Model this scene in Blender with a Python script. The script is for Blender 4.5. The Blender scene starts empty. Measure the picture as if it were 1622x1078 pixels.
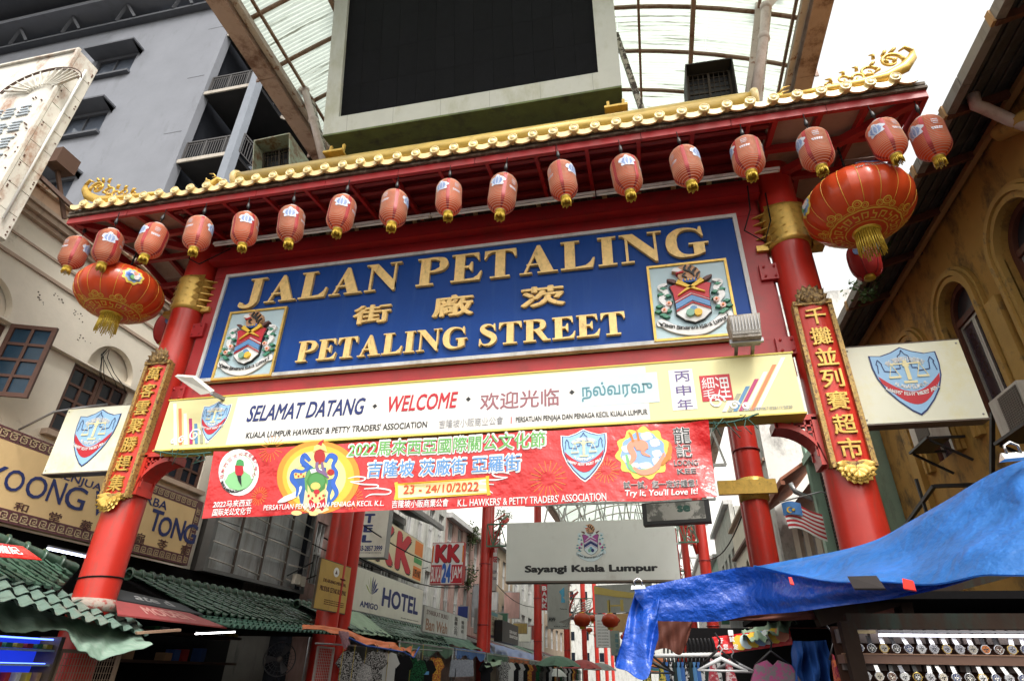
import bpy, math, random
from mathutils import Vector, Matrix
random.seed(7)
PI = math.pi
S = bpy.context.scene
COL = S.collection

# ------------------------------------------------------------------ camera
CAMP = Vector((2.642, -7.678, 1.65))
YAW, PIT, ROL, FPX = math.radians(-12.774), math.radians(29.114), math.radians(1.264), 950.0
_F = Vector((math.sin(YAW)*math.cos(PIT), math.cos(YAW)*math.cos(PIT), math.sin(PIT)))
_R = Vector((math.cos(YAW), -math.sin(YAW), 0))
_U = _R.cross(_F)
cR = _R*math.cos(ROL)+_U*math.sin(ROL)
cU = -_R*math.sin(ROL)+_U*math.cos(ROL)
cam_d = bpy.data.cameras.new('camera'); cam = bpy.data.objects.new('camera', cam_d); COL.objects.link(cam)
cam_d.sensor_width = 36; cam_d.lens = FPX/1622*36
cam_d.clip_start = 0.05; cam_d.clip_end = 3000
mx = Matrix((cR, cU, -_F)).transposed().to_4x4(); mx.translation = CAMP
cam.matrix_world = mx
S.camera = cam

# ------------------------------------------------------------------ light: bright hazy overcast
SUN_EL, SUN_AZ = math.radians(52), math.radians(148)      # azimuth measured from +Y towards +X
w = bpy.data.worlds.new('World'); S.world = w; w.use_nodes = True
nt = w.node_tree; nt.nodes.clear()
sky = nt.nodes.new('ShaderNodeTexSky'); sky.sky_type = 'NISHITA'; sky.sun_disc = False
sky.sun_elevation = SUN_EL; sky.sun_rotation = SUN_AZ
sky.air_density = 4.0; sky.dust_density = 4.0; sky.ozone_density = 1.0
hs = nt.nodes.new('ShaderNodeHueSaturation'); hs.inputs['Saturation'].default_value = 0.18; hs.inputs['Value'].default_value = 1.0
bg = nt.nodes.new('ShaderNodeBackground'); bg.inputs[1].default_value = 0.15
wo = nt.nodes.new('ShaderNodeOutputWorld')
nt.links.new(sky.outputs[0], hs.inputs['Color']); nt.links.new(hs.outputs[0], bg.inputs[0]); nt.links.new(bg.outputs[0], wo.inputs[0])
sun_d = bpy.data.lights.new('sun', 'SUN'); sun = bpy.data.objects.new('sun', sun_d); COL.objects.link(sun)
sun_d.energy = 1.0; sun_d.angle = math.radians(12); sun_d.color = (1, .96, .9)
_sd = Vector((math.sin(SUN_AZ)*math.cos(SUN_EL), math.cos(SUN_AZ)*math.cos(SUN_EL), math.sin(SUN_EL)))
sun.rotation_euler = _sd.to_track_quat('Z', 'Y').to_euler(); sun.location = (0, 0, 40)
S.view_settings.view_transform = 'Standard'; S.view_settings.look = 'None'
S.view_settings.gamma = 1; S.view_settings.use_curve_mapping = False
S.view_settings.exposure = 1.12
S.render.engine = 'CYCLES'
try:
    S.cycles.max_bounces = 7; S.cycles.transparent_max_bounces = 12; S.cycles.use_denoising = True
    S.cycles.sample_clamp_indirect = 6
except Exception: pass

# ------------------------------------------------------------------ helpers
def ray(u, v): return (_F + cR*((u-811)/FPX) - cU*((v-539)/FPX))
def onax(u, v, ax, val):
    d = ray(u, v); t = (val-CAMP[ax])/d[ax]; return CAMP+d*t
def onX(u, v, x): return onax(u, v, 0, x)
def onY(u, v, y): return onax(u, v, 1, y)
def onZ(u, v, z): return onax(u, v, 2, z)

class Pl:
    """upright plane: origin, horizontal direction t (to the viewer's right), normal n towards the viewer"""
    def __init__(s, o, t, tilt=0):
        s.o = Vector((o[0], o[1], 0)) if len(o) == 2 else Vector(o)
        s.t = Vector((t[0], t[1], 0)).normalized(); s.n = Vector((s.t.y, -s.t.x, 0)); s.z = Vector((0, 0, 1))
        if tilt:
            q = Matrix.Rotation(tilt, 3, s.t); s.n = q@s.n; s.z = q@s.z
    def P(s, a, z, o=0): return s.o+s.t*a+s.z*z+s.n*o
    def px(s, u, v, o=0):
        d = ray(u, v); k = (s.o+s.n*o-CAMP).dot(s.n)/d.dot(s.n); p = CAMP+d*k-s.o
        return (p.dot(s.t), p.dot(s.z))
def hplane(uvL, uvR, Y=None, X=None):
    """upright plane through a horizontal edge seen from uvL to uvR, the left end at depth Y (or X)"""
    p0 = onY(*uvL, Y) if Y is not None else onX(*uvL, X)
    p1 = onZ(*uvR, p0.z)
    return Pl((p0.x, p0.y), (p1.x-p0.x, p1.y-p0.y)), p0, p1

def setp(o, label=None, cat=None, group=None, kind=None):
    if label: o['label'] = label
    if cat: o['category'] = cat
    if group: o['group'] = group
    if kind: o['kind'] = kind
    return o
def thing(name, label, cat, loc=(0, 0, 0), group=None):
    o = bpy.data.objects.new(name, None); COL.objects.link(o); o.location = loc; o.empty_display_size = .2
    return setp(o, label, cat, group)
def worldpos(o):
    p = Vector((0, 0, 0))
    while o is not None: p += Vector(o.location); o = o.parent
    return p

class MB:
    def __init__(s): s.v = []; s.f = []; s.sm = []
    def add(s, vs, fs, smooth=False):
        b = len(s.v); s.v += [tuple(p) for p in vs]; s.f += [tuple(b+i for i in f) for f in fs]; s.sm += [smooth]*len(fs); return s
    def hexa(s, p):   # 8 points: 0-3 one face, 4-7 opposite
        return s.add(p, [(0,3,2,1),(4,5,6,7),(0,1,5,4),(1,2,6,5),(2,3,7,6),(3,0,4,7)])
    def box(s, c, d, rz=0):
        cx, cy, cz = c; hx, hy, hz = d[0]/2, d[1]/2, d[2]/2; co, si = math.cos(rz), math.sin(rz); P = []
        for zz in (-hz, hz):
            for x, y in ((-hx,-hy),(hx,-hy),(hx,hy),(-hx,hy)): P.append((cx+x*co-y*si, cy+x*si+y*co, cz+zz))
        return s.hexa(P)
    def pbox(s, pl, a0, z0, a1, z1, o0, o1):
        P = [pl.P(a0,z0,o1),pl.P(a1,z0,o1),pl.P(a1,z1,o1),pl.P(a0,z1,o1),pl.P(a0,z0,o0),pl.P(a1,z0,o0),pl.P(a1,z1,o0),pl.P(a0,z1,o0)]
        return s.add(P, [(0,1,2,3),(5,4,7,6),(4,5,1,0),(3,2,6,7),(1,5,6,2),(4,0,3,7)])
    def bar(s, p0, p1, w, h=None, up=Vector((0,0,1))):
        h = h or w; p0 = Vector(p0); p1 = Vector(p1); d = (p1-p0).normalized()
        if abs(d.dot(up)) > .98: up = Vector((0,1,0))
        x = d.cross(up).normalized()*(w/2); y = x.cross(d).normalized()*(h/2)
        return s.hexa([p0-x-y,p0+x-y,p0+x+y,p0-x+y,p1-x-y,p1+x-y,p1+x+y,p1-x+y])
    def tube(s, pts, r, n=8, caps=True, smooth=True, flat=1.0):
        pts = [Vector(p) for p in pts]; rs = r if isinstance(r, (list, tuple)) else [r]*len(pts)
        vs = []; m = len(pts); ref = None
        for i, p in enumerate(pts):
            d = (pts[min(i+1,m-1)]-pts[max(i-1,0)]).normalized()
            if ref is None: ref = Vector((0,0,1)) if abs(d.z) < .9 else Vector((0,1,0))
            x = d.cross(ref)
            if x.length < 1e-4: x = d.orthogonal()
            x.normalize(); y = x.cross(d).normalized(); ref = y
            for k in range(n):
                a = 2*PI*k/n; vs.append(p+x*(math.cos(a)*rs[i]*flat)+y*(math.sin(a)*rs[i]))
        b = len(s.v); s.v += [tuple(p) for p in vs]
        for i in range(m-1):
            for k in range(n):
                k2 = (k+1)%n; s.f.append((b+i*n+k, b+(i+1)*n+k, b+(i+1)*n+k2, b+i*n+k2)); s.sm.append(smooth)
        if caps:
            s.f.append(tuple(b+k for k in range(n))); s.sm.append(False)
            s.f.append(tuple(b+(m-1)*n+k for k in range(n-1,-1,-1))); s.sm.append(False)
        return s
    def lathe(s, c, prof, n=24, axis=None, smooth=True, a0=0, a1=2*PI):
        """prof: (r, h) along axis (default z)"""
        c = Vector(c); ax = Vector(axis).normalized() if axis else Vector((0,0,1))
        x = ax.orthogonal().normalized() if axis else Vector((1,0,0)); y = ax.cross(x)
        full = abs(a1-a0-2*PI) < 1e-6; cnt = n if full else n+1; vs = []
        for r, h in prof:
            for k in range(cnt):
                a = a0+(a1-a0)*k/n; vs.append(c+x*(math.cos(a)*r)+y*(math.sin(a)*r)+ax*h)
        fs = []
        for i in range(len(prof)-1):
            for k in range(n):
                k2 = (k+1)%cnt if full else k+1; fs.append((i*cnt+k, i*cnt+k2, (i+1)*cnt+k2, (i+1)*cnt+k))
        return s.add(vs, fs, smooth)
    def prism(s, pl, pts, o0, o1):
        """closed outline in plane coords, extruded from o0 to o1 (towards the viewer)"""
        ar = sum(pts[i][0]*pts[(i+1)%len(pts)][1]-pts[(i+1)%len(pts)][0]*pts[i][1] for i in range(len(pts)))
        if ar < 0: pts = pts[::-1]
        n = len(pts); vs = [pl.P(a,z,o1) for a,z in pts]+[pl.P(a,z,o0) for a,z in pts]
        fs = [tuple(range(n)), tuple(range(2*n-1, n-1, -1))]
        fs += [(i, n+i, n+(i+1)%n, (i+1)%n) for i in range(n)]
        return s.add(vs, fs)
    def grid(s, fn, nu, nv, smooth=True, both=False):
        vs = [fn(i/nu, j/nv) for j in range(nv+1) for i in range(nu+1)]
        fs = [(j*(nu+1)+i, j*(nu+1)+i+1, (j+1)*(nu+1)+i+1, (j+1)*(nu+1)+i) for j in range(nv) for i in range(nu)]
        return s.add(vs, fs, smooth)
    def mesh(s, name, mat, off=Vector((0,0,0))):
        me = bpy.data.meshes.new(name)
        me.from_pydata([(x-off.x, y-off.y, z-off.z) for x, y, z in s.v], [], s.f)
        me.polygons.foreach_set('use_smooth', s.sm)
        if mat: me.materials.append(mat)
        me.update(); return me
    def build(s, name, mat, parent=None, label=None, cat=None, group=None, kind=None, org=None):
        if parent is not None: off = worldpos(parent)
        elif org is not None: off = Vector(org)
        elif s.v:
            n = len(s.v); off = Vector((sum(p[0] for p in s.v)/n, sum(p[1] for p in s.v)/n, min(p[2] for p in s.v)))
        o = bpy.data.objects.new(name, s.mesh(name, mat, off)); COL.objects.link(o)
        if parent is not None: o.parent = parent
        else: o.location = off
        return setp(o, label, cat, group, kind)

def copy_tree(o, parent=None):
    c = o.copy(); COL.objects.link(c)
    if parent is not None: c.parent = parent
    for ch in list(KIDS(o)): copy_tree(ch, c)
    return c
def KIDS(o): return [x for x in bpy.data.objects if x.parent == o] if False else list(o.children)
def dup(root, loc, rz=0, label=None, scale=None, rot=None):
    c = copy_tree(root); c.location = loc; c.rotation_euler = rot or (0, 0, rz)
    if scale: c.scale = scale
    if label: c['label'] = label
    return c

# ------------------------------------------------------------------ materials
MATS = {}
def M(name, rgb, rough=.6, metal=0, var=.12, vs=3.0, bump=.08, bs=40, dirt=None, dscale=(3,3,.6), dth=(.5,.7), spec=.5,
      trans=0, emit=None, estr=0, coat=0, objvar=0, alpha=None, damt=1.0, sss=0, wave=None, bdist=.01):
    if name in MATS: return MATS[name]
    if max(rgb) < .06 and rough >= .6: spec = .08
    m = bpy.data.materials.new(name); m.use_nodes = True; t = m.node_tree; b = t.nodes['Principled BSDF']; L = t.links.new
    b.inputs['Roughness'].default_value = rough; b.inputs['Metallic'].default_value = metal
    b.inputs['Specular IOR Level'].default_value = spec
    if coat: b.inputs['Coat Weight'].default_value = coat; b.inputs['Coat Roughness'].default_value = .15
    geo = t.nodes.new('ShaderNodeNewGeometry'); pos = geo.outputs['Position']
    n1 = t.nodes.new('ShaderNodeTexNoise'); n1.inputs['Scale'].default_value = vs; n1.inputs['Detail'].default_value = 6; n1.inputs['Roughness'].default_value = .65
    L(pos, n1.inputs['Vector'])
    mr = t.nodes.new('ShaderNodeMapRange'); mr.inputs[1].default_value = .25; mr.inputs[2].default_value = .75
    mr.inputs[3].default_value = 1-var; mr.inputs[4].default_value = 1+var; L(n1.outputs[0], mr.inputs[0])
    mul = t.nodes.new('ShaderNodeVectorMath'); mul.operation = 'SCALE'; mul.inputs[0].default_value = rgb; L(mr.outputs[0], mul.inputs['Scale'])
    c = mul.outputs[0]
    if objvar:
        oi = t.nodes.new('ShaderNodeObjectInfo'); m2 = t.nodes.new('ShaderNodeMapRange'); L(oi.outputs['Random'], m2.inputs[0])
        m2.inputs[3].default_value = 1-objvar; m2.inputs[4].default_value = 1+objvar
        s2 = t.nodes.new('ShaderNodeVectorMath'); s2.operation = 'SCALE'; L(c, s2.inputs[0]); L(m2.outputs[0], s2.inputs['Scale']); c = s2.outputs[0]
    if dirt:
        mp = t.nodes.new('ShaderNodeMapping'); mp.inputs['Scale'].default_value = dscale; L(pos, mp.inputs['Vector'])
        n2 = t.nodes.new('ShaderNodeTexNoise'); n2.inputs['Scale'].default_value = 1; n2.inputs['Detail'].default_value = 9; n2.inputs['Roughness'].default_value = .72; L(mp.outputs[0], n2.inputs['Vector'])
        cr = t.nodes.new('ShaderNodeMapRange'); cr.inputs[1].default_value = dth[0]; cr.inputs[2].default_value = dth[1]; cr.inputs[4].default_value = damt; L(n2.outputs[0], cr.inputs[0])
        mi = t.nodes.new('ShaderNodeMix'); mi.data_type = 'RGBA'; L(cr.outputs[0], mi.inputs[0]); L(c, mi.inputs[6]); mi.inputs[7].default_value = (*dirt, 1); c = mi.outputs[2]
    L(c, b.inputs['Base Color'])
    hgt = None
    if bump:
        n3 = t.nodes.new('ShaderNodeTexNoise'); n3.inputs['Scale'].default_value = bs; n3.inputs['Detail'].default_value = 4; L(pos, n3.inputs['Vector'])
        hgt = n3.outputs[0]
    if wave:   # (scale xyz) ripple bump: corrugation or ribs
        wv = t.nodes.new('ShaderNodeTexWave'); wv.bands_direction = wave[1]; wv.inputs['Scale'].default_value = wave[0]; L(pos, wv.inputs['Vector']); hgt = wv.outputs[0] if not hgt else hgt
        if len(wave) > 2:
            hgt = wv.outputs[0]
    if hgt:
        bp = t.nodes.new('ShaderNodeBump'); bp.inputs['Strength'].default_value = bump; bp.inputs['Distance'].default_value = bdist; L(hgt, bp.inputs['Height']); L(bp.outputs[0], b.inputs['Normal'])
    if emit: b.inputs['Emission Color'].default_value = (*emit, 1); b.inputs['Emission Strength'].default_value = estr
    if sss: b.inputs['Subsurface Weight'].default_value = sss
    if trans:
        tr = t.nodes.new('ShaderNodeBsdfTranslucent'); L(c, tr.inputs['Color']); mx_ = t.nodes.new('ShaderNodeMixShader'); mx_.inputs[0].default_value = trans
        L(b.outputs[0], mx_.inputs[1]); L(tr.outputs[0], mx_.inputs[2]); L(mx_.outputs[0], t.nodes['Material Output'].inputs[0])
    MATS[name] = m; return m

RED = M('red_paint', (.38,.018,.022), .42, dirt=(.17,.03,.025), dscale=(2.5,2.5,2), dth=(.48,.72), damt=.7, bump=.05, bs=12)
PILRED = M('pillar_red', (.50,.026,.016), .38, coat=.12, dirt=(.24,.06,.045), dscale=(6,6,1.2), dth=(.54,.66), damt=.55, bump=.16, bs=7)
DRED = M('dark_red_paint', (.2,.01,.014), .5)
GOLD = M('gold_paint', (.62,.40,.085), .35, metal=.35, var=.2, vs=9, dirt=(.14,.085,.03), dscale=(14,14,7), dth=(.55,.72), damt=.75)
LETGOLD = M('letter_gold', (.84,.58,.22), .42, metal=.15, var=.16, vs=14, dirt=(.16,.09,.035), dscale=(14,14,5), dth=(.54,.74), damt=.65)
TILEGOLD = M('glazed_gold_tile', (.78,.60,.27), .32, metal=.0, var=.12, vs=6, dirt=(.25,.17,.07), dscale=(9,9,9), dth=(.55,.75), coat=.4, objvar=.12)
RIDGEGOLD = M('ridge_gold', (.62,.43,.10), .3, metal=.2, coat=.3, dirt=(.25,.16,.05), dscale=(2,2,6), dth=(.5,.8))
BLUE = M('sign_blue', (.003,.048,.25), .5, spec=.22, var=.10, vs=2, dirt=(.05,.12,.32), dscale=(9,9,.7), dth=(.52,.82), damt=.4, bump=.03)
WHITEP = M('white_trim', (.55,.55,.55), .5, dirt=(.3,.28,.25), dth=(.5,.75))
WHITE = M('white_print', (.78,.78,.78), .5, var=.04, bump=0)
DARK = M('dark_interior', (.006,.0055,.006), .9)  # near-black: the shade of unlit interiors is put into the colour
BLACK = M('black_plastic', (.012,.012,.014), .45, bump=0)
STEEL = M('grey_steel', (.3,.3,.31), .4, metal=.6)
WIRE = M('black_cable', (.01,.01,.01), .6, bump=0)
def flat(name, rgb, rough=.5): return M(name, rgb, rough, var=.05, bump=0)
NAVY = flat('navy_print', (.012,.025,.14)); INK = flat('black_print', (.012,.012,.014)); REDP = flat('red_print', (.5,.015,.03))
SKYB = flat('light_blue_print', (.30,.52,.78)); CREAMP = flat('cream_print', (.8,.72,.42)); YELP = flat('yellow_print', (.75,.48,.04))
GREENP = flat('green_print', (.06,.3,.09)); ORANP = flat('orange_print', (.75,.2,.03)); SKIN = flat('red_face_print', (.4,.02,.02))
BLUEP = flat('blue_print', (.03,.12,.5)); BROWNP = flat('brown_print', (.10,.035,.03)); TIGER = flat('tiger_print', (.5,.26,.13))
MAG = flat('magenta_print', (.45,.03,.15)); MAUVE = flat('mauve_print', (.33,.18,.24)); TEALP = flat('teal_print', (.09,.25,.30))
GREENL = flat('light_green_print', (.25,.55,.25)); PALEB = flat('pale_blue_panel', (.55,.66,.70)); GREYP = flat('grey_print', (.35,.35,.37))

# ------------------------------------------------------------------ lettering
_TC = {}
_SH = {3: [(r*math.cos(k*PI/4), r*math.sin(k*PI/4)) for r in (0, .5, 1) for k in range(8 if r else 1)], 0: [(0,0)], 1: [(0,0),(-.7,-.7),(.7,.7),(.7,-.7),(-.7,.7)], 2: [(0,0),(-.7,-.7),(.7,.7),(.7,-.7),(-.7,.7),(1,0),(-1,0),(0,1),(0,-1)]}
def glyphs(body, bold=0, res=3):
    """outline of a text in a unit box; bold text is thickened with slightly shifted copies, each a hair deeper"""
    k = (body, round(bold, 4))
    if k in _TC: return _TC[k]
    cu = bpy.data.curves.new('t', 'FONT'); cu.body = body; cu.resolution_u = res; cu.extrude = .01
    o = bpy.data.objects.new('t', cu); COL.objects.link(o)
    dg = bpy.context.evaluated_depsgraph_get(); dg.update()
    me = bpy.data.meshes.new_from_object(o.evaluated_get(dg))
    bv = [tuple(v.co) for v in me.vertices]; bf = [tuple(p.vertices) for p in me.polygons]
    bpy.data.objects.remove(o); bpy.data.curves.remove(cu); bpy.data.meshes.remove(me)
    if not bv: bv = [(0,0,0)]; bf = []
    sh = _SH[0 if bold <= 0 else (1 if bold < .03 else 2 if bold < .045 else 3)]; vs = []; fs = []
    for i, (dx, dy) in enumerate(sh):
        q = len(vs); vs += [(x+dx*bold, y+dy*bold, z, i) for x, y, z in bv]; fs += [tuple(q+t for t in f) for f in bf]
    x0 = min(v[0] for v in vs); x1 = max(v[0] for v in vs); y0 = min(v[1] for v in vs); y1 = max(v[1] for v in vs)
    vs = [((x-x0)/max(x1-x0,1e-6), (y-y0)/max(y1-y0,1e-6), (1-.04*i) if z > 0 else 0) for x, y, z, i in vs]
    _TC[k] = (vs, fs, (x1-x0)/max(y1-y0,1e-6)); return _TC[k]
def addtxt(mb, pl, body, a0, z0, a1, z1, o=0, d=.004, bold=0, shear=0, warp=None):
    vs, fs, asp = glyphs(body, bold)
    out = []
    for x, y, z in vs:
        a = a0+(a1-a0)*x+shear*(z1-z0)*(y-.5); zz = z0+(z1-z0)*y; oo = o+d*z
        if warp: oo += warp(a, zz)
        out.append(pl.P(a, zz, oo))
    return mb.add(out, fs)
def boxpx(pl, u0, v0, u1, h, o=0):
    """text box: bottom-left corner (u0,v0), right end u1, h pixels high at the left end"""
    a0, z0 = pl.px(u0, v0, o); z1 = pl.px(u0, v0-h, o)[1]; v = v0
    for _ in range(6):
        a1, z = pl.px(u1, v, o); zz = pl.px(u1, v-1, o)[1]; v -= (z0-z)/(zz-z) if abs(zz-z) > 1e-9 else 0
    return a0, z0, a1, z1
def tpx(pl, body, u0, v0, u1, h, mat, parent, o=0, d=.004, bold=0, shear=0, name='lettering', warp=None):
    a0, z0, a1, z1 = boxpx(pl, u0, v0, u1, h, o); return txt(pl, body, a0, z0, a1, z1, mat, parent, o, d, bold, shear, name, warp)
def txt(pl, body, a0, z0, a1, z1, mat, parent, o=0, d=.004, bold=0, shear=0, name='lettering', warp=None):
    mb = MB(); addtxt(mb, pl, body, a0, z0, a1, z1, o, d, bold, shear, warp); return mb.build(name, mat, parent)
def addarc(mb, pl, body, ca, cz, r, ang0, ang1, h, o, d=.003, bold=.01, warp=None, inside=False):
    """letters along an arc; angles in degrees, measured from +a axis"""
    n = len(body)
    for i, ch in enumerate(body):
        if ch == ' ': continue
        an = math.radians(ang0+(ang1-ang0)*(i+.5)/n); vs, fs, asp = glyphs(ch, bold)
        hw = h*min(asp, 1.1)/2
        if ch in "'-.,": hw = h*.12
        hh = h*.45 if ch not in "'" else h*.2
        up = 1 if ang0 > ang1 else -1
        rx, rz = math.cos(an)*up, math.sin(an)*up      # local up
        tx, tz = rz, -rx
        out = []
        for x, y, z in vs:
            lx = (x-.5)*2*hw; ly = (y-.5)*2*hh+(h*.3 if ch == "'" else 0)
            a = ca+r*math.cos(an)+tx*lx+rx*ly; zz = cz+r*math.sin(an)+tz*lx+rz*ly
            oo = o+d*z+(warp(a, zz) if warp else 0); out.append(pl.P(a, zz, oo))
        mb.add(out, fs)
def stroke(pts, wd, n=6):
    """variable-width stroke outline from control points (Catmull-Rom)"""
    P = [Vector(p) for p in pts]; out = []
    for i in range(len(P)-1):
        p0 = P[max(i-1,0)]; p1 = P[i]; p2 = P[i+1]; p3 = P[min(i+2,len(P)-1)]
        for k in range(n):
            t = k/n; out.append((.5*((2*p1)+(p2-p0)*t+(2*p0-5*p1+4*p2-p3)*t*t+(3*p1-p0-3*p2+p3)*t**3), wd[i]*(1-t)+wd[i+1]*t))
    out.append((P[-1], wd[-1])); L_, R_ = [], []
    for i, (p, w_) in enumerate(out):
        d = (out[min(i+1,len(out)-1)][0]-out[max(i-1,0)][0]); d = d.normalized() if d.length else Vector((1,0)); nn = Vector((-d.y, d.x))*w_/2
        L_.append(p+nn); R_.append(p-nn)
    return L_, R_
def addstroke(mb, T, pts, wd, o0, o1, n=6):
    """stroke as a quad strip; T maps 2D to (pl, a, z)"""
    L_, R_ = stroke(pts, wd, n); m = len(L_); vs = []
    for k in range(m): vs += [T(L_[k], o1), T(R_[k], o1), T(L_[k], o0), T(R_[k], o0)]
    fs = []
    for k in range(m-1):
        a, b = 4*k, 4*k+4; fs += [(a,b,b+1,a+1)[::-1], (a,a+2,b+2,b)[::-1], (a+1,b+1,b+3,a+3)[::-1]]
    fs += [(0,1,3,2), (4*m-4,4*m-2,4*m-1,4*m-3)]
    return mb.add(vs, fs)
def wall_holes(mb, pl, a0, a1, z0, z1, holes, th=.3, o=0):
    """flat wall with rectangular holes and reveals; holes (a0,z0,a1,z1)"""
    A = sorted(set([a0, a1]+[min(max(h[i],a0),a1) for h in holes for i in (0, 2)])); Z = sorted(set([z0, z1]+[min(max(h[i],z0),z1) for h in holes for i in (1, 3)]))
    for i in range(len(A)-1):
        for j in range(len(Z)-1):
            ca = (A[i]+A[i+1])/2; cz = (Z[j]+Z[j+1])/2
            if any(h[0] < ca < h[2] and h[1] < cz < h[3] for h in holes): continue
            mb.add([pl.P(A[i],Z[j],o),pl.P(A[i+1],Z[j],o),pl.P(A[i+1],Z[j+1],o),pl.P(A[i],Z[j+1],o)], [(0,1,2,3)])
    for h in holes:
        q = [(h[0],h[1]),(h[2],h[1]),(h[2],h[3]),(h[0],h[3])]
        for k in range(4):
            p, r = q[k], q[(k+1)%4]
            mb.add([pl.P(*p,o),pl.P(*r,o),pl.P(*r,o-th),pl.P(*p,o-th)], [(0,1,2,3)])
    # outer ends
    for p, r in (((a0,z0),(a0,z1)),((a1,z1),(a1,z0)),((a0,z1),(a1,z1))):
        mb.add([pl.P(*p,o),pl.P(*r,o),pl.P(*r,o-th),pl.P(*p,o-th)], [(0,1,2,3)])
    return mb
def arcpts(ca, cz, r, d0, d1, n=16, rz=None):
    rz = rz or r
    return [(ca+r*math.cos(math.radians(d0+(d1-d0)*i/n)), cz+rz*math.sin(math.radians(d0+(d1-d0)*i/n))) for i in range(n+1)]
# ================================================================== the gate
G0 = Pl((0, 0), (1, 0))                       # gate plane, a = x
def soft(*c): return c

def shield_pts(a, z, w, h, k=1.0):
    """association shield outline centred on a, top at z"""
    P = []
    L = [(-.5,-.10),(-.33,-.115),(-.16,-.07),(0,0),(.16,-.07),(.33,-.115),(.5,-.10),(.5,-.28),(.47,-.45),(.38,-.64),(.25,-.8),(.1,-.94),(0,-1),(-.1,-.94),(-.25,-.8),(-.38,-.64),(-.47,-.45),(-.5,-.28)]
    cz = -.42
    for x, y in L: P.append((a+x*w*k, z+(cz+(y-cz)*k)*h))
    return P
def assoc_emblem(pl, a, z, w, h, par, o, warp=None, rim=WHITE, band=None):
    """blue shield with skyline, scales and a red ribbon band; flat print"""
    wf = warp or (lambda a, z: 0)
    def pr(name, polys, mat, oo, d=.002):
        mb = MB()
        for p in polys:
            if warp:
                for_ = [pl.P(x, y, oo+d+wf(x, y)) for x, y in p]
                ar = sum(p[i][0]*p[(i+1)%len(p)][1]-p[(i+1)%len(p)][0]*p[i][1] for i in range(len(p)))
                if ar < 0: for_ = for_[::-1]
                mb.add(for_, [tuple(range(len(for_)))])
            else: mb.prism(pl, p, oo, oo+d)
        return mb.build(name, mat, par)
    T = lambda x, y: (a+x*w, z+y*h)
    if rim: pr('emblem_rim', [shield_pts(a,z,w,h,1.09)], rim, o)
    pr('emblem_outline', [shield_pts(a,z,w,h,1.03)], NAVY, o+.003)
    pr('emblem_field', [shield_pts(a,z,w,h,.985)], SKYB, o+.006)
    bt = [T(x, -.44-.17*math.cos(x*PI/.94)+.03) for x in [(-.45+.9*i/16) for i in range(17)]]
    top = [T(-.46+.92*i/16, -.40-.27*math.cos((-.46+.92*i/16)*PI/.96)) for i in range(17)]
    bot = [T(-.43+.86*i/16, -.50-.36*math.cos((-.43+.86*i/16)*PI/.9)) for i in range(17)]
    pr('emblem_band', [top+bot[::-1]], band or REDP, o+.009)
    cm = MB(); nm = MB()
    def ln(m, pts, wd, oo):
        def TT(p, off): return pl.P(*T(p.x, p.y), off+wf(*T(p.x, p.y)))
        for q in range(len(pts)-1):
            p0, p1 = Vector(pts[q]), Vector(pts[q+1]); dd = p1-p0
            if dd.length == 0: continue
            dd.normalize(); nn = Vector((-dd.y*h/w*.8, dd.x*w/h)); nn = nn.normalized()*wd/2
            m.add([TT(p0-nn,oo+.002),TT(p0+nn,oo+.002),TT(p1+nn,oo+.002),TT(p1-nn,oo+.002)], [(3,2,1,0)])
    sk = [(-.44,-.38),(-.42,-.25),(-.44,-.24),(-.40,-.17),(-.35,-.24),(-.36,-.25),(-.34,-.35),(-.17,-.37),(-.16,-.32),(-.09,-.32),(-.08,-.13),(-.03,-.10),(0,-.04),(.03,-.10),(.08,-.13),(.09,-.32),(.16,-.32),(.17,-.37),(.34,-.35),(.36,-.25),(.35,-.24),(.40,-.17),(.44,-.24),(.42,-.25),(.44,-.38)]
    ln(nm, sk, .014, o+.012)
    ln(cm, [(-.23,-.25),(.23,-.25)], .022, o+.014); ln(cm, [(0,-.2),(0,-.5)], .06, o+.016); ln(cm, [(-.1,-.53),(.1,-.53)], .035, o+.014); ln(cm, [(-.05,-.27),(.05,-.27)], .05, o+.018)
    for s in (-1, 1):
        ln(cm, [(s*.21,-.25),(s*.29,-.44)], .012, o+.014); ln(cm, [(s*.21,-.25),(s*.13,-.44)], .012, o+.0155); ln(cm, [(s*.12,-.45),(s*.30,-.45)], .03, o+.017)
    nm.build('skyline', NAVY, par); cm.build('scales', CREAMP, par)
    tm = MB(); addarc(tm, pl, "KUALA LUMPUR", a, z-.30*h, .31*h, 232, 308, h*.06, o+.0125, .002, .012, warp)
    addarc(tm, pl, "HAWKERS' PETTY TRADES' ASSN.", a, z-.12*h, .585*h, 237, 303, h*.058, o+.0125, .002, .012, warp)
    addarc(tm, pl, "會公業商販小坡隆吉", a, z-.62*h, .44*h, 122, 58, h*.085, o+.0125, .002, .01, warp)
    tm.build('emblem_lettering', WHITE, par)
    tm = MB(); addtxt(tm, pl, "1953", *T(-.1,-.615), *T(.1,-.565), o+.0135, .002, .01, 0, warp); tm.build('year_lettering', SKYB if False else WHITE, par)

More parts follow.
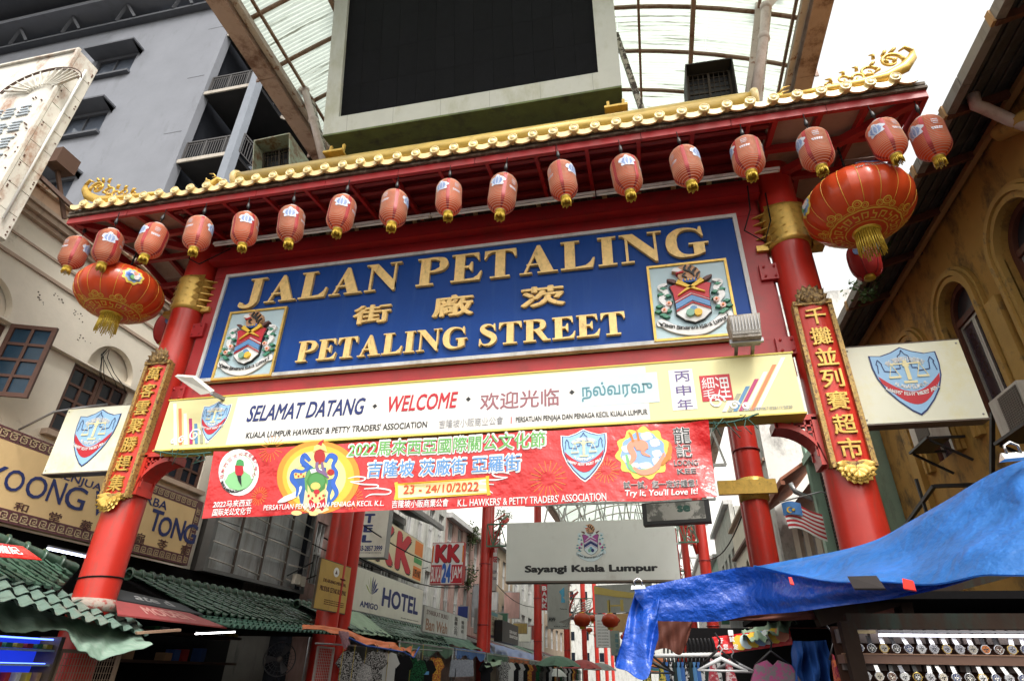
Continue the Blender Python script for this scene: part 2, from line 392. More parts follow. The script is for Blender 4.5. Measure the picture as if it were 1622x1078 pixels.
def city_crest(pl, a, z, w, h, par, o, flatmode=False, warp=None):
    """tiger head over a shield with crossed blades, chevrons, scrolls, flowers and a motto ribbon; origin bottom centre"""
    T = lambda x, y: (a+x*w, z+y*h)
    def TP(p, off): return pl.P(*T(p[0], p[1]), off)
    d0 = .002 if flatmode else .02
    def pr(name, polys, mat, lv, d=None):
        for p in polys: ob = MB().prism(pl, [T(*q) for q in p], o, o+d0*lv*.5+(d or d0)).build(name, mat, par)
        return ob
    def st(name, strokes, mat, lv):
        for pts, wd in strokes: mb = MB(); addstroke(mb, TP, pts, wd, o, o+d0*lv*.5+d0, 5); ob = mb.build(name, mat, par)
        return ob
    redm = MAG if False else REDP
    A, B, C_ = (REDP, BLUEP, WHITE) if not flatmode else (MAUVEP, NAVY, PALEB)
    # ribbon
    rb = [(-.46,.14),(-.44,.2),(-.3,.10),(-.1,.03),(.08,.03),(.26,.12),(.42,.25),(.46,.18)]
    st('motto_ribbon_edge', [(rb, [.06,.13,.13,.13,.13,.13,.13,.07])], GREYP, 0); st('motto_ribbon', [(rb, [.04,.11,.11,.11,.11,.11,.11,.05])], WHITE if not flatmode else PALEB, 1)
    sh = lambda k: [(-.27*k,.74),(-.22*k,.76),(-.1,.73),(0,.74),(.1,.73),(.22*k,.76),(.27*k,.74),(.235*k,.62),(.22*k,.45),(.22*k,.30),(.12*k,.2),(0,.155),(-.12*k,.2),(-.22*k,.30),(-.22*k,.45),(-.235*k,.62)]
    pr('shield_edge', [[(x*1.06, .46+(y-.46)*1.04) for x, y in sh(1)]], INK, 2); pr('shield', [sh(1)], C_, 3)
    pr('shield_top', [[(-.27,.74),(-.22,.76),(-.1,.73),(0,.74),(.1,.73),(.22,.76),(.27,.74),(.235,.62),(.225,.50),(0,.62),(-.225,.50),(-.235,.62)]], A, 4)
    chev = lambda y, t: [(-.222,y),(0,y+.12),(.222,y),(.222,y-t),(0,y+.12-t),(-.222,y-t)]
    pr('chevron', [chev(.475,.015)], A, 5); pr('blue_chevron', [chev(.45,.085)], B if flatmode else flat('mid_blue_print',(.10,.25,.5)), 5); pr('lower_chevron', [chev(.345,.015)], A, 5)
    pr('knot', [arcpts(0,.345,.05,0,360,10)], flat('knot_blue',(.12,.28,.5)), 6); pr('knot_gold', [arcpts(.05,.285,.055,0,360,10)], YELP if not flatmode else NAVY, 7); pr('knot_green', [arcpts(-.05,.285,.055,0,360,10)], flat('knot_green',(.2,.4,.3)), 8)
    # crossed blades
    st('blade', [([(-.17,.80),(-.05,.72),(.06,.66),(.18,.60)], [.07,.045,.03,.008]), ([(.17,.80),(.05,.72),(-.06,.66),(-.18,.57)], [.07,.045,.03,.008])], YELP if not flatmode else C_, 7)
    st('hilt', [([(-.19,.80),(-.24,.83),(-.3,.85)], [.05,.05,.02]), ([(.19,.80),(.24,.83),(.3,.86)], [.05,.05,.02])], BROWNP, 6)
    # tiger head
    pr('tiger_head', [[(-.13,.84),(-.15,.9),(-.13,.94),(-.22,.985),(-.21,1.02),(-.12,1.05),(0,1.085),(.06,1.06),(.13,1.0),(.16,.93),(.14,.86),(.1,.81),(-.1,.80)]], TIGER, 5)
    pr('tiger_muzzle', [[(-.22,.99),(-.2,1.025),(-.13,1.03),(-.08,.98),(-.14,.96)]], C_, 6)
    st('tiger_stripe', [([(-.02,1.06),(-.05,1.0),(0,.95)], [.02,.035,.01]), ([(.05,1.05),(.01,.98),(.05,.9)], [.02,.04,.01]), ([(.11,1.0),(.06,.94),(.07,.86)], [.02,.035,.01]), ([(.15,.93),(.11,.89),(.1,.83)], [.02,.03,.01]), ([(-.04,.93),(-.08,.89),(-.03,.85)], [.01,.03,.01])], INK, 7)
    pr('tiger_tongue', [[(-.17,.95),(-.07,.965),(-.06,.945),(-.16,.93)]], REDP, 7)
    st('collar', [([(-.09,.81),(0,.795),(.09,.81)], [.05,.05,.05])], B, 7)
    pr('collar_stud', [arcpts(x,.803,.012,0,360,6) for x in (-.06,-.02,.02,.06)], YELP, 9)
    for s in (-1, 1):
        st('scroll', [([(s*.30,.80),(s*.40,.76),(s*.33,.66),(s*.40,.56),(s*.33,.44),(s*.40,.34)], [.03,.075,.075,.075,.06,.04])], WHITE if not flatmode else PALEB, 3)
        pr('leaf', [[(s*(x+dx), y+dy) for dx, dy in ((-.05,0),(0,.028),(.05,.005),(0,-.02))] for x, y in ((.36,.72),(.31,.60),(.40,.63),(.30,.50),(.44,.44),(.46,.36),(.33,.36),(.40,.30),(.36,.27))], flat('leaf_print', (.05,.24,.15)) if not flatmode else TEALP, 4)
        pr('flower', [arcpts(s*x, y, .042, 0, 360, 7) for x, y in ((.31,.47),(.38,.37))], flat('flower_print', (.75,.5,.45)) if not flatmode else MAUVEP, 5)
        pr('flower_heart', [arcpts(s*x, y, .015, 0, 360, 6) for x, y in ((.31,.47),(.38,.37))], ORANP if not flatmode else MAG, 7)
    tm = MB(); s_ = "Dewan Bandaraya Kuala Lumpur"; n = len(s_)
    for i, ch in enumerate(s_):
        if ch == ' ': continue
        t = (i+.5)/n; x = -.42+.83*t
        y = .075+.62*(x*.98+.04)**2; sl = math.atan(1.24*(x+.04)*.9)
        vs, fs, asp = glyphs(ch, .02); hh = .022 if ch.islower() else .03; hw = hh*min(asp,1.1)*.95; c, s2 = math.cos(sl), math.sin(sl)
        tm.add([TP((x+(vx-.5)*2*hw*c-(vy-.5)*2*hh*s2, y+(vx-.5)*2*hw*s2+(vy-.5)*2*hh*c), o+d0*2+.003*vz) for vx, vy, vz in vs], fs)
    tm.build('motto_lettering', INK, par)
MAUVEP = flat('plum_print', (.33,.06,.26))

gate = thing('archway_gate', 'red street gateway with two round pillars and a gold tiled roof edge', 'gateway', (0, 0, 0))
PR = .265
for sx in (-1, 1):
    x = 5.03*sx
    p = MB().lathe((x, 0, 0), [(PR+.012, 0), (PR+.012, 2), (PR+.004, 4), (PR, 8.75)], 40).build('pillar', PILRED, gate)
    b = MB().lathe((x, 0, 0), [(PR, 7.14), (PR+.03, 7.15), (PR+.035, 7.2), (PR+.03, 7.25), (PR+.03, 7.7), (PR+.036, 7.76), (PR+.03, 7.8), (PR, 7.81)], 40).build('gold_band', GOLD, p)
    m = MB()
    for s2 in (-1, 1):
        for k in range(5):
            z = 7.2+.135*k
            m.add([(x+s2*(PR-.03), -.16, z), (x+s2*(PR+.17), -.04, z+.015), (x+s2*(PR+.17), .08, z+.015), (x+s2*(PR-.03), .2, z),
                   (x+s2*(PR-.03), -.16, z+.03), (x+s2*(PR+.17), -.04, z+.025), (x+s2*(PR+.17), .08, z+.025), (x+s2*(PR-.03), .2, z+.03)],
                  [(0,1,2,3),(7,6,5,4),(0,4,5,1),(1,5,6,2),(2,6,7,3),(3,7,4,0)])
            m.add([(x+s2*.05, -PR-.04, z+.055), (x+s2*.27, -.19, z-.02), (x+s2*.27, -.17, z+.12)], [(0,1,2),(2,1,0)])
        m.box((x+s2*(PR+.12), .02, 7.17), (.16, .2, .09))
    m.build('band_fin', GOLD, b)
    # bolted flanges to the frame
    for z in (5.55, 6.75):
        f = MB().box((x-sx*.36, -.02, z), (.26, .12, .26)).build('bolted_flange', RED, gate)
        q = MB()
        for dx in (-.07, .07):
            for dz in (-.08, .08): q.lathe((x-sx*.36+dx, -.08, z+dz), [(0,-.02),(.018,-.018),(.018,.01)], 8, axis=(0,1,0))
        q.build('bolt', RED, f)
    # fretwork bracket on the inner side
    bx0 = x-sx*(PR-.02); bx1 = x-sx*(PR+.46)
    m = MB(); zt = 4.46; n = 10
    # curved lower web
    L = [(bx1, zt), (bx1, zt-.10)]+[(bx0+(bx1-bx0)*(1-math.sin(PI/2*i/n)), zt-.10-.5*(1-math.cos(PI/2*i/n))) for i in range(1, n+1)]+[(bx0, zt-.6)]
    outer = [(bx0+(bx1-bx0)*(1-t), zt-.10-.52*(1-math.sqrt(max(0,1-t*t)))) for t in [i/n for i in range(n+1)]]
    for i in range(n):
        p0, p1 = outer[i], outer[i+1]
        q0 = (p0[0], p0[1]+.07); q1 = (p1[0], p1[1]+.07)
        m.add([(p0[0],-.2,p0[1]),(p1[0],-.2,p1[1]),(q1[0],-.2,q1[1]),(q0[0],-.2,q0[1]),(p0[0],.12,p0[1]),(p1[0],.12,p1[1]),(q1[0],.12,q1[1]),(q0[0],.12,q0[1])],
              [(0,1,2,3),(7,6,5,4),(4,5,1,0),(3,2,6,7)])
    m.box(((bx0+bx1)/2, -.04, zt+.02), (abs(bx1-bx0), .32, .07)); m.box((bx0-sx*.03, -.04, zt-.28), (.07, .32, .6))
    m.box((bx1, -.04, zt-.04), (.04, .32, .11))
    br = m.build('corner_bracket', PILRED, gate)
    m = MB()
    def fb(u0, w0, u1, w1): # lattice bar in fractions
        m.bar((bx0+(bx1-bx0)*u0, -.17, zt-.55*w0), (bx0+(bx1-bx0)*u1, -.17, zt-.55*w1), .022, .022)
        m.bar((bx0+(bx1-bx0)*u0, .09, zt-.55*w0), (bx0+(bx1-bx0)*u1, .09, zt-.55*w1), .022, .022)
    for q in ((.0,.15,.75,.15),(.15,.05,.15,.85),(.3,.0,.3,.45),(.0,.3,.5,.3),(.45,.1,.45,.35),(.0,.5,.25,.5),(.6,.05,.6,.22),(.0,.68,.18,.68)): fb(*q)
    m.build('lattice', PILRED, br)
    # couplet board, slightly bowed, with gilt frame, crown and lotus
    bxc = x+.01; hw = .205
    def bow(a): return PR-.03+.055*(1-((a-bxc)/hw)**2)
    zb0, zb1 = 3.86, 6.02
    m = MB(); n = 8
    for i in range(n):
        a, c = bxc-hw+2*hw*i/n, bxc-hw+2*hw*(i+1)/n
        m.add([(a,-bow(a),zb0),(c,-bow(c),zb0),(c,-bow(c),zb1),(a,-bow(a),zb1)], [(0,1,2,3)])
    bd = m.build('couplet_board', M('couplet_red', (.62,.035,.02), .4, var=.06), gate)
    m = MB()
    for s2 in (-1, 1): m.box((bxc+s2*(hw+.012), -PR+.03, (zb0+zb1)/2), (.055, .11, zb1-zb0+.06))
    m.box((bxc, -PR-.012, zb0-.02), (2*hw+.07, .07, .06)); m.box((bxc, -PR-.012, zb1+.02), (2*hw+.07, .07, .06))
    m.build('board_frame', M('antique_gilt', (.42,.27,.08), .45, metal=.3, var=.3, vs=40, bump=.6, bs=70, dirt=(.12,.05,.03), dscale=(30,30,30), dth=(.5,.6)), bd)
    chars = '千攤並列賽超市' if sx > 0 else '萬客雲聚勝趕集'
    for i, ch in enumerate(chars):
        zc = zb1-.19-(zb1-zb0-.36)*i/6
        mb = MB(); addtxt(mb, G0, ch, bxc-.125, zc-.125, bxc+.125, zc+.125, PR-.025, .075, .025); mb.build('letter', GOLD, bd)
    # lotus at the foot, crown at the head
    m = MB()
    def petal(m, c, ang, l, w, up=1, tilt=.5, th=.03, rings=6):
        for_ = []
        cx, cy, cz = c; ca, sa = math.cos(ang), math.sin(ang)
        for j in range(rings+1):
            t = j/rings; ww = w*(1-abs(2*min(t*.85+.15,1)-1)**2.4); d = .02+tilt*l*t*t*.35
            px, pz = cx+ca*l*t, cz+sa*l*t
            nx, nz = -sa, ca
            for_ += [(px-nx*ww, cy-d, pz-nz*ww), (px, cy-d-th, pz), (px+nx*ww, cy-d, pz+nz*ww)]
        fs = []
        for j in range(rings):
            for k in (0, 1): fs.append((3*j+k, 3*j+k+1, 3*j+k+4, 3*j+k+3))
        m.add(for_, fs+[f[::-1] for f in fs] if False else fs, True)
    yb = -PR-.03
    for an in range(-10, 191, 20):
        a = math.radians(180+an*.98+4) if False else math.radians(180+an)
        petal(m, (bxc, yb+.03, 3.80), a, .21, .075, tilt=.7)
    for an in range(15, 166, 25): petal(m, (bxc, yb-.0, 3.78), math.radians(180+an), .16, .07, tilt=.9)
    for an in range(30, 151, 30): petal(m, (bxc, yb-.03, 3.755), math.radians(180+an), .11, .055, tilt=1.0)
    m.box((bxc, yb+.02, 3.80), (.40, .06, .03))
    m.build('lotus_ornament', GOLD, bd)
    m = MB()
    for an in range(0, 181, 22): petal(m, (bxc, yb+.03, 6.06), math.radians(an), .24 if an in (88,) else .20+.05*math.sin(math.radians(an)), .07, tilt=.5)
    for an in range(20, 161, 28): petal(m, (bxc, yb, 6.07), math.radians(an), .15, .06, tilt=.8)
    for k in (-.12, 0, .12): m.lathe((bxc+k, yb-.04, 6.09), [(0,-.035),(.03,-.02),(.03,.02),(0,.035)], 8)
    m.build('crown_ornament', M('aged_gilt', (.30,.19,.07), .45, metal=.3, var=.3, vs=30, dirt=(.06,.03,.015), dscale=(20,20,20), dth=(.45,.6)), bd)

# frame behind the name board
for a0, z0, a1, z1, o0, o1 in ((-4.68,5.2,4.70,5.68,-.25,.03),(-4.68,7.84,4.70,8.55,-.25,.03),(-4.68,5.684,-4.36,7.836,-.25,.026),(4.36,5.684,4.70,7.836,-.25,.026)):
    MB().pbox(G0, a0, z0, a1, z1, o0, o1).build('frame_beam', RED, gate)
MB().pbox(G0, -4.75, 8.1, 4.75, 8.3, .04, .22).build('frame_beam', RED, gate)
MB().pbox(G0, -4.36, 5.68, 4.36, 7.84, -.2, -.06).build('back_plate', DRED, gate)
m = MB()
for k in range(9):
    m.bar((-4.68+9.38*k/8, .2, 5.2), (-4.68+9.38*k/8, .2, 8.5), .1)
m.build('rear_stud', DRED, gate)
for sx in (-1, 1): MB().box((4.72*sx, .1, 6.8), (.05, .12, 3.3)).build('side_post', RED, gate)

# roof: soffit, rafters, purlins, fascia, tiles
EY, EZ, RX = -1.42, 8.34, 6.68
def roofz(y, x=0):      # underside of the roof, concave towards the ridge
    t = 1-abs(y)/1.5; return 8.40+max(0, t)**1.4*1.6
m = MB(); n = 10
for s in (-1, 1):
    for i in range(n):
        y0, y1 = s*1.5*i/n, s*1.5*(i+1)/n; z0, z1 = roofz(y0)+.06, roofz(y1)+.06
        m.hexa([(-RX,y0,z0),(RX,y0,z0),(RX,y1,z1),(-RX,y1,z1),(-RX,y0,z0+.05),(RX,y0,z0+.05),(RX,y1,z1+.05),(-RX,y1,z1+.05)])
m.build('roof_deck', M('weathered_board', (.1,.07,.05), .8, dirt=(.3,.28,.22), dscale=(12,12,3), dth=(.5,.7)), gate)
SOFF = M('soffit_board', (.42,.32,.27), .7, dirt=(.2,.12,.08), dth=(.5,.75), dscale=(1.5,1.5,1.5))
for sx in (-1, 1):      # pale ceiling boards under the overhanging ends
    for i in range(3):
        for j in range(4):
            xa = sx*(4.8+.6*i); xb = sx*(4.8+.6*(i+1)-.012); ya = -1.36+.68*j; yb_ = ya+.668
            m = MB(); za, zb_ = 8.46+.25*(1-abs(ya)/1.36), 8.46+.25*(1-abs(yb_)/1.36)
            m.hexa([(xa,ya,za),(xb,ya,za),(xb,yb_,zb_),(xa,yb_,zb_),(xa,ya,za+.02),(xb,ya,za+.02),(xb,yb_,zb_+.02),(xa,yb_,zb_+.02)]); m.build('soffit_panel', SOFF, gate)
for sx in (-1, 1):
    for k in range(4):
        x = sx*(4.85+.58*k); MB().bar((x, -1.36, 8.40), (x, 0, 8.64), .07, .09).build('rafter', RED, gate); MB().bar((x, 0, 8.64), (x, 1.36, 8.40), .07, .09).build('rafter', RED, gate)
    MB().bar((sx*4.9, -.02, 8.46), (sx*6.6, -1.34, 8.36), .1, .12).build('hip_rafter', RED, gate)
    MB().bar((sx*4.9, .1, 8.46), (sx*6.6, 1.34, 8.36), .1, .12).build('hip_rafter', RED, gate)
    for y in (-.72, 0, .72): MB().bar((sx*4.8, y, 8.42+.12*(1-abs(y))), (sx*6.62, y, 8.40+.12*(1-abs(y))), .08, .1).build('purlin', RED, gate)
    MB().bar((sx*RX, -1.40, 8.40), (sx*RX, 1.40, 8.40), .07, .16).build('barge_board', RED, gate)
for k in range(13):
    x = -4.5+.75*k; MB().bar((x, -1.36, 8.40), (x, -.05, 8.62), .055, .09).build('rafter', RED, gate)
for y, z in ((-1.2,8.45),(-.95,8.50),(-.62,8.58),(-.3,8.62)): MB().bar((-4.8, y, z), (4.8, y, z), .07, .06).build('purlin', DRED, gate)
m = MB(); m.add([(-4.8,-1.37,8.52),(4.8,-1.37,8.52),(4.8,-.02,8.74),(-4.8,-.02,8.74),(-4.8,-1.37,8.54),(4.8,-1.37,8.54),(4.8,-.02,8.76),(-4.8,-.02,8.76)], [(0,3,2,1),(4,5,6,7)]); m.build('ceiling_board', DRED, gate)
# fascia in lengths
for y in (-1, 1):
    for k in range(11):
        a0 = -RX+2*RX*k/11; a1 = -RX+2*RX*(k+1)/11-.008
        MB().box(((a0+a1)/2, y*1.43, 8.335), (a1-a0, .06, .12)).build('fascia', RED, gate)
    MB().box((0, y*1.44, 8.42), (2*RX+.02, .12, .045)).build('eave_batten', M('weathered_board', (0,0,0)), gate)
# tiles: columns of roll tiles ending in round caps, and drip tiles between
NT = 44; sp = 2*(RX-.06)/NT
roll = MB(); pts = []
for i in range(9):
    y = -1.59+1.56*i/8; pts.append((0, y, roofz(y)+.13))
roll.tube(pts, .066, 10, caps=False)
roll.lathe((0, -1.585, roofz(-1.5)+.135), [(0,-.03),(.035,-.03),(.040,-.02),(.056,-.02),(.060,-.028),(.071,-.024),(.073,.0),(.066,.03)], 18, axis=(0,1,0))
roll_me = roll.mesh('roof_tile', TILEGOLD)
drip = MB(); hw = sp/2-.008
n_ = 12; arcs = [(hw*math.cos(PI*i/n_), .02-.125*math.sin(PI*i/n_)**.8) for i in range(n_+1)]
top_ = [(hw*(-1+2*i/6), .035-.045*(1-(-1+2*i/6)**2)) for i in range(1, 6)]; dp = (arcs+top_)[::-1]; zt = 8.53; q_ = len(dp)
drip.add([(a, -1.575, zt+z-.01) for a, z in dp]+[(a, -1.54, zt+z) for a, z in dp], [tuple(range(q_)), tuple(range(q_, 2*q_))[::-1]]+[(i, q_+i, q_+(i+1)%q_, (i+1)%q_) for i in range(q_)])
cv = MB()
for j in range(8):
    ya, yb_ = -1.52+1.5*j/8, -1.52+1.5*(j+1)/8
    for i in range(4):
        xa, xb = -hw+2*hw*i/4, -hw+2*hw*(i+1)/4; f = lambda x: -.03+.06*(x/hw)**2
        drip.add([(xa,ya,roofz(ya)+.115+f(xa)),(xb,ya,roofz(ya)+.115+f(xb)),(xb,yb_,roofz(yb_)+.115+f(xb)),(xa,yb_,roofz(yb_)+.115+f(xa))], [(0,1,2,3)], True)
drip_me = drip.mesh('drip_tile', TILEGOLD)
for k in range(NT+1):
    if k in (0, NT) : continue
    x = -RX+.06+sp*k; lift = .05*max(0, (abs(x)-5.4)/1.3)**2
    o = bpy.data.objects.new('roof_tile', roll_me); COL.objects.link(o); o.parent = gate; o.location = (x, random.uniform(-.008,.008), lift)
    if k < NT or 1: o = bpy.data.objects.new('drip_tile', drip_me); COL.objects.link(o); o.parent = gate; o.location = (x+sp/2, random.uniform(-.006,.006), lift+random.uniform(-.006,.004))
    if k % 2 == 0 and k < NT:      # rear slope, seldom seen
        o = bpy.data.objects.new('roof_tile', roll_me); COL.objects.link(o); o.parent = gate; o.location = (x, 0, lift); o.rotation_euler = (0, 0, PI); o.location = (x, 0, lift)
for sx in (-1, 1):
    if sx < 0: o = bpy.data.objects.new('drip_tile', drip_me); COL.objects.link(o); o.parent = gate; o.location = (-RX+.06+sp/2, 0, .05)
rL, rR = onY(376,287,-.3), onY(1194,161,-.3); rz_ = (rL.z+rR.z)/2+.02
rd = MB().tube([(rL.x,-.3,rz_),(rR.x,-.3,rz_)], .15, 24).build('ridge_tile', RIDGEGOLD, gate)
for sx in (-1, 1): MB().lathe((rL.x if sx < 0 else rR.x, -.3, rz_), [(0,-.06),(.15,-.06),(.19,-.045),(.205,0),(.19,.045),(.15,.06),(0,.06)], 28, axis=(1,0,0)).build('ridge_cap', TILEGOLD, rd)
MB().box((0,-.1,rz_-.2), (9.9,.5,.16)).build('ridge_base', RIDGEGOLD, gate)
# scroll ornaments at the roof ends and small dragons next to the ridge
def spiral(c, r0, turns, start, sgn, n=22, shrink=.18):
    P = []
    for i in range(n+1):
        t = i/n; a = start+sgn*turns*2*PI*t; r = r0*(1-t)+r0*shrink*t; P.append((c[0]+math.cos(a)*r, c[1], c[2]+math.sin(a)*r))
    return P
for sx in (-1, 1):
    y = -1.38; m = MB(); o_ = .1; h0 = 8.77
    base = [(sx*5.0,y,h0),(sx*5.5,y,h0+.01),(sx*6.0,y,h0+.03),(sx*6.35,y,h0+.07),(sx*6.6,y,h0+.19),(sx*6.74,y,h0+.36),(sx*6.80,y,h0+.53)]
    m.tube(base, [.03,.05,.06,.075,.085,.065,.015], 10, flat=.8)
    m.tube([(sx*6.78,y,h0+.48),(sx*6.70,y-.02,h0+.57),(sx*6.62,y,h0+.53)], [.03,.028,.012], 8)
    for (cx, cz, r, st, sg, tn) in ((6.48,.36,.16,-.2,1,1.3),(6.46,.35,.08,2,-1,1.0),(6.16,.21,.12,PI*.1,1,1.2),(6.02,.13,.09,PI,-1,1.2),(5.82,.14,.08,0,1,1.1),(5.64,.08,.06,PI,-1,1.1)):
        P = spiral((sx*cx, y, h0+cz), r, tn, st if sx > 0 else PI-st, sg*sx); m.tube(P, [max(.010, .032*(1-i/len(P)*.75)*(r/.2)**.5) for i in range(len(P))], 8)
    for (x1, z1, x2, z2) in ((6.4,.62,6.44,.78),(6.5,.66,6.6,.8),(6.28,.58,6.24,.72),(6.2,.40,6.26,.52),(6.02,.34,5.98,.46),(5.84,.28,5.8,.38),(6.3,.3,6.2,.2),(5.66,.15,5.6,.26),(6.42,.4,6.36,.5),(6.5,.42,6.52,.5),(6.12,.2,6.2,.12)):
        m.tube([(sx*x1,y,h0+z1*.78),(sx*(x1+x2)/2+.02,y-.03,h0+(z1+z2)*.39),(sx*x2,y,h0+z2*.76)], [.026,.024,.006], 6)
    m.build('scroll_ornament', GOLD, gate)
    m = MB(); c_ = onY(336, 300, -1.2) if sx < 0 else onY(1243, 168, -1.2); xx, zz = c_.x+sx*.06, c_.z; yy = -1.2; S1 = lambda P: [(xx+sx*a*1.15, yy+b, zz+c*1.1) for a, b, c in P]
    m.tube(S1([(.05,0,-.12),(.03,0,0),(0,0,.12),(-.10,0,.20),(-.2,0,.16)]), [.07,.07,.055,.05,.02], 10)
    m.tube(S1([(-.12,0,.17),(-.2,0,.09)]), [.03,.01], 8)
    for k in range(5): m.tube(S1([(.03,0,-.06+.06*k),(.11,0,-.03+.065*k),(.13,0,.02+.065*k)]), [.025,.02,.006], 6)
    for q in (-.04, .04): m.tube(S1([(-.08,q,.22),(-.02,q,.30),(.06,q,.32)]), [.016,.012,.005], 6)
    m.build('dragon_ornament', GOLD, gate)

# ------------------------------------------------------------------ name board
board = thing('name_board', 'blue board with raised gold words Jalan Petaling over the street', 'signboard', (0, -.06, 5.7))
MB().pbox(G0, -4.30, 5.76, 4.31, 7.77, .03, .10).build('panel', BLUE, board)
m = MB()
for q in ((-4.36,5.70,4.37,5.76),(-4.36,7.77,4.37,7.83),(-4.36,5.76,-4.30,7.77),(4.31,5.76,4.37,7.77)): m.pbox(G0, *q, .031, .135)
m.build('frame', WHITEP, board)
SER = {
 'I': (.46, [('p',[(.10,.04),(.36,.04),(.36,.96),(.10,.96)]),('p',[(0,0),(.46,0),(.46,.055),(0,.055)]),('p',[(0,.945),(.46,.945),(.46,1),(0,1)])]),
 'L': (.84, [('p',[(.10,.04),(.36,.04),(.36,.96),(.10,.96)]),('p',[(0,.945),(.48,.945),(.48,1),(0,1)]),('p',[(0,0),(.80,0),(.86,.34),(.81,.34),(.74,.20),(.62,.09),(.36,.06),(0,.055)])]),
 'T': (.84, [('p',[(.29,.04),(.55,.04),(.55,.96),(.29,.96)]),('p',[(.16,0),(.68,0),(.68,.055),(.16,.055)]),('p',[(0,1),(.84,1),(.85,.70),(.81,.70),(.75,.86),(.66,.93),(.55,.94),(.29,.94),(.18,.93),(.09,.86),(.03,.70),(-.01,.70)])]),
 'E': (.80, [('p',[(.10,.04),(.36,.04),(.36,.96),(.10,.96)]),('p',[(0,1),(.74,1),(.76,.72),(.72,.72),(.68,.84),(.58,.93),(.36,.94),(0,.945)]),('p',[(.35,.54),(.48,.55),(.54,.68),(.58,.68),(.58,.34),(.54,.34),(.48,.47),(.35,.48)]),('p',[(0,0),(.78,0),(.84,.31),(.80,.31),(.73,.17),(.62,.08),(.36,.06),(0,.055)])]),
 'P': (.86, [('p',[(.10,.04),(.36,.04),(.36,.96),(.10,.96)]),('p',[(0,0),(.48,0),(.48,.055),(0,.055)]),('p',[(0,.945),(.40,.945),(.40,1),(0,1)]),('s',[(.34,.967),(.52,.955),(.71,.87),(.74,.73),(.70,.58),(.52,.49),(.34,.475)],[.066,.09,.18,.25,.18,.09,.06])]),
 'R': (.98, [('p',[(.10,.04),(.36,.04),(.36,.96),(.10,.96)]),('p',[(0,0),(.46,0),(.46,.055),(0,.055)]),('p',[(0,.945),(.40,.945),(.40,1),(0,1)]),('s',[(.34,.967),(.52,.955),(.70,.87),(.72,.74),(.68,.60),(.52,.52),(.34,.50)],[.066,.09,.17,.24,.17,.09,.06]),('p',[(.36,.51),(.62,.54),(.90,.06),(1.0,.055),(1.0,0),(.72,0),(.40,.49)])]),
 'A': (.96, [('p',[(.10,.03),(.17,.03),(.42,.72),(.52,1),(.45,1)]),('p',[(.45,1),(.53,1),(.88,.03),(.56,.03),(.345,.71)]),('p',[(.18,.29),(.66,.29),(.66,.345),(.18,.345)]),('p',[(0,0),(.32,0),(.32,.045),(0,.045)]),('p',[(.46,0),(.98,0),(.98,.045),(.46,.045)])]),
 'N': (1.0, [('p',[(.12,.03),(.185,.03),(.185,.97),(.12,.97)]),('p',[(0,0),(.32,0),(.32,.05),(0,.05)]),('p',[(-.02,1),(.32,1),(.88,.28),(.88,-.03),(.82,-.03),(.10,.90),(.05,.95),(-.02,.95)]),('p',[(.82,.1),(.88,.1),(.88,.97),(.82,.97)]),('p',[(.68,.95),(1.02,.95),(1.02,1),(.68,1)])]),
 'J': (.72, [('p',[(.34,.2),(.60,.2),(.60,.96),(.34,.96)]),('p',[(.22,.945),(.74,.945),(.74,1),(.22,1)]),('s',[(.47,.28),(.46,.10),(.36,-.03),(.20,-.06),(.07,.0),(.10,.10)],[.26,.24,.16,.11,.14,.15])]),
 'G': (1.0, [('s',[(.85,.72),(.74,.90),(.52,.965),(.32,.92),(.17,.74),(.135,.5),(.17,.26),(.32,.08),(.52,.035),(.72,.06),(.84,.14)],[.03,.05,.07,.15,.24,.27,.24,.15,.07,.06,.1]),('p',[(.82,1.0),(.87,1.0),(.90,.66),(.86,.66),(.78,.86)]),('p',[(.64,.04),(.90,.10),(.90,.42),(.64,.42)]),('p',[(.54,.40),(1.0,.40),(1.0,.455),(.54,.455)])]),
 'S': (.70, [('s',[(.60,.76),(.50,.92),(.34,.965),(.18,.90),(.14,.76),(.26,.62),(.44,.50),(.57,.38),(.58,.22),(.46,.07),(.30,.035),(.16,.08),(.07,.26)],[.03,.05,.08,.15,.19,.23,.25,.23,.19,.13,.07,.05,.03]),('p',[(.58,1.0),(.62,1.0),(.64,.68),(.60,.68),(.54,.88)]),('p',[(.03,0),(.07,0),(.14,.12),(.08,.32),(.04,.32)])]),
}
def serif_word(word, a0, a1, z0, z1, o, gap=.10):
    tot = sum(SER[c][0] for c in word)+gap*(len(word)-1); sx = (a1-a0)/tot; h = z1-z0; a = a0
    for ch in word:
        wd, P = SER[ch]; m = MB()
        for i, pc in enumerate(P):
            f = lambda p, off: G0.P(a+p[0]*sx, z0+p[1]*h, off)
            dd = o+.055+.0012*i
            if pc[0] == 'p': m.prism(G0, [(a+x*sx, z0+y*h) for x, y in pc[1]], o, dd)
            else: addstroke(m, f, pc[1], pc[2], o, dd)
        m.build('letter', LETGOLD, board); a += (wd+gap)*sx
bp = lambda u, v: G0.px(u, v, .12)
zA = (bp(420,483)[1]+bp(660,455)[1]+bp(930,424)[1])/3; zB = (bp(398,446)[1]+bp(780,397)[1]+bp(1060,366)[1])/3
serif_word('JALAN', bp(379,484)[0], bp(637,420)[0], zA, zB, .10); serif_word('PETALING', bp(659,455)[0], bp(1122,386)[0], zA, zB, .10)
zC = (bp(470,574)[1]+bp(970,532)[1])/2; zD = (bp(480,543)[1]+bp(985,494)[1])/2
serif_word('PETALING', bp(469,574)[0], bp(740,550)[0], zC, zD, .10, .08); serif_word('STREET', bp(758,548)[0], bp(990,510)[0], zC, zD, .10, .08)
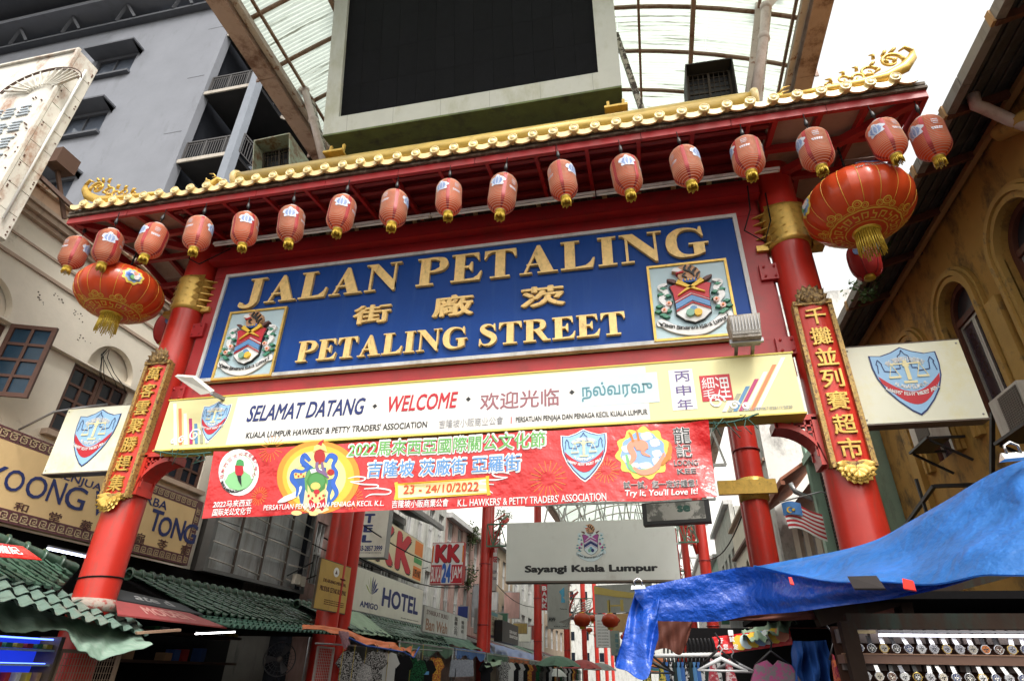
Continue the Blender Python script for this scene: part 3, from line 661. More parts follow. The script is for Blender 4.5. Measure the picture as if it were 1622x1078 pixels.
for ch, u0, v0, u1, v1 in (('街',557,516,622,482),('廠',684,505,752,466),('茨',825,490,895,452)):
    p, q = bp(u0, v0), bp(u1, v1); txt(G0, ch, p[0], p[1], q[0], q[1]+.02, LETGOLD, board, .10, .055, .03, name='letter')
for k, (u0, v0, u1, v1) in enumerate(((338,600,447,489),(1041,538,1147,413))):
    p, q = G0.px(u0, v0, .13), G0.px(u1, v1, .13)
    a0, z0, a1, z1 = p[0], p[1], q[0], q[1]
    if k == 0: a1 = G0.px(440,540,.13)[0]
    else: a0 = G0.px(1034,480,.13)[0]; a1 = G0.px(1157,470,.13)[0]
    pn = MB().pbox(G0, a0, z0, a1, z1, .101, .125).build('crest_panel', flat('crest_sky', (.45,.60,.66)), board)
    m = MB(); t = .035
    for q_ in ((a0-t,z0-t,a1+t,z0),(a0-t,z1,a1+t,z1+t),(a0-t,z0,a0,z1),(a1,z0,a1+t,z1)): m.pbox(G0, *q_, .1005, .15)
    m.build('crest_frame', GOLD, pn)
    city_crest(G0, (a0+a1)/2+.01, z0+.05, (a1-a0)*.98, (z1-z0)*.86, pn, .125)

# ------------------------------------------------------------------ welcome sign box
YO = .45
YELS = M('welcome_sign_face', (.74,.68,.34), .35, var=.04, bump=0, dirt=(.5,.45,.25), dscale=(3,3,.7), dth=(.6,.8))
wel = thing('welcome_sign', 'long yellow light box reading Selamat Datang under the blue board', 'signboard', (0, -.3, 4.44))
wa0, wz0, wa1, wz1 = -4.39, 4.45, 4.60, 5.24
MB().pbox(G0, wa0, wz0, wa1, wz1, .16, YO).build('box', YELS, wel)
m = MB()
for q in ((wa0-.02,wz0-.02,wa1+.02,wz0),(wa0-.02,wz1,wa1+.02,wz1+.02)): m.pbox(G0, *q, .15, YO+.01)
m.build('edge_trim', flat('yellow_trim', (.62,.50,.08)), wel)
m = MB(); MB
p0, p1 = -3.0, 2.95
m.pbox(G0, p0-.2, wz0+.02, p1-.15, wz1-.03, YO, YO+.003)
m.build('white_field', flat('sign_white_field', (.74,.72,.68)), wel)
wp = lambda u, v: G0.px(u, v, YO)
def wtxt(b, u0, v0, u1, v1, mat, bold=.02, shear=0, d=.006, dz=0):
    p, q = wp(u0, v0), wp(u1, v1); return txt(G0, b, p[0], p[1]+dz, q[0], q[1]+dz, mat, wel, YO+.0035, d, bold, shear)
tpx(G0, 'SELAMAT DATANG', 391, 668, 575, 25, NAVY, wel, YO+.0035, .006, .02, .12); tpx(G0, 'WELCOME', 612, 653, 723, 25, REDP, wel, YO+.0035, .006, .02, .12)
p, q = wp(757, 654), wp(890, 605)
MB().pbox(G0, p[0], p[1], q[0], q[1], YO+.003, YO+.005).build('white_patch', WHITE, wel); p, q = wp(913, 645), wp(1040, 589)
MB().pbox(G0, p[0], p[1], q[0], q[1], YO+.003, YO+.005).build('white_patch', PALEB, wel)
p, q = wp(1066, 650), wp(1096, 584)
MB().pbox(G0, p[0], p[1], q[0], q[1], YO+.003, YO+.005).build('white_patch', WHITE, wel)
txts = [('欢迎光临', 760, 650, 886, 27, flat('plum_text', (.30,.12,.14)), .018), ('நல்வரவு', 922, 636, 1035, 29, TEALP, .018),
        ("KUALA LUMPUR HAWKERS' & PETTY TRADERS' ASSOCIATION", 389, 694, 676, 9.5, INK, .012), ('吉隆坡小贩商业公會', 695, 678, 797, 13, GREYP, .0),
        ('PERSATUAN PENJAJA DAN PENIAGA KECIL KUALA LUMPUR', 817, 671, 1026, 10.5, INK, .012), ('DBKL.JPPP/IK7/0281/1/2020', 1176, 652, 1256, 6, GREYP, .0)]
for b, u0, v0, u1, h, mt, bo in txts: tpx(G0, b, u0, v0, u1, h, mt, wel, YO+.0055, .004, bo)
for i, ch in enumerate('丙申年'):
    p, q = wp(1070+2*i, 605+22*i), wp(1091+2.5*i, 587+22*i); txt(G0, ch, p[0], p[1], q[0], q[1], flat('violet_text', (.12,.08,.25)), wel, YO+.0055, .004, .008)
for u, v in ((594,643),(742,632),(906,621)):
    p = wp(u, v); MB().prism(G0, [(p[0]-.035,p[1]),(p[0],p[1]-.035),(p[0]+.035,p[1]),(p[0],p[1]+.035)], YO, YO+.008).build('diamond_mark', INK, wel)
p, q = wp(809, 671), wp(810, 660); MB().pbox(G0, p[0], p[1], p[0]+.012, q[1], YO, YO+.006).build('divider_mark', REDP, wel)
p, q = wp(1113, 636), wp(1155, 592)
sq = MB().pbox(G0, p[0], p[1], q[0], q[1], YO, YO+.006).build('seal_mark', REDP, wel)
txt(G0, '浬', p[0]+.18, p[1]+.03, q[0]-.02, q[1]-.03, WHITE, sq, YO+.006, .003, 0); txt(G0, '細', p[0]+.02, p[1]+.17, p[0]+.17, q[1]-.03, WHITE, sq, YO+.006, .003, 0); txt(G0, '毛', p[0]+.02, p[1]+.03, p[0]+.17, p[1]+.16, WHITE, sq, YO+.006, .003, 0)
# slanting colour stripes and curls at both ends
cols = [WHITE, flat('orange_stripe', (.7,.22,.08)), WHITE, MAG, flat('blue_stripe', (.1,.25,.45)), flat('grey_stripe', (.35,.35,.25))]
for s, ax in ((1, wa1), (-1, wa0)):
    for i in range(7):
        b0 = ax-s*(.08+.12*i); zt_ = wz1-.05-.09*i; zb = wz0+.06
        sl = .62*(zt_-zb)*s
        MB().prism(G0, [(b0-(sl if s > 0 else 0),zb),(b0-(sl if s > 0 else 0)-s*.05,zb),(b0-s*.05-(0 if s>0 else -0)+(0 if s>0 else -sl*0),zt_),(b0,zt_)] if s > 0 else [(b0,zt_),(b0+.05,zt_),(b0+.05+.35*(zt_-zb),zb),(b0+.35*(zt_-zb),zb)], YO, YO+.0045+.0006*i).build('stripe_mark', cols[i%6], wel)
    m = MB(); ca = ax-s*(.98 if s > 0 else .62); cz = wz0+.2
    for cc, r in (((ca,cz),.10),((ca+s*.2,cz-.06),.06),((ca+s*.33,cz-.08),.045)):
        pts = [(cc[0]+math.cos(t*.5)*r*(1-t/22), cc[1]+math.sin(t*.5)*r*(1-t/22)) for t in range(18)]
        addstroke(m, lambda p, off: G0.P(p[0], p[1], off), pts, [.022]*18, YO, YO+.0105, 2)
    m.build('curl_mark', WHITE, wel)
p = wp(347, 637); q = wp(347, 696); ew = .44; assoc_emblem(G0, p[0], p[1], ew, (p[1]-q[1]), wel, YO+.004)

# ------------------------------------------------------------------ side signs
for sx, uvs in ((1, ((1327,552),(1335,672),(1561,663),(1523,537))), (-1, ((105,648),(72,748),(190,745),(222,640)))):
    pp = [G0.px(u, v, .08) for u, v in uvs]
    if sx > 0: a0, a1 = 5.33, (pp[2][0]+pp[3][0])/2
    else: a0, a1 = (pp[0][0]+pp[1][0])/2, -5.33
    z1 = (pp[0][1]+pp[3][1])/2; z0 = (pp[1][1]+pp[2][1])/2
    t = thing('side_sign', 'cream light box with blue association shield beside the '+('right' if sx > 0 else 'left')+' gate pillar', 'signboard', ((a0+a1)/2, 0, z0), 'shield light boxes fixed to the gate pillars')
    MB().pbox(G0, a0, z0, a1, z1, -.1, .08).build('box', M('cream_sign_face', (.76,.76,.62), .35, var=.05, vs=1.5, bump=0, dirt=(.70,.62,.22), dscale=(1.1,1.1,1.1), dth=(.5,.72), damt=.7), t)
    m = MB(); m.pbox(G0, a0-.01, z0-.02, a1+.01, z0, -.11, .085); m.pbox(G0, a0-.01, z1, a1+.01, z1+.012, -.11, .085)
    m.build('edge_trim', flat('sign_edge_brown', (.12,.09,.07)), t)
    for aa in (a0+.04, a1-.04):
        for zz in (z0+.05, z1-.05): MB().lathe(G0.P(aa, zz, .08), [(.012,0),(.01,-.008),(0,-.01)], 8, axis=(0,1,0)).build('screw', STEEL, t)
    assoc_emblem(G0, (a0+a1)/2-.02*sx+(.0), z1-.06, (a1-a0)*.56, (z1-z0)*.86, t, .083, rim=None)
# ================================================================== festival banner
BO = .62
ban = thing('festival_banner', 'red vinyl festival banner dated 23 - 24/10/2022 tied below the yellow sign', 'banner', (0, -BO, 3.4))
tl, tr, br_, bl = [G0.px(u, v, BO) for u, v in ((338,714),(1122,665),(1136,788),(317,820))]
def bw(a, z):
    return .03*math.sin(a*1.9+z*1.1)*(.35+.65*min(1, abs(4.4-z)))+.010*math.sin(a*4.2-z*2)+.05*math.exp(-((a-3.4)/.2)**2)*math.sin(z*5+a*3)
def bP(s, t, o=0):
    a = (bl[0]*(1-s)+br_[0]*s)*(1-t)+(tl[0]*(1-s)+tr[0]*s)*t; z = (bl[1]*(1-s)+br_[1]*s)*(1-t)+(tl[1]*(1-s)+tr[1]*s)*t
    z -= .012*abs(math.sin(s*PI*9))*t-.008*math.sin(s*34)*(1-t)
    return G0.P(a, z, BO+o+bw(a, z))
VINYL = M('red_vinyl', (.60,.012,.015), .26, var=.06, bump=.9, bs=2.6, coat=.5, bdist=.10)
m = MB().grid(lambda s, t: bP(s, t), 160, 22); m.grid(lambda s, t: bP(1-s, t, -.004), 160, 22); m.build('vinyl_sheet', VINYL, ban)
bq = lambda u, v: G0.px(u, v, BO+.01)
def btxt(b, u0, v0, u1, h, mat, bold=.01, o=.008, shear=0):
    return tpx(G0, b, u0, v0, u1, h, mat, ban, BO+o, .003, bold, shear, warp=bw)
def bpoly(name, polys, mat, o, px=True):
    for P in polys:
        m = MB(); Q = [bq(*p) for p in P] if px else P
        ar = sum(Q[i][0]*Q[(i+1)%len(Q)][1]-Q[(i+1)%len(Q)][0]*Q[i][1] for i in range(len(Q)))
        if ar < 0: Q = Q[::-1]
        c = (sum(x for x, _ in Q)/len(Q), sum(z for _, z in Q)/len(Q))
        rings = 6; vs = [G0.P(*c, BO+o+bw(*c))]; fs = []
        for r in range(1, rings+1):
            for x, z in Q: xx, zz = c[0]+(x-c[0])*r/rings, c[1]+(z-c[1])*r/rings; vs.append(G0.P(xx, zz, BO+o+bw(xx, zz)))
        n = len(Q); fs += [(0, 1+i, 1+(i+1)%n) for i in range(n)]
        for r in range(rings-1): fs += [(1+r*n+i, 1+(r+1)*n+i, 1+(r+1)*n+(i+1)%n, 1+r*n+(i+1)%n) for i in range(n)]
        m.add(vs, fs); ob = m.build(name, mat, ban)
    return ob
def bell(u, v, ru, rv, n=28, wob=0, k=9): return [(u+ru*math.cos(2*PI*i/n)*(1+wob*math.sin(k*2*PI*i/n)), v+rv*math.sin(2*PI*i/n)*(1+wob*math.sin(k*2*PI*i/n))) for i in range(n)]
def bstroke(name, lst, mat, o):
    for pts, wd in lst: m = MB(); addstroke(m, lambda p, off: G0.P(p[0], p[1], off+bw(p[0], p[1])), [bq(*p) for p in pts], [w_*.0087 for w_ in wd], BO+o-.001, BO+o, 5); ob = m.build(name, mat, ban)
    return ob
# white round seal with bearded figure
bpoly('round_badge', [bell(377,747,33,37)], WHITE, .006); bpoly('badge_ring', [bell(377,747,26,29)], GREENL, .008); bpoly('badge_field', [bell(377,747,25,28)], WHITE, .010)
bpoly('badge_robe', [[(354,762),(360,750),(372,744),(384,744),(396,752),(399,762),(390,772),(377,776),(362,772)]], GREENL, .012)
bpoly('badge_face', [[(371,736),(384,736),(385,748),(378,758),(371,748)]], REDP, .014); bpoly('badge_hat', [[(372,736),(374,728),(379,726),(385,729),(386,737)]], GREENP, .015); bpoly('badge_beard', [[(374,752),(381,752),(382,770),(376,760)]], INK, .016)
c = bq(377, 747); m = MB(); addarc(m, G0, '马来西亚关公文化推广中心', c[0], c[1], .262, 200, -20, .062, BO+.009, .002, .008, bw); m.build('badge_lettering', REDP, ban)
m = MB(); addarc(m, G0, 'PERSATUAN KEBUDAYAAN GUAN GONG MALAYSIA', c[0], c[1], .262, 205, 335, .042, BO+.009, .002, .008, bw); m.build('badge_lettering', INK, ban)
btxt('2022马来西亚', 334, 803, 397, 11, WHITE, .02); btxt('国际关公文化节', 333, 816, 396, 11.5, WHITE, .02)
# sun disc and armoured figure
bpoly('sun_glow', [bell(505,756,66,58,36)], flat('amber_print', (.78,.28,.03)), .005); bpoly('sun_disc', [bell(505,756,57,51,36)], flat('sun_orange', (.85,.48,.05)), .0065); bpoly('sun_core', [bell(502,756,47,42,36)], flat('sun_yellow', (.9,.75,.28)), .008)
bpoly('figure_skirt', [[(484,776),(492,770),(514,770),(521,780),(519,796),(523,808),(510,813),(492,813),(480,804),(482,790)]], flat('skirt_cream', (.78,.66,.36)), .0105)
bpoly('figure_trim', [[(490,792),(497,788),(504,800),(498,811),(490,808)],[(508,790),(516,788),(518,800),(512,810),(506,804)]], REDP, .012)
bpoly('figure_mantle', [[(466,744),(480,736),(492,736),(500,742),(515,740),(528,742),(535,752),(530,768),(524,786),(527,800),(516,806),(486,806),(476,796),(472,776),(464,762)]], flat('mantle_blue', (.03,.12,.38)), .0100)
bpoly('figure_robe', [[(488,746),(497,740),(513,742),(521,750),(520,768),(514,776),(518,786),(506,790),(490,786),(484,774),(483,758)]], flat('robe_green', (.12,.33,.10)), .011)
bpoly('figure_armour', [[(488,760),(500,752),(514,756),(519,770),(514,790),(500,797),(488,786)]], flat('armour_cream', (.75,.6,.25)), .013)
bpoly('figure_shoulder', [[(465,745),(478,738),(487,744),(484,756),(468,758)],[(517,740),(530,744),(531,757),(520,760)]], flat('shoulder_gold', (.8,.6,.2)), .013)
bstroke('figure_sash', [([(492,730),(483,721),(480,731),(489,739),(480,747),(467,746),(463,758),(472,772),(470,786)], [5,8,8,6,5,6,7,6,3]),([(516,732),(523,721),(532,726),(528,738),(534,750),(529,766),(535,782),(525,796)], [5,8,8,6,6,7,7,3])], BLUEP, .014)
bpoly('figure_face', [bell(507,723,9,12,12)], SKIN, .015); bpoly('figure_crown', [[(497,716),(499,707),(505,703),(510,700),(516,706),(519,716),(508,711)]], flat('crown_gold', (.85,.62,.22)), .017)
bstroke('figure_plume', [([(507,705),(510,700),(514,697)], [8,5,1])], REDP, .019)
bstroke('figure_beard', [([(503,732),(504,744),(514,750),(522,757)], [5,5,4,2]), ([(511,732),(513,744),(519,752)], [4,4,2])], flat('beard_violet', (.2,.12,.25)), .019)
bpoly('figure_tunic', [[(486,762),(492,750),(500,747),(512,750),(518,760),(516,774),(508,780),(494,779)]], flat('tunic_green', (.06,.22,.05)), .0155)
bpoly('figure_cuff', [[(492,744),(504,741),(516,745),(514,750),(503,747),(494,750)]], WHITE, .0165)
bpoly('figure_scale', [bell(470+4*k, 751+(k%2)*3, 1.6, 1.6, 6) for k in range(4)]+[bell(490+6*k, 785+(k%2)*4, 2, 2, 6) for k in range(5)], REDP, .0185)
bpoly('figure_belt', [bell(503,762,13,12,14),], flat('belt_green', (.08,.28,.08)), .017); bpoly('figure_belt_face', [bell(501,770,8,6,12)], flat('belt_gold', (.8,.55,.15)), .019); bpoly('figure_mask_mouth', [bell(503,779,5,4,10)], REDP, .020)
bpoly('figure_hand', [bell(525,748,6,5,10)], SKIN, .018)
bstroke('figure_blade', [([(440,795),(452,790),(470,782),(478,770)], [2,9,9,3])], WHITE, .013)
bpoly('figure_boot', [bell(470,812,9,4,10),bell(498,813,8,4,10)], flat('boot_gold', (.8,.6,.25)), .012)
m = MB()
for k, (u0, u1, b) in enumerate(((549,866,'2022馬來西亞國際關公文化節'),(580,826,'吉隆坡 茨廠街 亞羅街'))):
    v0, h = ((726,27),(758,29))[k]
    btxt(b, u0-1, v0+1, u1+1, h+2, WHITE, .06, .007); btxt(b, u0+2, v0-2, u1-2, h-4, flat('banner_green', (.14,.42,.10)) if k == 0 else flat('banner_blue', (.12,.30,.62)),   .012, .011)
p = [(628,765),(771,755),(773,781),(628,791)]; bpoly('scroll_shadow', [p], YELP, .006); bpoly('scroll_plaque', [[(630,768),(769,758),(771,779),(630,788)]], flat('scroll_cream', (.9,.78,.40)), .008)  # yellow margin printed around the cream plaque
bstroke('scroll_roll', [([(627,763),(628,778),(626,791)], [5,4,5]), ([(772,753),(772,767),(774,783)], [5,4,5])], YELP, .010)
btxt('23 - 24/10/2022', 638, 781, 758, 14, flat('date_red', (.65,.08,.02)), .02, .016)
btxt('PERSATUAN PENJAJA DAN PENIAGA KECIL K.L.', 416, 810, 608, 10.5, WHITE, .01, .021); btxt('吉隆坡小販商業公會', 620, 804, 709, 12.5, WHITE, .01); btxt("K.L. HAWKERS' & PETTY TRADERS' ASSOCIATION", 724, 801, 961, 11.5, WHITE, .01)
cl = []
for (u, v, s) in ((560,770,1),(800,762,-1)):
    cl += [([(u-8*s,v-12),(u+6*s,v-15),(u+20*s,v-13),(u+14*s,v-8),(u-4*s,v-7)], [.8,2,2.2,2,1]), ([(u-4*s,v-6.5),(u+14*s,v-3),(u+38*s,v-2),(u+36*s,v+3),(u+18*s,v+4)], [1,2,2.2,2,1]), ([(u+18*s,v+4.5),(u+38*s,v+3),(u+58*s,v+6),(u+54*s,v+12),(u+30*s,v+13),(u+20*s,v+18)], [1,2,2.2,2,2,.8])]
bstroke('cloud_swirl', cl, WHITE, .009)
for u, v, r in ((410,785,14),(868,758,26),(430,710,22),(960,745,18),(560,790,16)):
    c = bq(u, v); m = MB()
    for k in range(18):
        a = 2*PI*k/18; r0, r1 = r*.0035, r*.0087
        addstroke(m, lambda p, off: G0.P(p[0], p[1], off+bw(p[0], p[1])), [(c[0]+math.cos(a)*r0, c[1]+math.sin(a)*r0), (c[0]+math.cos(a)*r1, c[1]+math.sin(a)*r1)], [.006,.008], BO+.003, BO+.005, 1)
    m.build('firework_mark', flat('firework_orange', (.75,.22,.03)), ban)
p, q = bq(924, 682), bq(924, 760); assoc_emblem(G0, p[0], p[1], .52, p[1]-q[1], ban, BO+.004, warp=bw)
# dragon medallion
bpoly('medallion_rim', [bell(1019,717,42,40,60,.08,11)], flat('medallion_yellow', (.85,.62,.10)), .006)
random.seed(3)
bpoly('medallion_sky', [bell(1019,717,35,33,40,.05,9)], flat('medallion_blue', (.25,.42,.7)), .008)
bpoly('medallion_cloud', [bell(1019+31*math.cos(k*.7)*random.uniform(.6,1), 717+29*math.sin(k*.7)*random.uniform(.6,1), random.uniform(6,11), random.uniform(4,7), 12, .1, 4) for k in range(9)], WHITE, .010)
bstroke('medallion_dragon', [([(998,735),(1004,722),(998,708),(1008,700),(1022,704),(1018,716),(1030,722)], [3,8,9,9,8,5,2]), ([(1003,740),(1016,748),(1034,744),(1046,730),(1052,716)], [3,7,8,6,2])], flat('dragon_coral', (.8,.3,.2)), .013)
bstroke('medallion_body', [([(992,720),(1000,742),(1020,746),(1040,738),(1052,722)], [3,6,6,5,2])], flat('dragon_green', (.2,.5,.2)), .012)
bpoly('medallion_head', [bell(1016,706,11,8,14,.12,6)], flat('dragon_coral', (0,0,0)), .015)
bstroke('medallion_flame', [([(1048,735),(1058,722),(1062,708),(1060,698)], [3,7,5,1]), ([(1003,700),(1000,690),(996,684)], [3,3,1]), ([(1012,698),(1010,688),(1008,680)], [3,3,1])], ORANP, .015)
for ch, u0, v0, u1, v1 in (('龍',1068,702,1096,27),('記',1072,724,1098,22),('LOONG',1068,737,1107,10),('KEE',1073,750,1104,9)):
    btxt(ch, u0, v0, u1, v1, WHITE, .04, .008); btxt(ch, u0+.5, v0-.5, u1-.5, v1-1, INK, .0, .0115)
btxt('試一試，您一定好鍾意！', 988, 775, 1106, 13, WHITE, .04, .008); btxt('試一試，您一定好鍾意！', 988.5, 774.5, 1105.5, 12, INK, 0, .0115)
btxt("Try It, You'll Love It!", 990, 789, 1106, 13, WHITE, .02, .008, .15)
for u0, v0, u1, v1, drop in ((330,714,250,716,0),(1122,667,1200,658,0)):
    p = bq(u0, v0); q = G0.px(u1, v1, .5)
    m = MB(); P = [G0.P(p[0]+(q[0]-p[0])*t/8, p[1]+(q[1]-p[1])*t/8-.04*math.sin(PI*t/8), BO-.05+.01*math.sin(t*3)) for t in range(9)]
    m.tube(P, .012, 6)
    for k in range(7): b = P[1+k]; m.tube([b, b+Vector((random.uniform(-.1,.1), -.02, random.uniform(-.12,.06))), b+Vector((random.uniform(-.15,.15), -.03, random.uniform(-.22,.05)))], .006, 4)
    m.build('tie_rope', M('green_rope', (.03,.10,.08), .7), ban)

# ================================================================== lamps on the gate
def flood(x, z, rz, lab):
    t = thing('flood_light', lab, 'flood light', (x, -.62, z), 'flood lights over the name board')
    m = MB(); h = m.hexa; 
    h([(x-.17,-.80,z-.16),(x+.17,-.80,z-.16),(x+.17,-.62,z-.2),(x-.17,-.62,z-.2),(x-.19,-.84,z+.14),(x+.19,-.84,z+.14),(x+.19,-.60,z+.1),(x-.19,-.60,z+.1)]); m.build('housing', M('lamp_housing', (.42,.38,.33), .5, dirt=(.2,.16,.12), dth=(.4,.6), dscale=(8,8,8)), t)
    m = MB(); m.hexa([(x-.16,-.815,z-.12),(x+.16,-.815,z-.12),(x+.16,-.79,z-.12),(x-.16,-.79,z-.12),(x-.17,-.855,z+.11),(x+.17,-.855,z+.11),(x+.17,-.83,z+.11),(x-.17,-.83,z+.11)]); g = m.build('glass', flat('lamp_glass', (.45,.42,.38), .2), t)
    m = MB()
    for k in range(9): m.box((x-.15+.0375*k, -.85, z+.01), (.006, .02, .22))
    m.build('grille_bar', STEEL, g)
    MB().bar((x-.1,-.62,z-.12), (x-.1,-.15,z-.3), .04).bar((x+.1,-.62,z-.12), (x+.1,-.15,z-.3), .04).bar((x-.2,-.7,z-.17),(x+.2,-.7,z-.17),.05).build('bracket', STEEL, t)
    return t
f1 = flood(4.05, 5.5, 0, 'square flood lamp beside the right crest of the blue board')
t = thing('flood_light', 'tilted white flood lamp at the lower left corner of the blue board', 'flood light', (-3.85, -.6, 5.36), 'flood lights over the name board')
m = MB(); a, b, c_, d = [onY(u, v, -.7) for u, v in ((284,600),(312,602),(335,622),(318,625))]
m.hexa([a+Vector((0,-.1,0)), b+Vector((0,-.1,0)), c_, d, a+Vector((0,-.06,.05)), b+Vector((0,-.06,.05)), c_+Vector((0,.05,.06)), d+Vector((0,.05,.06))]); m.build('lamp_head', M('lamp_face', (.6,.58,.52), .4), t)
MB().bar(c_, c_+Vector((.05,.5,.02)), .05).build('bracket', STEEL, t)
fl = thing('tube_light', 'long white fluorescent strip under the gate roof', 'strip light', (0, -.62, 8.2))
m = MB(); a0, a1 = onY(340, 383, -.62), onY(1236, 269, -.62); z = (a0.z+a1.z)/2-.02
n = 7
for k in range(n):
    x0 = a0.x+(a1.x-a0.x)*k/n+.01; x1 = a0.x+(a1.x-a0.x)*(k+1)/n-.01
    MB().box(((x0+x1)/2, -.62, z), (x1-x0, .07, .05)).build('batten', M('batten_white', (.6,.56,.54), .5, dirt=(.3,.25,.22), dth=(.5,.7)), fl)
    MB().tube([(x0+.03,-.63,z-.045),(x1-.03,-.63,z-.045)], .016, 8).build('tube', flat('lamp_tube_white', (.75,.74,.72), .3), fl)
# loose cables under the roof
for P in ([(4.55,-.4,8.1),(4.5,-.45,7.6),(4.35,-.5,7.2),(4.6,-.45,7.0),(4.75,-.4,7.4),(4.8,-.3,8.0)], [(-4.9,-.5,8.3),(-4.85,-.55,7.95),(-4.6,-.55,7.8),(-4.1,-.5,8.1)], [(-5.35,-.9,8.35),(-5.38,-.9,8.0),(-5.4,-.9,7.9)]):
    MB().tube(P, .011, 5).build('cable', WIRE, gate)
MB().lathe((-5.4,-.9,7.8), [(0,0),(.035,.02),(.05,.06),(.03,.11),(0,.12)], 10).build('lamp_socket', BLACK, gate)

# ================================================================== small ribbed lanterns
LANM = M('lantern_mesh_red', (.80,.15,.045), .5, var=.12, vs=5, trans=.5, bump=0, dirt=(.70,.26,.13), dscale=(2,2,5), dth=(.45,.7), damt=.5, objvar=.16)
LRIB = M('lantern_rib', (.80,.48,.34), .5, bump=0, objvar=.12); LSEAM = M('lantern_seam', (.34,.018,.02), .5, bump=0)
TASS = M('gold_fringe', (.60,.42,.05), .35, metal=.4, var=.2, vs=30, bump=0)
def lprof(t):   # t 0 bottom .. 1 top ; returns r, z  (height .56)
    z = -.30+.60*t; k = abs(t-.5)*2
    r = .205*(1-max(0, (k-.45)/.55)**2.3*.62); return r, z
def on_lan(th, z, off):
    t = max(0, min(1, (z+.30)/.60)); r, _ = lprof(t); return Vector(((r+off)*math.cos(th), (r+off)*math.sin(th), z))
def small_lantern(lab):
    t = thing('paper_lantern', lab, 'lantern', (0, 0, 0), 'small ribbed lanterns along the roof edge')
    NR = 26; prof = []
    for i in range(NR*2+1):
        tt = i/(NR*2); r, z = lprof(tt); prof.append((r+(.0035 if i % 2 == 0 else -.0035), z))
    body = MB().lathe((0,0,0), prof, 36).build('lantern_body', LANM, t)
    m = MB()
    for i in range(NR+1):
        r, z = lprof(i/NR); 
        m.lathe((0,0,z), [(r+.002,-.0036),(r+.0072,0),(r+.002,.0036)], 36)
    m.build('lantern_rib', LRIB, body)
    m = MB()
    for k in range(4):
        th0 = k*PI/2+.4
        m.grid(lambda s, q: on_lan(th0-.13+.26*s*(1-.0*q), -.295+.59*q, .0068), 3, 26)
    m.build('lantern_seam', LSEAM, body)
    random.seed(11)
    for th0, zc in ((-PI/2-.15, .07), (PI/2-.15, .07)):
        n = 26; rr = [1+.14*math.sin(5*a)+.1*math.sin(8*a+1) for a in [2*PI*i/n for i in range(n)]]
        m = MB(); vs = [on_lan(th0, zc, .011)]; fs = []
        for r_ in (1, 2, 3):
            for i in range(n):
                a = 2*PI*i/n; vs.append(on_lan(th0+.55*rr[i]*math.cos(a)*r_/3, zc+.085*rr[i]*math.sin(a)*r_/3, .011))
        fs = [(0,1+i,1+(i+1)%n) for i in range(n)]
        for q in range(2): fs += [(1+q*n+i, 1+(q+1)*n+i, 1+(q+1)*n+(i+1)%n, 1+q*n+(i+1)%n) for i in range(n)]
        m.add(vs, fs); m.build('cloud_patch', flat('patch_pale', (.55,.58,.66)), body)
        m = MB()
        for i in range(8):
            z = zc-.062+.017*i; L = .4*math.cos((i-3)/4*1.2)+.04*math.sin(i*3)
            for q in range(3):
                s0 = th0-L+2*L*q/3+.03; m.grid(lambda s, t_: on_lan(s0+(2*L/3-.07)*s, z+.011*t_+.004*math.sin(s*5+i), .0145), 3, 1)
        m.build('patch_stripe', flat('patch_blue', (.18,.28,.55)), body)
        m = MB()
        for i, (bz, L) in enumerate(((.12,.20),(.09,.2),(.06,.16),(-.0,.34),(-.02,.30))):
            for q in range(5):
                s0 = th0+1.25-L+2*L*q/5; m.grid(lambda s, t_: on_lan(s0+(2*L/5-.03)*s, bz+.014*t_, .011), 2, 1)
        m.build('lantern_lettering', flat('patch_pale', (0,0,0)), body)
    MB().lathe((0,0,.30), [(.075,-.012),(.095,-.01),(.095,.008),(.06,.012),(0,.012)], 20).build('top_rim', flat('rim_white', (.6,.5,.48)), t)
    c = MB().lathe((0,0,-.30), [(.07,.01),(.075,-.035),(.06,-.04),(.0,-.02)], 18).build('bottom_cap', TASS, t)
    m = MB()
    for k in range(22):
        a = 2*PI*k/22; r = .066; m.tube([(r*math.cos(a), r*math.sin(a), -.33), (r*1.06*math.cos(a), r*1.06*math.sin(a), -.40-.015*(k%3))], .0085, 4)
    m.build('fringe', TASS, c)
    h = MB().tube([(0,0,.30),(.004,0,.42),(0,0,.50),(.0,0,.66)], .007, 6).build('hanging_wire', WIRE, t)
    MB().lathe((0,0,.43), [(0,0),(.022,.005),(.03,.03),(.024,.09),(.012,.12),(0,.12)], 10).build('lamp_socket', BLACK, t)
    return t
LPX = [(118,400),(171,391),(241,381),(314,370),(388,363),(461,355),(541,338),(624,330),(711,313),(796,307),(891,286),(992,277),(1087,263),(1184,248),(1291,237),(1404,221),(1473,219)]
ORD = ['leftmost','second from left','third from left','fourth from left','fifth from left','sixth from left','seventh from left','eighth from left','ninth, in the middle','eighth from right','seventh from right','sixth from right','fifth from right','fourth from right','third from right','second from right','rightmost']
proto = None; random.seed(21)
for i, (u, v) in enumerate(LPX):
    p = onY(u, v, -1.52 if 0 < i < 16 else -1.42)
    if i == 0: p = onY(u, v, -1.25)
    if i == 16: p = onY(u, v, -1.35)
    lab = 'small orange-red ribbed lantern under the gate eave, '+ORD[i]+' of the row'
    if proto is None: proto = small_lantern(lab); o = proto
    else: o = copy_tree(proto); o['label'] = lab
    o.location = p; az = math.atan2(CAMP.y-p.y, CAMP.x-p.x)
    o.rotation_euler = (random.uniform(-.09,.09), random.uniform(-.10,.10), az+PI/2+random.uniform(-1.25,1.25)); s_ = random.uniform(.88,.94)
    o.scale = (s_, s_, s_*random.uniform(1.08,1.15))

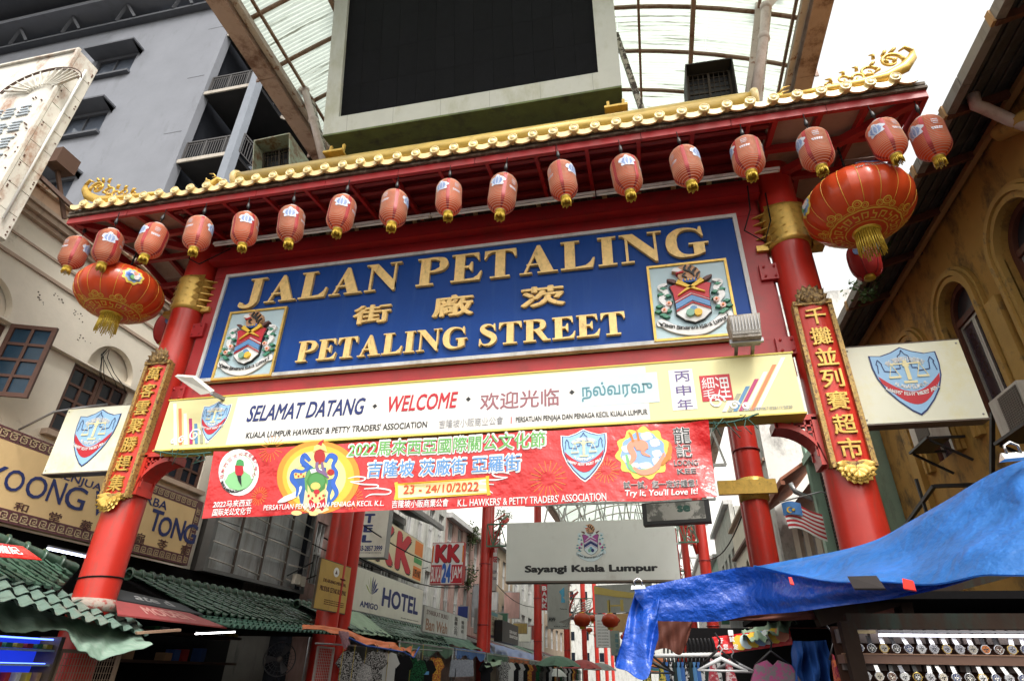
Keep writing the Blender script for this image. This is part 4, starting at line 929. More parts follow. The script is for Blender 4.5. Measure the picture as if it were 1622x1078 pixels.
# ================================================================== big lanterns
SILK = M('lantern_silk', (.66,.075,.018), .32, var=.08, vs=3, trans=.25, bump=.1, bs=10, coat=.2, bdist=.03); LGOLD = M('lantern_gold_print', (.72,.45,.06), .4, bump=0, var=.1)
def big_lantern(lab, loc, rz, logo):
    t = thing('silk_lantern', lab, 'lantern', loc, 'large oblate lanterns under the roof ends')
    c = Vector(loc); A, B = .66, .43
    def P(th, ph, off=0):  # ph: latitude, -pi/2 bottom
        k = 1+.012*math.cos(18*th) if abs(ph) < 1.35 else 1
        r = (A*k+off)*math.cos(ph)**.82 if math.cos(ph) > 1e-6 else 0
        return c+Vector((r*math.cos(th+rz), r*math.sin(th+rz), (B+off)*math.sin(ph)))
    body = MB().grid(lambda s, q: P(2*PI*s, -1.38+2.76*q), 108, 28).build('lantern_body', SILK, t)
    m = MB()
    for k in range(18):
        th = 2*PI*(k+.5)/18; m.tube([P(th, -.78+.16*i, .004) for i in range(12)], .0035, 4)
    m.build('gold_seam', LGOLD, body)
    m = MB()
    def ring(ph0, ph1, off=.006, n=96): m.grid(lambda s, q: P(2*PI*s, ph0+(ph1-ph0)*q, off), n, 1)
    ring(-1.29, -1.27); ring(-1.0, -.965); ring(-.94,-.93)
    # key pattern between the rings
    N = 20
    for k in range(N):
        t0 = 2*PI*k/N; dt = 2*PI/N
        def seg(a0_, p0_, a1_, p1_): m.grid(lambda s, q: P(t0+dt*(a0_+(a1_-a0_)*s), p0_+(p1_-p0_)*q, .006), 2, 1)
        if k % 2 == 0: seg(.05,-1.23,.2,-1.06); seg(.05,-1.08,.8,-1.05); seg(.65,-1.18,.8,-1.05); seg(.35,-1.2,.8,-1.17)
        else: seg(.05,-1.24,.75,-1.21); seg(.6,-1.24,.75,-1.1); seg(.2,-1.13,.75,-1.1); seg(.2,-1.13,.35,-1.04)
    # cloud scallops around
    for k in range(9):
        tc = 2*PI*k/9
        for (dt, dp, r) in ((0,.09,.062),(-.17,.03,.05),(.17,.03,.05)):
            for rr in (r, r*.5):
                n = 14; vs = []; 
                for i in range(n+1):
                    a = 2*PI*i/n
                    for w_ in (rr, rr*.72): vs.append(P(tc+dt+w_*math.cos(a)/.62*1.15, -.90+dp+w_*math.sin(a)*1.7, .007))
                m.add(vs, [(2*i, 2*i+2, 2*i+3, 2*i+1) for i in range(n)])
    m.build('cloud_border', LGOLD, body)
    # medallion patch and lettering
    th0 = logo
    n = 30; m = MB(); rr = [1+.1*math.sin(9*2*PI*i/n) for i in range(n)]
    def dsc(sz, off, mat, nm, dx=0, dy=0):
        m = MB(); vs = [P(th0+dx, .12+dy, off)]
        for q in (1,2,3):
            for i in range(n): a = 2*PI*i/n; vs.append(P(th0+dx+sz*rr[i]*math.cos(a)*q/3, .12+dy+sz*1.45*rr[i]*math.sin(a)*q/3, off))
        fs = [(0,1+i,1+(i+1)%n) for i in range(n)]
        for q in range(2): fs += [(1+q*n+i, 1+(q+1)*n+i, 1+(q+1)*n+(i+1)%n, 1+q*n+(i+1)%n) for i in range(n)]
        m.add(vs, fs); m.build(nm, mat, body)
    dsc(.235, .009, flat('medallion_yellow', (.85,.62,.10)), 'medallion_rim'); dsc(.18, .012, flat('medallion_blue', (.25,.42,.7)), 'medallion_field')
    random.seed(5)
    for k in range(12):
        a = k*1.1; dsc(random.uniform(.03,.06), .014+.0015*k, [WHITE, flat('dragon_coral',(.8,.3,.2)), WHITE, BLUEP, flat('dragon_green',(.2,.5,.2)), WHITE][k%6], 'medallion_detail', .12*math.cos(a)*random.uniform(.3,1), .17*math.sin(a)*random.uniform(.3,1))
    for body_, pz, hh, wd in (('LOONG', .66,.13,.34),('KEE', .50,.13,.2),("Try It, You'll Love It!", .26,.09,.42)):
        for off_th in (th0+PI*.52 if True else 0, th0-PI*.52-.0):
            for bo, mt, of in ((.05, WHITE, .008),(.0, BLUEP if len(body_) < 8 else BROWNP, .0125)):
                vs, fs, asp = glyphs(body_, bo); m = MB(); m.add([P(off_th-wd+2*wd*x, pz+hh*y, of+.002*zz) for x, y, zz in vs], fs); m.build('lantern_lettering', mt, body)
    MB().lathe((c.x,c.y,c.z-B), [(.16,.05),(.17,.0),(.15,-.02),(0,-.02)], 24).build('bottom_cap', TASS, t)
    m = MB(); random.seed(2)
    for k in range(60):
        a = 2*PI*k/60; r = .14-.02*(k%2); L = .30+random.uniform(-.06,.05)
        m.tube([(c.x+r*math.cos(a), c.y+r*math.sin(a), c.z-B), (c.x+(r+.015)*math.cos(a), c.y+(r+.015)*math.sin(a), c.z-B-L)], .007, 4)
    m.build('tassel', TASS, t)
    MB().lathe((c.x,c.y,c.z+B), [(.16,-.05),(.17,0),(.1,.03),(0,.03)], 24).build('top_cap', TASS, t)
    m = MB()
    for k in range(9): m.lathe((c.x, c.y, c.z+B+.04+.075*k), [(.012,-.035),(.02,0),(.012,.035)], 6)
    m.build('hanging_chain', WIRE, t); return t
pL, pR = onY(190, 465, -.8), onY(1359, 328, -.8)
azL = math.atan2(CAMP.y-pL.y, CAMP.x-pL.x); azR = math.atan2(CAMP.y-pR.y, CAMP.x-pR.x)
big_lantern('large oblate silk lantern with gold underside hanging at the left roof end', pL, azL, .12)
big_lantern('large oblate silk lantern with gold underside hanging at the right roof end', pR, azR, -1.05)
def oval_lantern(p, lab, s=.24):
    t = thing('oval_lantern', lab, 'lantern', p, 'red mesh lanterns behind the gate')
    c = Vector(p)
    body = MB().lathe(c, [(s*math.sin(PI*(.08+.84*i/14))**.6, -s*1.35*math.cos(PI*(.08+.84*i/14))) for i in range(15)], 24).build('lantern_body', M('net_lantern_red', (.55,.03,.03), .45, var=.1, trans=.25, bump=.5, bs=120), t)
    m = MB()
    for k in range(6): m.tube([c+Vector((1.01*s*math.sin(PI*(.1+.8*i/10))**.6*math.cos(k*PI/3), 1.01*s*math.sin(PI*(.1+.8*i/10))**.6*math.sin(k*PI/3), -s*1.36*math.cos(PI*(.1+.8*i/10)))) for i in range(11)], .012, 5)
    m.build('seam_band', LSEAM, body)
    MB().lathe(c+Vector((0,0,-s*1.35)), [(.07,.03),(.08,-.03),(0,-.03)], 14).build('bottom_cap', TASS, t)
    az = math.atan2(CAMP.y-c.y, CAMP.x-c.x); pl = Pl((c.x+math.cos(az)*s*1.0, c.y+math.sin(az)*s*1.0), (-math.sin(az), math.cos(az)))
    MB().prism(pl, arcpts(-.02, c.z+.08, .085, 0, 360, 14), -.02, .004).build('patch', flat('patch_blue', (0,0,0)), t)
    MB().tube([c+Vector((0,0,s*1.3)), c+Vector((0,0,1.2))], .008, 5).build('hanging_wire', WIRE, t)
oval_lantern(onY(1369, 413, .5), 'red net lantern hanging behind the large right lantern', .22)
oval_lantern(onY(266, 522, 1.3), 'red net lantern half hidden behind the left gate pillar', .25)

# ================================================================== LED screen
LED = Pl((0, .12, 11.13+.12*1.25-.0), (1, 0), tilt=math.radians(11.5))
la0, la1 = LED.px(515, 222)[0], LED.px(985, 142)[0]; lz0 = (LED.px(515,222)[1]+LED.px(985,142)[1])/2
ia0, ia1 = LED.px(540,190)[0], LED.px(948,120)[0]; iz0 = (LED.px(540,190)[1]+LED.px(948,120)[1])/2
lz1 = lz0+4.9; iz1 = lz1-.4
led = thing('led_screen', 'large switched-off black LED screen in a pale steel box above the gate', 'screen', (0, .3, 10.9))
LFR = M('pale_metal_box', (.50,.51,.46), .5, var=.06, dirt=(.36,.36,.25), dscale=(1.2,1.2,.5), dth=(.5,.7))
m = MB()
for q in ((la0,lz0,la1,iz0-.001),(la0,iz1,la1,lz1),(la0,iz0,ia0,iz1),(ia1,iz0,la1,iz1)): MB().pbox(LED, *q, -.06, .10).build('frame_plate', LFR, led)
MB().pbox(LED, la0+.01, lz0+.03, la1-.01, lz1, -.75, -.07).build('cabinet', M('green_stained_steel', (.10,.13,.03), .6, var=.3, dirt=(.03,.035,.02), dscale=(2,2,2), dth=(.5,.7)), led)
MB().pbox(LED, la0, lz0-.012, la1, lz0+.028, -.42, .11).build('lower_flange', M('green_stained_steel', (0,0,0)), led)
LEDM = M('led_louvre_black', (.006,.006,.008), .6, spec=.12, var=.3, vs=8, bump=.5, wave=(26,'Z',1), objvar=.12)
nc, nr = 13, 5
for i in range(nc):
    for j in range(nr):
        a0 = ia0+(ia1-ia0)*i/nc; a1 = ia0+(ia1-ia0)*(i+1)/nc; z0 = iz0+(iz1-iz0)*j/nr; z1 = iz0+(iz1-iz0)*(j+1)/nr
        MB().pbox(LED, a0+.002, z0+.0015, a1-.002, z1-.0015, -.04, .02).build('screen_panel', LEDM, led)
for k in range(6): m = MB(); a = la0+.02+(la1-la0-.04)*(k+.5)/6; MB().pbox(LED, a-.003, lz0+.01, a+.003, iz0-.01, .10, .101).build('frame_joint', flat('joint_grey', (.2,.2,.18)), led)
for x in (-2.85, 2.75):
    mb = MB()
    for dx in (-.14, .14): mb.bar((x+dx,.1,10.3),(x+dx,.1,11.0),.05)
    mb.box((x,.1,10.72),(.42,.3,.05)); mb.box((x,.1,10.4),(.5,.3,.04)); mb.build('foot_bracket', GOLD, led)

# ================================================================== street canopy
can = thing('street_canopy', 'arched translucent canopy with rusty steel ribs over the street', 'canopy', (.9, 10, 13.5))
CX, CW, CZ, CH = .95, 6.15, 14.0, 2.0      # centre, half span, springing height, rise
def arc(x): k = (x-CX)/CW; return CZ+CH*(1-k*k)
SHEET = M('translucent_sheet', (.54,.60,.54), .5, var=.08, vs=1, bump=.5, bs=30, dirt=(.10,.10,.06), dscale=(.5,11,.5), dth=(.55,.66), trans=.8, damt=.9)
RUST = M('rusty_steel', (.30,.20,.145), .7, var=.2, dirt=(.16,.065,.025), dscale=(2.5,2.5,2.5), dth=(.5,.62))
PSTEEL = M('painted_steel', (.52,.45,.39), .5, dirt=(.22,.09,.04), dscale=(5,5,5), dth=(.55,.63))
ys = [-4.6+1.18*i for i in range(14)]+[-4.6+1.18*14+3.2*i for i in range(16)]
for i in range(len(ys)-1):
    y0, y1 = ys[i], ys[i+1]; near = i < 13; nx = 6 if near else 2
    for k in range(nx):
        xa = CX-CW+2*CW*k/nx; xb = CX-CW+2*CW*(k+1)/nx-.01; m = MB(); nw = 12 if near else 2; nn = 14*3 if near else 6
        def f(s, q): y = y0+(y1-y0)*s; x = xa+(xb-xa)*q; return (x, y, arc(x)+(.018*math.sin(s*14*2*PI) if near else 0)+.004*(k%2))
        m.grid(f, nn, 5, smooth=True); m.build('roof_sheet', SHEET, can)
    m = MB(); P = [(CX-CW+2*CW*q/20, y0, arc(CX-CW+2*CW*q/20)-.09) for q in range(21)]; m.tube(P, .05, 8 if near else 4); m.build('arch_rib', RUST, can)
Y1 = ys[-1]
for x, w_ in ((CX-CW+.55,.03),(CX-CW+1.9,.05),(CX-CW+3.6,.03),(CX,.05),(CX+CW-3.6,.03),(CX+CW-2.4,.05),(CX+CW-1.1,.03),(CX+CW-.45,.03)):
    MB().bar((x, ys[0], arc(x)-.2), (x, Y1, arc(x)-.2), w_*2, w_*2).build('long_purlin', RUST, can)
GUT = M('brown_gutter', (.40,.27,.21), .6, dirt=(.14,.06,.03), dscale=(1.5,1.5,1.5), dth=(.5,.65))
for sx in (-1, 1):
    x = CX+sx*CW
    for k in range(12):
        ya = ys[0]+2.4*k; yb_ = ya+2.385 if k < 11 else Y1
        MB().hexa([(x-.2,ya,CZ-.22),(x+.2,ya,CZ-.22),(x+.2,yb_,CZ-.22),(x-.2,yb_,CZ-.22),(x-.22,ya,CZ+.12),(x+.22,ya,CZ+.12),(x+.22,yb_,CZ+.12),(x-.22,yb_,CZ+.12)]).box((x+sx*.24, ya, CZ-.05),(.08,.03,.4)).build('gutter', GUT, can)
    MB().bar((x-sx*.32, ys[0], CZ-.05), (x-sx*.32, Y1, CZ-.05), .14, .14).build('edge_beam', PSTEEL, can)
def pipe(pts, r, mat, name='downpipe'):
    m = MB().tube(pts, r, 12)
    for p in pts[1:-1]: m.lathe(p, [(r*.6,-r*1.1),(r*1.18,-r*.8),(r*1.18,r*.8),(r*.6,r*1.1)], 12)
    return m.build(name, mat, can)
PINKP = M('pale_pipe', (.58,.48,.44), .45, dirt=(.4,.28,.22), dscale=(4,4,2), dth=(.5,.7))
pipe([onY(424,112,1.5), onY(448,128,1.2), onY(483,144,.9), onY(496,190,.9), onY(515,268,.9)], .085, PINKP)
pipe([onY(1240,-20,.9), onY(1213,12,.9), onY(1210,60,.9), onY(1194,160,.9)], .095, PINKP)
MB().bar(onY(464,40,1.4), onY(522,285,1.1), .13).build('prop_post', M('flaking_steel', (.5,.45,.38), .7, dirt=(.06,.04,.03), dscale=(7,7,7), dth=(.48,.52)), can)
MB().bar(onY(976,55,1.1), onY(1022,190,1.1), .11).build('prop_post', M('flaking_steel', (0,0,0)), can)
MB().bar(onY(1206,-20,1.2), onY(1186,165,1.2), .16).build('prop_post', PSTEEL, can)
MB().bar(onY(1222,-20,1.3), onY(1203,165,1.3), .1).build('prop_post', PSTEEL, can)
# grille boxes
def grille_box(uv, Y, dep, lab, mat):
    P = [onY(u, v, Y) for u, v in uv]   # TL TR BR BL of the open front
    c = sum(P, Vector())/4; t = thing('ventilation_box', lab, 'ventilation box', (c.x, Y, P[3].z), 'metal boxes with grilles above the gate roof')
    back = [p+Vector((0,dep,0)) for p in P]; m = MB()
    for i in range(4):
        j = (i+1)%4; a, b, c2, d = P[i], P[j], back[j], back[i]; inn = lambda p: p+(c-p)*.05
        m.add([a,b,c2,d], [(0,3,2,1)]); m.add([inn(a)+Vector((0,.01,0)),inn(b)+Vector((0,.01,0)),inn(b)+Vector((0,dep*.8,0)),inn(a)+Vector((0,dep*.8,0))], [(0,1,2,3)]); m.add([a,b,inn(b),inn(a)], [(0,1,2,3)])
    m.add(back, [(0,1,2,3)]); m.build('casing', mat, t)
    m = MB(); Q = [p+(c-p)*.12+Vector((0,dep*.35,0)) for p in P]; 
    m.add([q+Vector((0,.08,0)) for q in Q], [(3,2,1,0)]); m.build('dark_core', BLACK, t)
    m = MB(); n = 8
    for i in range(n+1):
        s = i/n; m.bar(Q[0]+(Q[1]-Q[0])*s, Q[3]+(Q[2]-Q[3])*s, .016 if i%4 else .045); m.bar(Q[0]+(Q[3]-Q[0])*s, Q[1]+(Q[2]-Q[1])*s, .014 if i%4 else .03)
    m.build('grille', M('grille_brown', (.05,.04,.03), .6), t)
grille_box([(402,222),(459,210),(459,282),(397,300)], .75, 1.0, 'rusty green metal box with grille left of the screen', M('green_stained_box', (.33,.37,.27), .6, dirt=(.20,.11,.05), dscale=(4,4,4), dth=(.47,.6)))
grille_box([(1085,102),(1160,91),(1171,158),(1090,172)], .6, .7, 'dark metal box with grille right of the screen', M('dark_box', (.05,.045,.04), .6))
# ================================================================== ground
ASPH = M('asphalt', (.05,.05,.052), .9, bump=.3, bs=60); PAVE = M('pavement_stone', (.22,.20,.18), .85, bump=.2)
MB().add([(-600,-300,0),(600,-300,0),(600,900,0),(-600,900,0)], [(0,1,2,3)]).build('ground', ASPH, kind='structure', org=(0,0,0))
for sx in (-1, 1): MB().box((sx*7.6, 60, .06), (2.6, 150, .13)).build('pavement', PAVE, kind='structure')

PLc = Pl((-9, 0), (0, 1))      # left facades, a = y
PRc = Pl((8.6, 0), (0, -1))    # right facades, a = -y
CREAM = M('cream_render', (.74,.68,.58), .85, var=.10, vs=1.2, bump=.25, bs=14, dirt=(.25,.21,.16), dscale=(2.2,2.2,2.2), dth=(.62,.78), damt=.7)
CREAMT = M('cream_moulding', (.42,.32,.25), .8, var=.1, dirt=(.22,.16,.12), dth=(.55,.75))
WOODF = M('brown_window_wood', (.085,.035,.022), .6, var=.2, vs=12, dirt=(.3,.25,.18), dscale=(40,40,40), dth=(.68,.72))
PANE = M('dark_window_pane', (.010,.014,.022), .2, var=.3, bump=0, spec=.25)
def casement(pl, a0, z0, a1, z1, o, nx, nz, par, frame=WOODF, bar=.055, edge=.08, th=.06, pane=PANE):
    f = thing('x','x','x') if False else None
    m = MB()
    for q in ((a0,z0,a1,z0+edge),(a0,z1-edge,a1,z1),(a0,z0+edge,a0+edge,z1-edge),(a1-edge,z0+edge,a1,z1-edge)): m.pbox(pl, *q, o, o+th)
    fr = m.build('window_frame', frame, par)
    m = MB(); iw = (a1-a0-2*edge); ih = (z1-z0-2*edge)
    for i in range(1, nx): a = a0+edge+iw*i/nx; m.pbox(pl, a-bar/2, z0+edge, a+bar/2, z1-edge, o+.004, o+th-.004)
    for j in range(1, nz): z = z0+edge+ih*j/nz; m.pbox(pl, a0+edge, z-bar/2, a1-edge, z+bar/2, o+.006, o+th-.008)
    if nx > 1 or nz > 1: m.build('glazing_bar', frame, fr)
    for i in range(nx):
        for j in range(nz):
            MB().pbox(pl, a0+edge+iw*i/nx+.003, z0+edge+ih*j/nz+.003, a0+edge+iw*(i+1)/nx-.003, z0+edge+ih*(j+1)/nz-.003, o+.012, o+.022).build('pane', pane, fr)
    return fr
def archfill(mb, pl, ca, z, r, top, o0, o1, n=14, side=None):
    """spandrels of a rect opening whose head is a half round"""
    for s in (-1, 1):
        pts = [(ca+s*r*math.cos(PI/2*i/n), z+r*math.sin(PI/2*i/n)) for i in range(n+1)]+[(ca, top), (ca+s*r, top)]
        mb.prism(pl, pts, o0, o1)

# ------------------------------------------------------------------ left cream shophouse
lc = thing('cream_shophouse', 'cream rendered shophouse with arched recesses over brown lattice windows on the left', 'building', (-9.5, 2, 0))
bays = [-.80, 2.28, 5.36]; m = MB()
holes = [(b-.77, 5.78, b+.75, 7.3) for b in bays]
wall_holes(m, PLc, -1.75, 6.6, 0, 7.36, holes, .32)
m.build('lower_wall', CREAM, lc)
m = MB(); holes = [(b-.62, 7.361, b+.62, 8.02) for b in bays]
wall_holes(m, PLc, -1.75, 6.6, 7.36, 10.0, holes, .3, .13)
for b in bays: archfill(m, PLc, b, 7.40, .62, 8.02, -.02, .13)
m.box((-9.0+.0, 2.42, 7.34), (.26, 8.34, .035)); m.build('upper_wall', CREAM, lc)
for b in bays: MB().pbox(PLc, b-.7, 7.35, b+.7, 8.1, -.12, -.05).build('recess_back', CREAM, lc)
MB().box((-13.2, 2.4, 4.9), (7.8, 8.3, 9.9)).build('body', CREAM, lc)
for z0, z1, o, mt in ((8.50,8.57,.17,CREAMT),(8.93,8.98,.16,CREAMT),(9.40,9.50,.24,CREAMT),(9.50,9.62,.34,CREAMT),(9.62,9.70,.40,CREAMT),(9.72,10.02,.26,M('peach_render', (.50,.34,.24), .85, dirt=(.3,.2,.14), dth=(.55,.75))),(10.02,10.10,.36,M('rusty_coping', (.45,.36,.27), .8, dirt=(.22,.08,.03), dscale=(6,6,6), dth=(.5,.6)))):
    MB().pbox(PLc, -1.8, z0, 6.62, z1, .05, o).build('cornice_band', mt, lc)
for k, b in enumerate(bays):
    w_ = MB().pbox(PLc, b-.77, 5.78, b+.75, 7.3, -.31, -.25).build('window', DARK, lc)
    casement(PLc, b+.0, 5.8, b+.74, 7.28, -.1, 2, 4, w_); 
    if k: casement(PLc, b-.76, 5.8, b-.01, 7.28, -.1, 2, 4, w_)
    MB().pbox(PLc, b-.9, 5.66, b+.86, 5.77, -.05, .17).build('window_sill', CREAMT, w_)
# the leaf of the first window stands open
pO = Pl((-9+.05, -.05), (.93, .37)); w1 = thing('open_shutter', 'open brown latticed casement leaf at the left edge of the cream house', 'window leaf', (-8.9, -.05, 5.9))
p = pO
casement(pO, .05, 5.86, .86, 7.32, 0, 2, 4, w1, pane=M('bluish_pane', (.015,.04,.07), .2, var=.3, bump=0, spec=.25))
# bundle of loose cables in the arch
random.seed(4); m = MB()
for k in range(7):
    y0 = 2.1+random.uniform(-.04,.04); y1 = 2.3+random.uniform(-.35,.6); m.tube([(-8.98,y0,7.93),(-8.9,y0-.1+random.uniform(-.1,.1),7.7),(-8.88,(y0+y1)/2-.05,7.45),(-8.86,y1,7.28),(-8.85,y1+.1,7.15)], .007, 4)
m.build('loose_cable', WIRE, lc)
m = MB()
for k in range(40):
    a = 2*PI*random.random(); c = random.choice([(1.0,8.2),(1.35,7.75),(3.3,7.9),(.55,8.3),(.2,8.05)]); y, z = c[0]+random.gauss(0,.1), c[1]+random.gauss(0,.06); m.prism(PLc, arcpts(y, z, random.uniform(.008,.022), 0, 360, 5), .129, .133)
m.build('stain_spot', flat('stain_brown', (.1,.07,.05)), lc)['kind'] = 'stuff'
# steel rod stay over the side sign
MB().tube([onX(30,680,-8.2), onX(85,652,-7.6), onX(130,645,-7.2), onX(170,640,-7.0)], .022, 6).build('steel_stay', STEEL, label='thin curved steel rod reaching over the left shield light box', cat='rod')

# ------------------------------------------------------------------ YOONG / TONG signboard with key-pattern border
PS = Pl((-8.3, 0), (0, 1)); OCH = M('ochre_sign_face', (.76,.53,.26), .5, var=.05, bump=0, dirt=(.68,.47,.22), dscale=(1,1,.5), dth=(.5,.8)); MAR = flat('maroon_border', (.12,.04,.045))
yt = thing('medicine_hall_sign', 'long ochre signboard with navy letters and maroon key border behind the left pillar', 'signboard', (-8.3, 2, 3.8))
sa0, sa1, sz0, sz1 = -3.2, 5.62, 3.80, 5.32
MB().pbox(PS, sa0, sz0, sa1, sz1, -.15, 0).build('board', OCH, yt)
for q in ((sa0,sz0,sa1,sz0+.22),(sa0,sz1-.22,sa1,sz1),(sa1-.22,sz0+.22,sa1,sz1-.22)): MB().pbox(PS, *q, 0, .003).build('border', MAR, yt)
KEYP = flat('key_cream', (.50,.38,.22))
def key(mb, pl, a, z, s, o, rot=0, flip=1):
    segs = [((0,0),(0,1)),((0,1),(1,1)),((1,1),(1,.25)),((1,.25),(.4,.25)),((.4,.25),(.4,.62)),((.4,.62),(.68,.62)),((0,0),(1.3,0))]
    for (x0, y0), (x1, y1) in segs:
        t = .085; X0, X1 = sorted((x0, x1)); Y0, Y1 = sorted((y0, y1)); X0 -= t; X1 += t; Y0 -= t; Y1 += t
        if rot: X0, X1, Y0, Y1 = Y0, Y1, X0, X1
        mb.pbox(pl, a+X0*s, z+Y0*s*flip if flip > 0 else z-Y1*s, a+X1*s, z+Y1*s if flip > 0 else z-Y0*s, o, o+.004)
k = 0; a = sa0+.05
while a < sa1-.32:
    m = MB(); key(m, PS, a, sz0+.05, .12, .003); m.build('key_motif', KEYP, yt); m = MB(); key(m, PS, a, sz1-.05, .12, .003, flip=-1); m.build('key_motif', KEYP, yt); a += .195
z = sz0+.06
while z < sz1-.2: m = MB(); key(m, PS, sa1-.17, z, .11, .0035, rot=1); m.build('key_motif', KEYP, yt); z += .19
tpx(PS, 'MENJUAL', 82, 756, 167, 17, NAVY, yt, .004, .006, .01); tpx(PS, 'HERBA', 205, 788, 263, 15, NAVY, yt, .004, .006, .01)
def word(s, o, bold): pass
for ch, u0, v0, u1, h in (('Y',-36,762,0,38),('O',1,773,31,38),('O',35,784,67,39),('N',71,792,95,39),('G',97,801,129,40),('W',140,812,184,40)):
    tpx(PS, ch, u0, v0, u1, h, NAVY, yt, .004, .006, .006, name='letter')
for ch, u0, v0, u1, h in (('T',233,838,251,37),('O',247,846,267,34),('N',269,851,287,35),('G',287,857,307,34)):
    tpx(PS, ch, u0, v0, u1, h, NAVY, yt, .004, .006, .02, name='letter')
for ch, u0, v0, u1, h in (('和',20,806,42,14),('堂',74,824,94,17),('藥',124,838,142,18),('龜',212,860,227,20),('苓',247,867,263,16),('膏',284,877,296,17)):
    tpx(PS, ch, u0, v0, u1, h, BROWNP, yt, .004, .006, .012, name='letter')

# ------------------------------------------------------------------ old rusty box sign at the far left
osn = thing('old_box_sign', 'tall rusted white box sign with faded lettering at the top left', 'signboard', (-8.8, -1.95, 8.0))
OLDW = M('peeling_white_steel', (.70,.67,.60), .6, var=.15, vs=1.5, dirt=(.30,.12,.05), dscale=(1.8,1.8,1.0), dth=(.54,.68), damt=.85, bump=.5, bs=14)
Q = Pl((0, -2.1), (1, 0)); e1 = Q.px(125, 80); e2 = Q.px(-5, 312); e0 = Q.px(30, 93)
x1 = e1[0]; x0 = Q.px(-60, 150)[0]; zT = e1[1]; zB = 7.9
MB().box(((x0+x1)/2, -1.86, (zT+zB)/2), (x1-x0, .46, zT-zB)).build('box', OLDW, osn)
m = MB(); 
for q in ((x0,zT,x1+.03,zT+.04),(x1-.03,zB,x1+.03,zT)): m.pbox(Q, *q, -.02, .04)
m.build('edge_trim', OLDW, osn)
for k in range(9):
    z = zB+(zT-zB)*k/9; MB().box((x1+.012, -1.86, z+(zT-zB)/18), (.02, .42, (zT-zB)/9-.015)).build('side_panel', OLDW, osn)
MB().tube([(x1+.06,-1.86,zB+.3),(x1+.06,-1.86,zT-.3)], .022, 8).build('tube_lamp', flat('lamp_tube_white', (0,0,0)), osn)
random.seed(9)
fc = Q.px(78, 122)
for k in range(13):
    a = math.radians(20+140*k/12); r0, r1 = .30, .92; MB().bar(Q.P(fc[0]+r0*math.cos(a), fc[1]-.45+r0*math.sin(a)*.6, .03), Q.P(fc[0]+r1*math.cos(a), fc[1]-.45+r1*math.sin(a)*.62, .05), .045, .02).build('fan_blade', OLDW, osn)
m = MB()
for r in (.9, .97): m.tube([Q.P(fc[0]+r*math.cos(math.radians(t)), fc[1]-.45+r*.62*math.sin(math.radians(t)), .06) for t in range(10, 171, 10)], .012, 5)
m.build('bent_tube', M('rust_dark', (.09,.045,.03), .7), osn)
for k in range(7):
    z = zT-1.75-.42*k
    for j in range(5):
        a = x0+.5+j*(x1-x0-.8)/5; m = MB()
        for i in range(4): m.pbox(Q, a+random.uniform(0,.04), z+.075*i, a+.22+random.uniform(0,.08), z+.075*i+.03, 0, .02)
        m.build('faded_letter', flat('faded_blue', (.42,.47,.52)), osn)
m = MB()
for k in range(70): a, z = random.uniform(x0, x1), random.uniform(zB, zT-1.3); m.prism(Q, arcpts(a, z, .018, 0, 360, 5), 0, .025)
for k in range(30): z = random.uniform(zB, zT); m.box((x1+.025, -1.86+random.choice((-.17,.17)), z), (.012,.025,.025))
m.build('fixing_stud', flat('rust_stud', (.12,.06,.04)), osn)['kind'] = 'stuff'
m = MB().bar((x1-.15,-1.7,zB+1.6),(x1+.35,-.9,zB+1.1),.07).bar((x1-.1,-1.7,zB+2.4),(x1+.1,-1.0,zB+1.0),.06); m.box((x1+.05,-1.45,zB+2.0),(.3,.4,.35)); m.build('support_arm', M('rust_dark', (0,0,0)), osn)

# ------------------------------------------------------------------ tall grey hotel block with an open stair bay
YG = 5.2; PG = Pl((0, YG), (1, 0)); PG.o = Vector((0, YG, 0))
GREY = M('grey_blue_render', (.20,.21,.24), .85, var=.10, vs=.7, bump=.2, bs=6, dirt=(.13,.135,.15), dscale=(1,1,.35), dth=(.55,.8)); GREYD = M('grey_trim', (.085,.09,.105), .7)
gh = thing('grey_block', 'tall blue-grey block with hooded windows and an open stair bay behind the left side', 'building', (-20, YG+4, 0))
ea = PG.px(300, 175)[0]; xe = (PG.px(368,40)[0]+PG.px(240,310)[0])/2
ztop = PG.px(340, 8)[1]; ztop = (ztop+PG.px(0, 92)[1])/2
wins = [((143,122),(214,88),(135,130),(208,113)), ((93,218),(168,176),(80,225),(157,208)), ((30,300),(112,270),(20,330),(98,320))]
W_ = []
zs = [PG.px(208,113)[1], PG.px(157,208)[1], PG.px(98,320)[1]]; dz = (zs[0]-zs[2])/2
xl = (PG.px(140,127)[0]+PG.px(85,224)[0])/2; xr = (PG.px(213,100)[0]+PG.px(163,195)[0]+PG.px(107,300)[0])/3
for j in range(-1, 6):
    z = zs[0]-dz*j
    if z > 3:
        for i in range(3): W_.append((xl-i*(xr-xl)*2.6, z, xr-i*(xr-xl)*2.6, z+dz*.36))
m = MB(); wall_holes(m, PG, -34, xe, 0, ztop, W_, .25); m.build('facade_wall', GREY, gh)
MB().box(((-34+xe)/2, YG+7, ztop/2-.2), (34+xe-.1, 13.4, ztop)).build('body', GREY, gh)
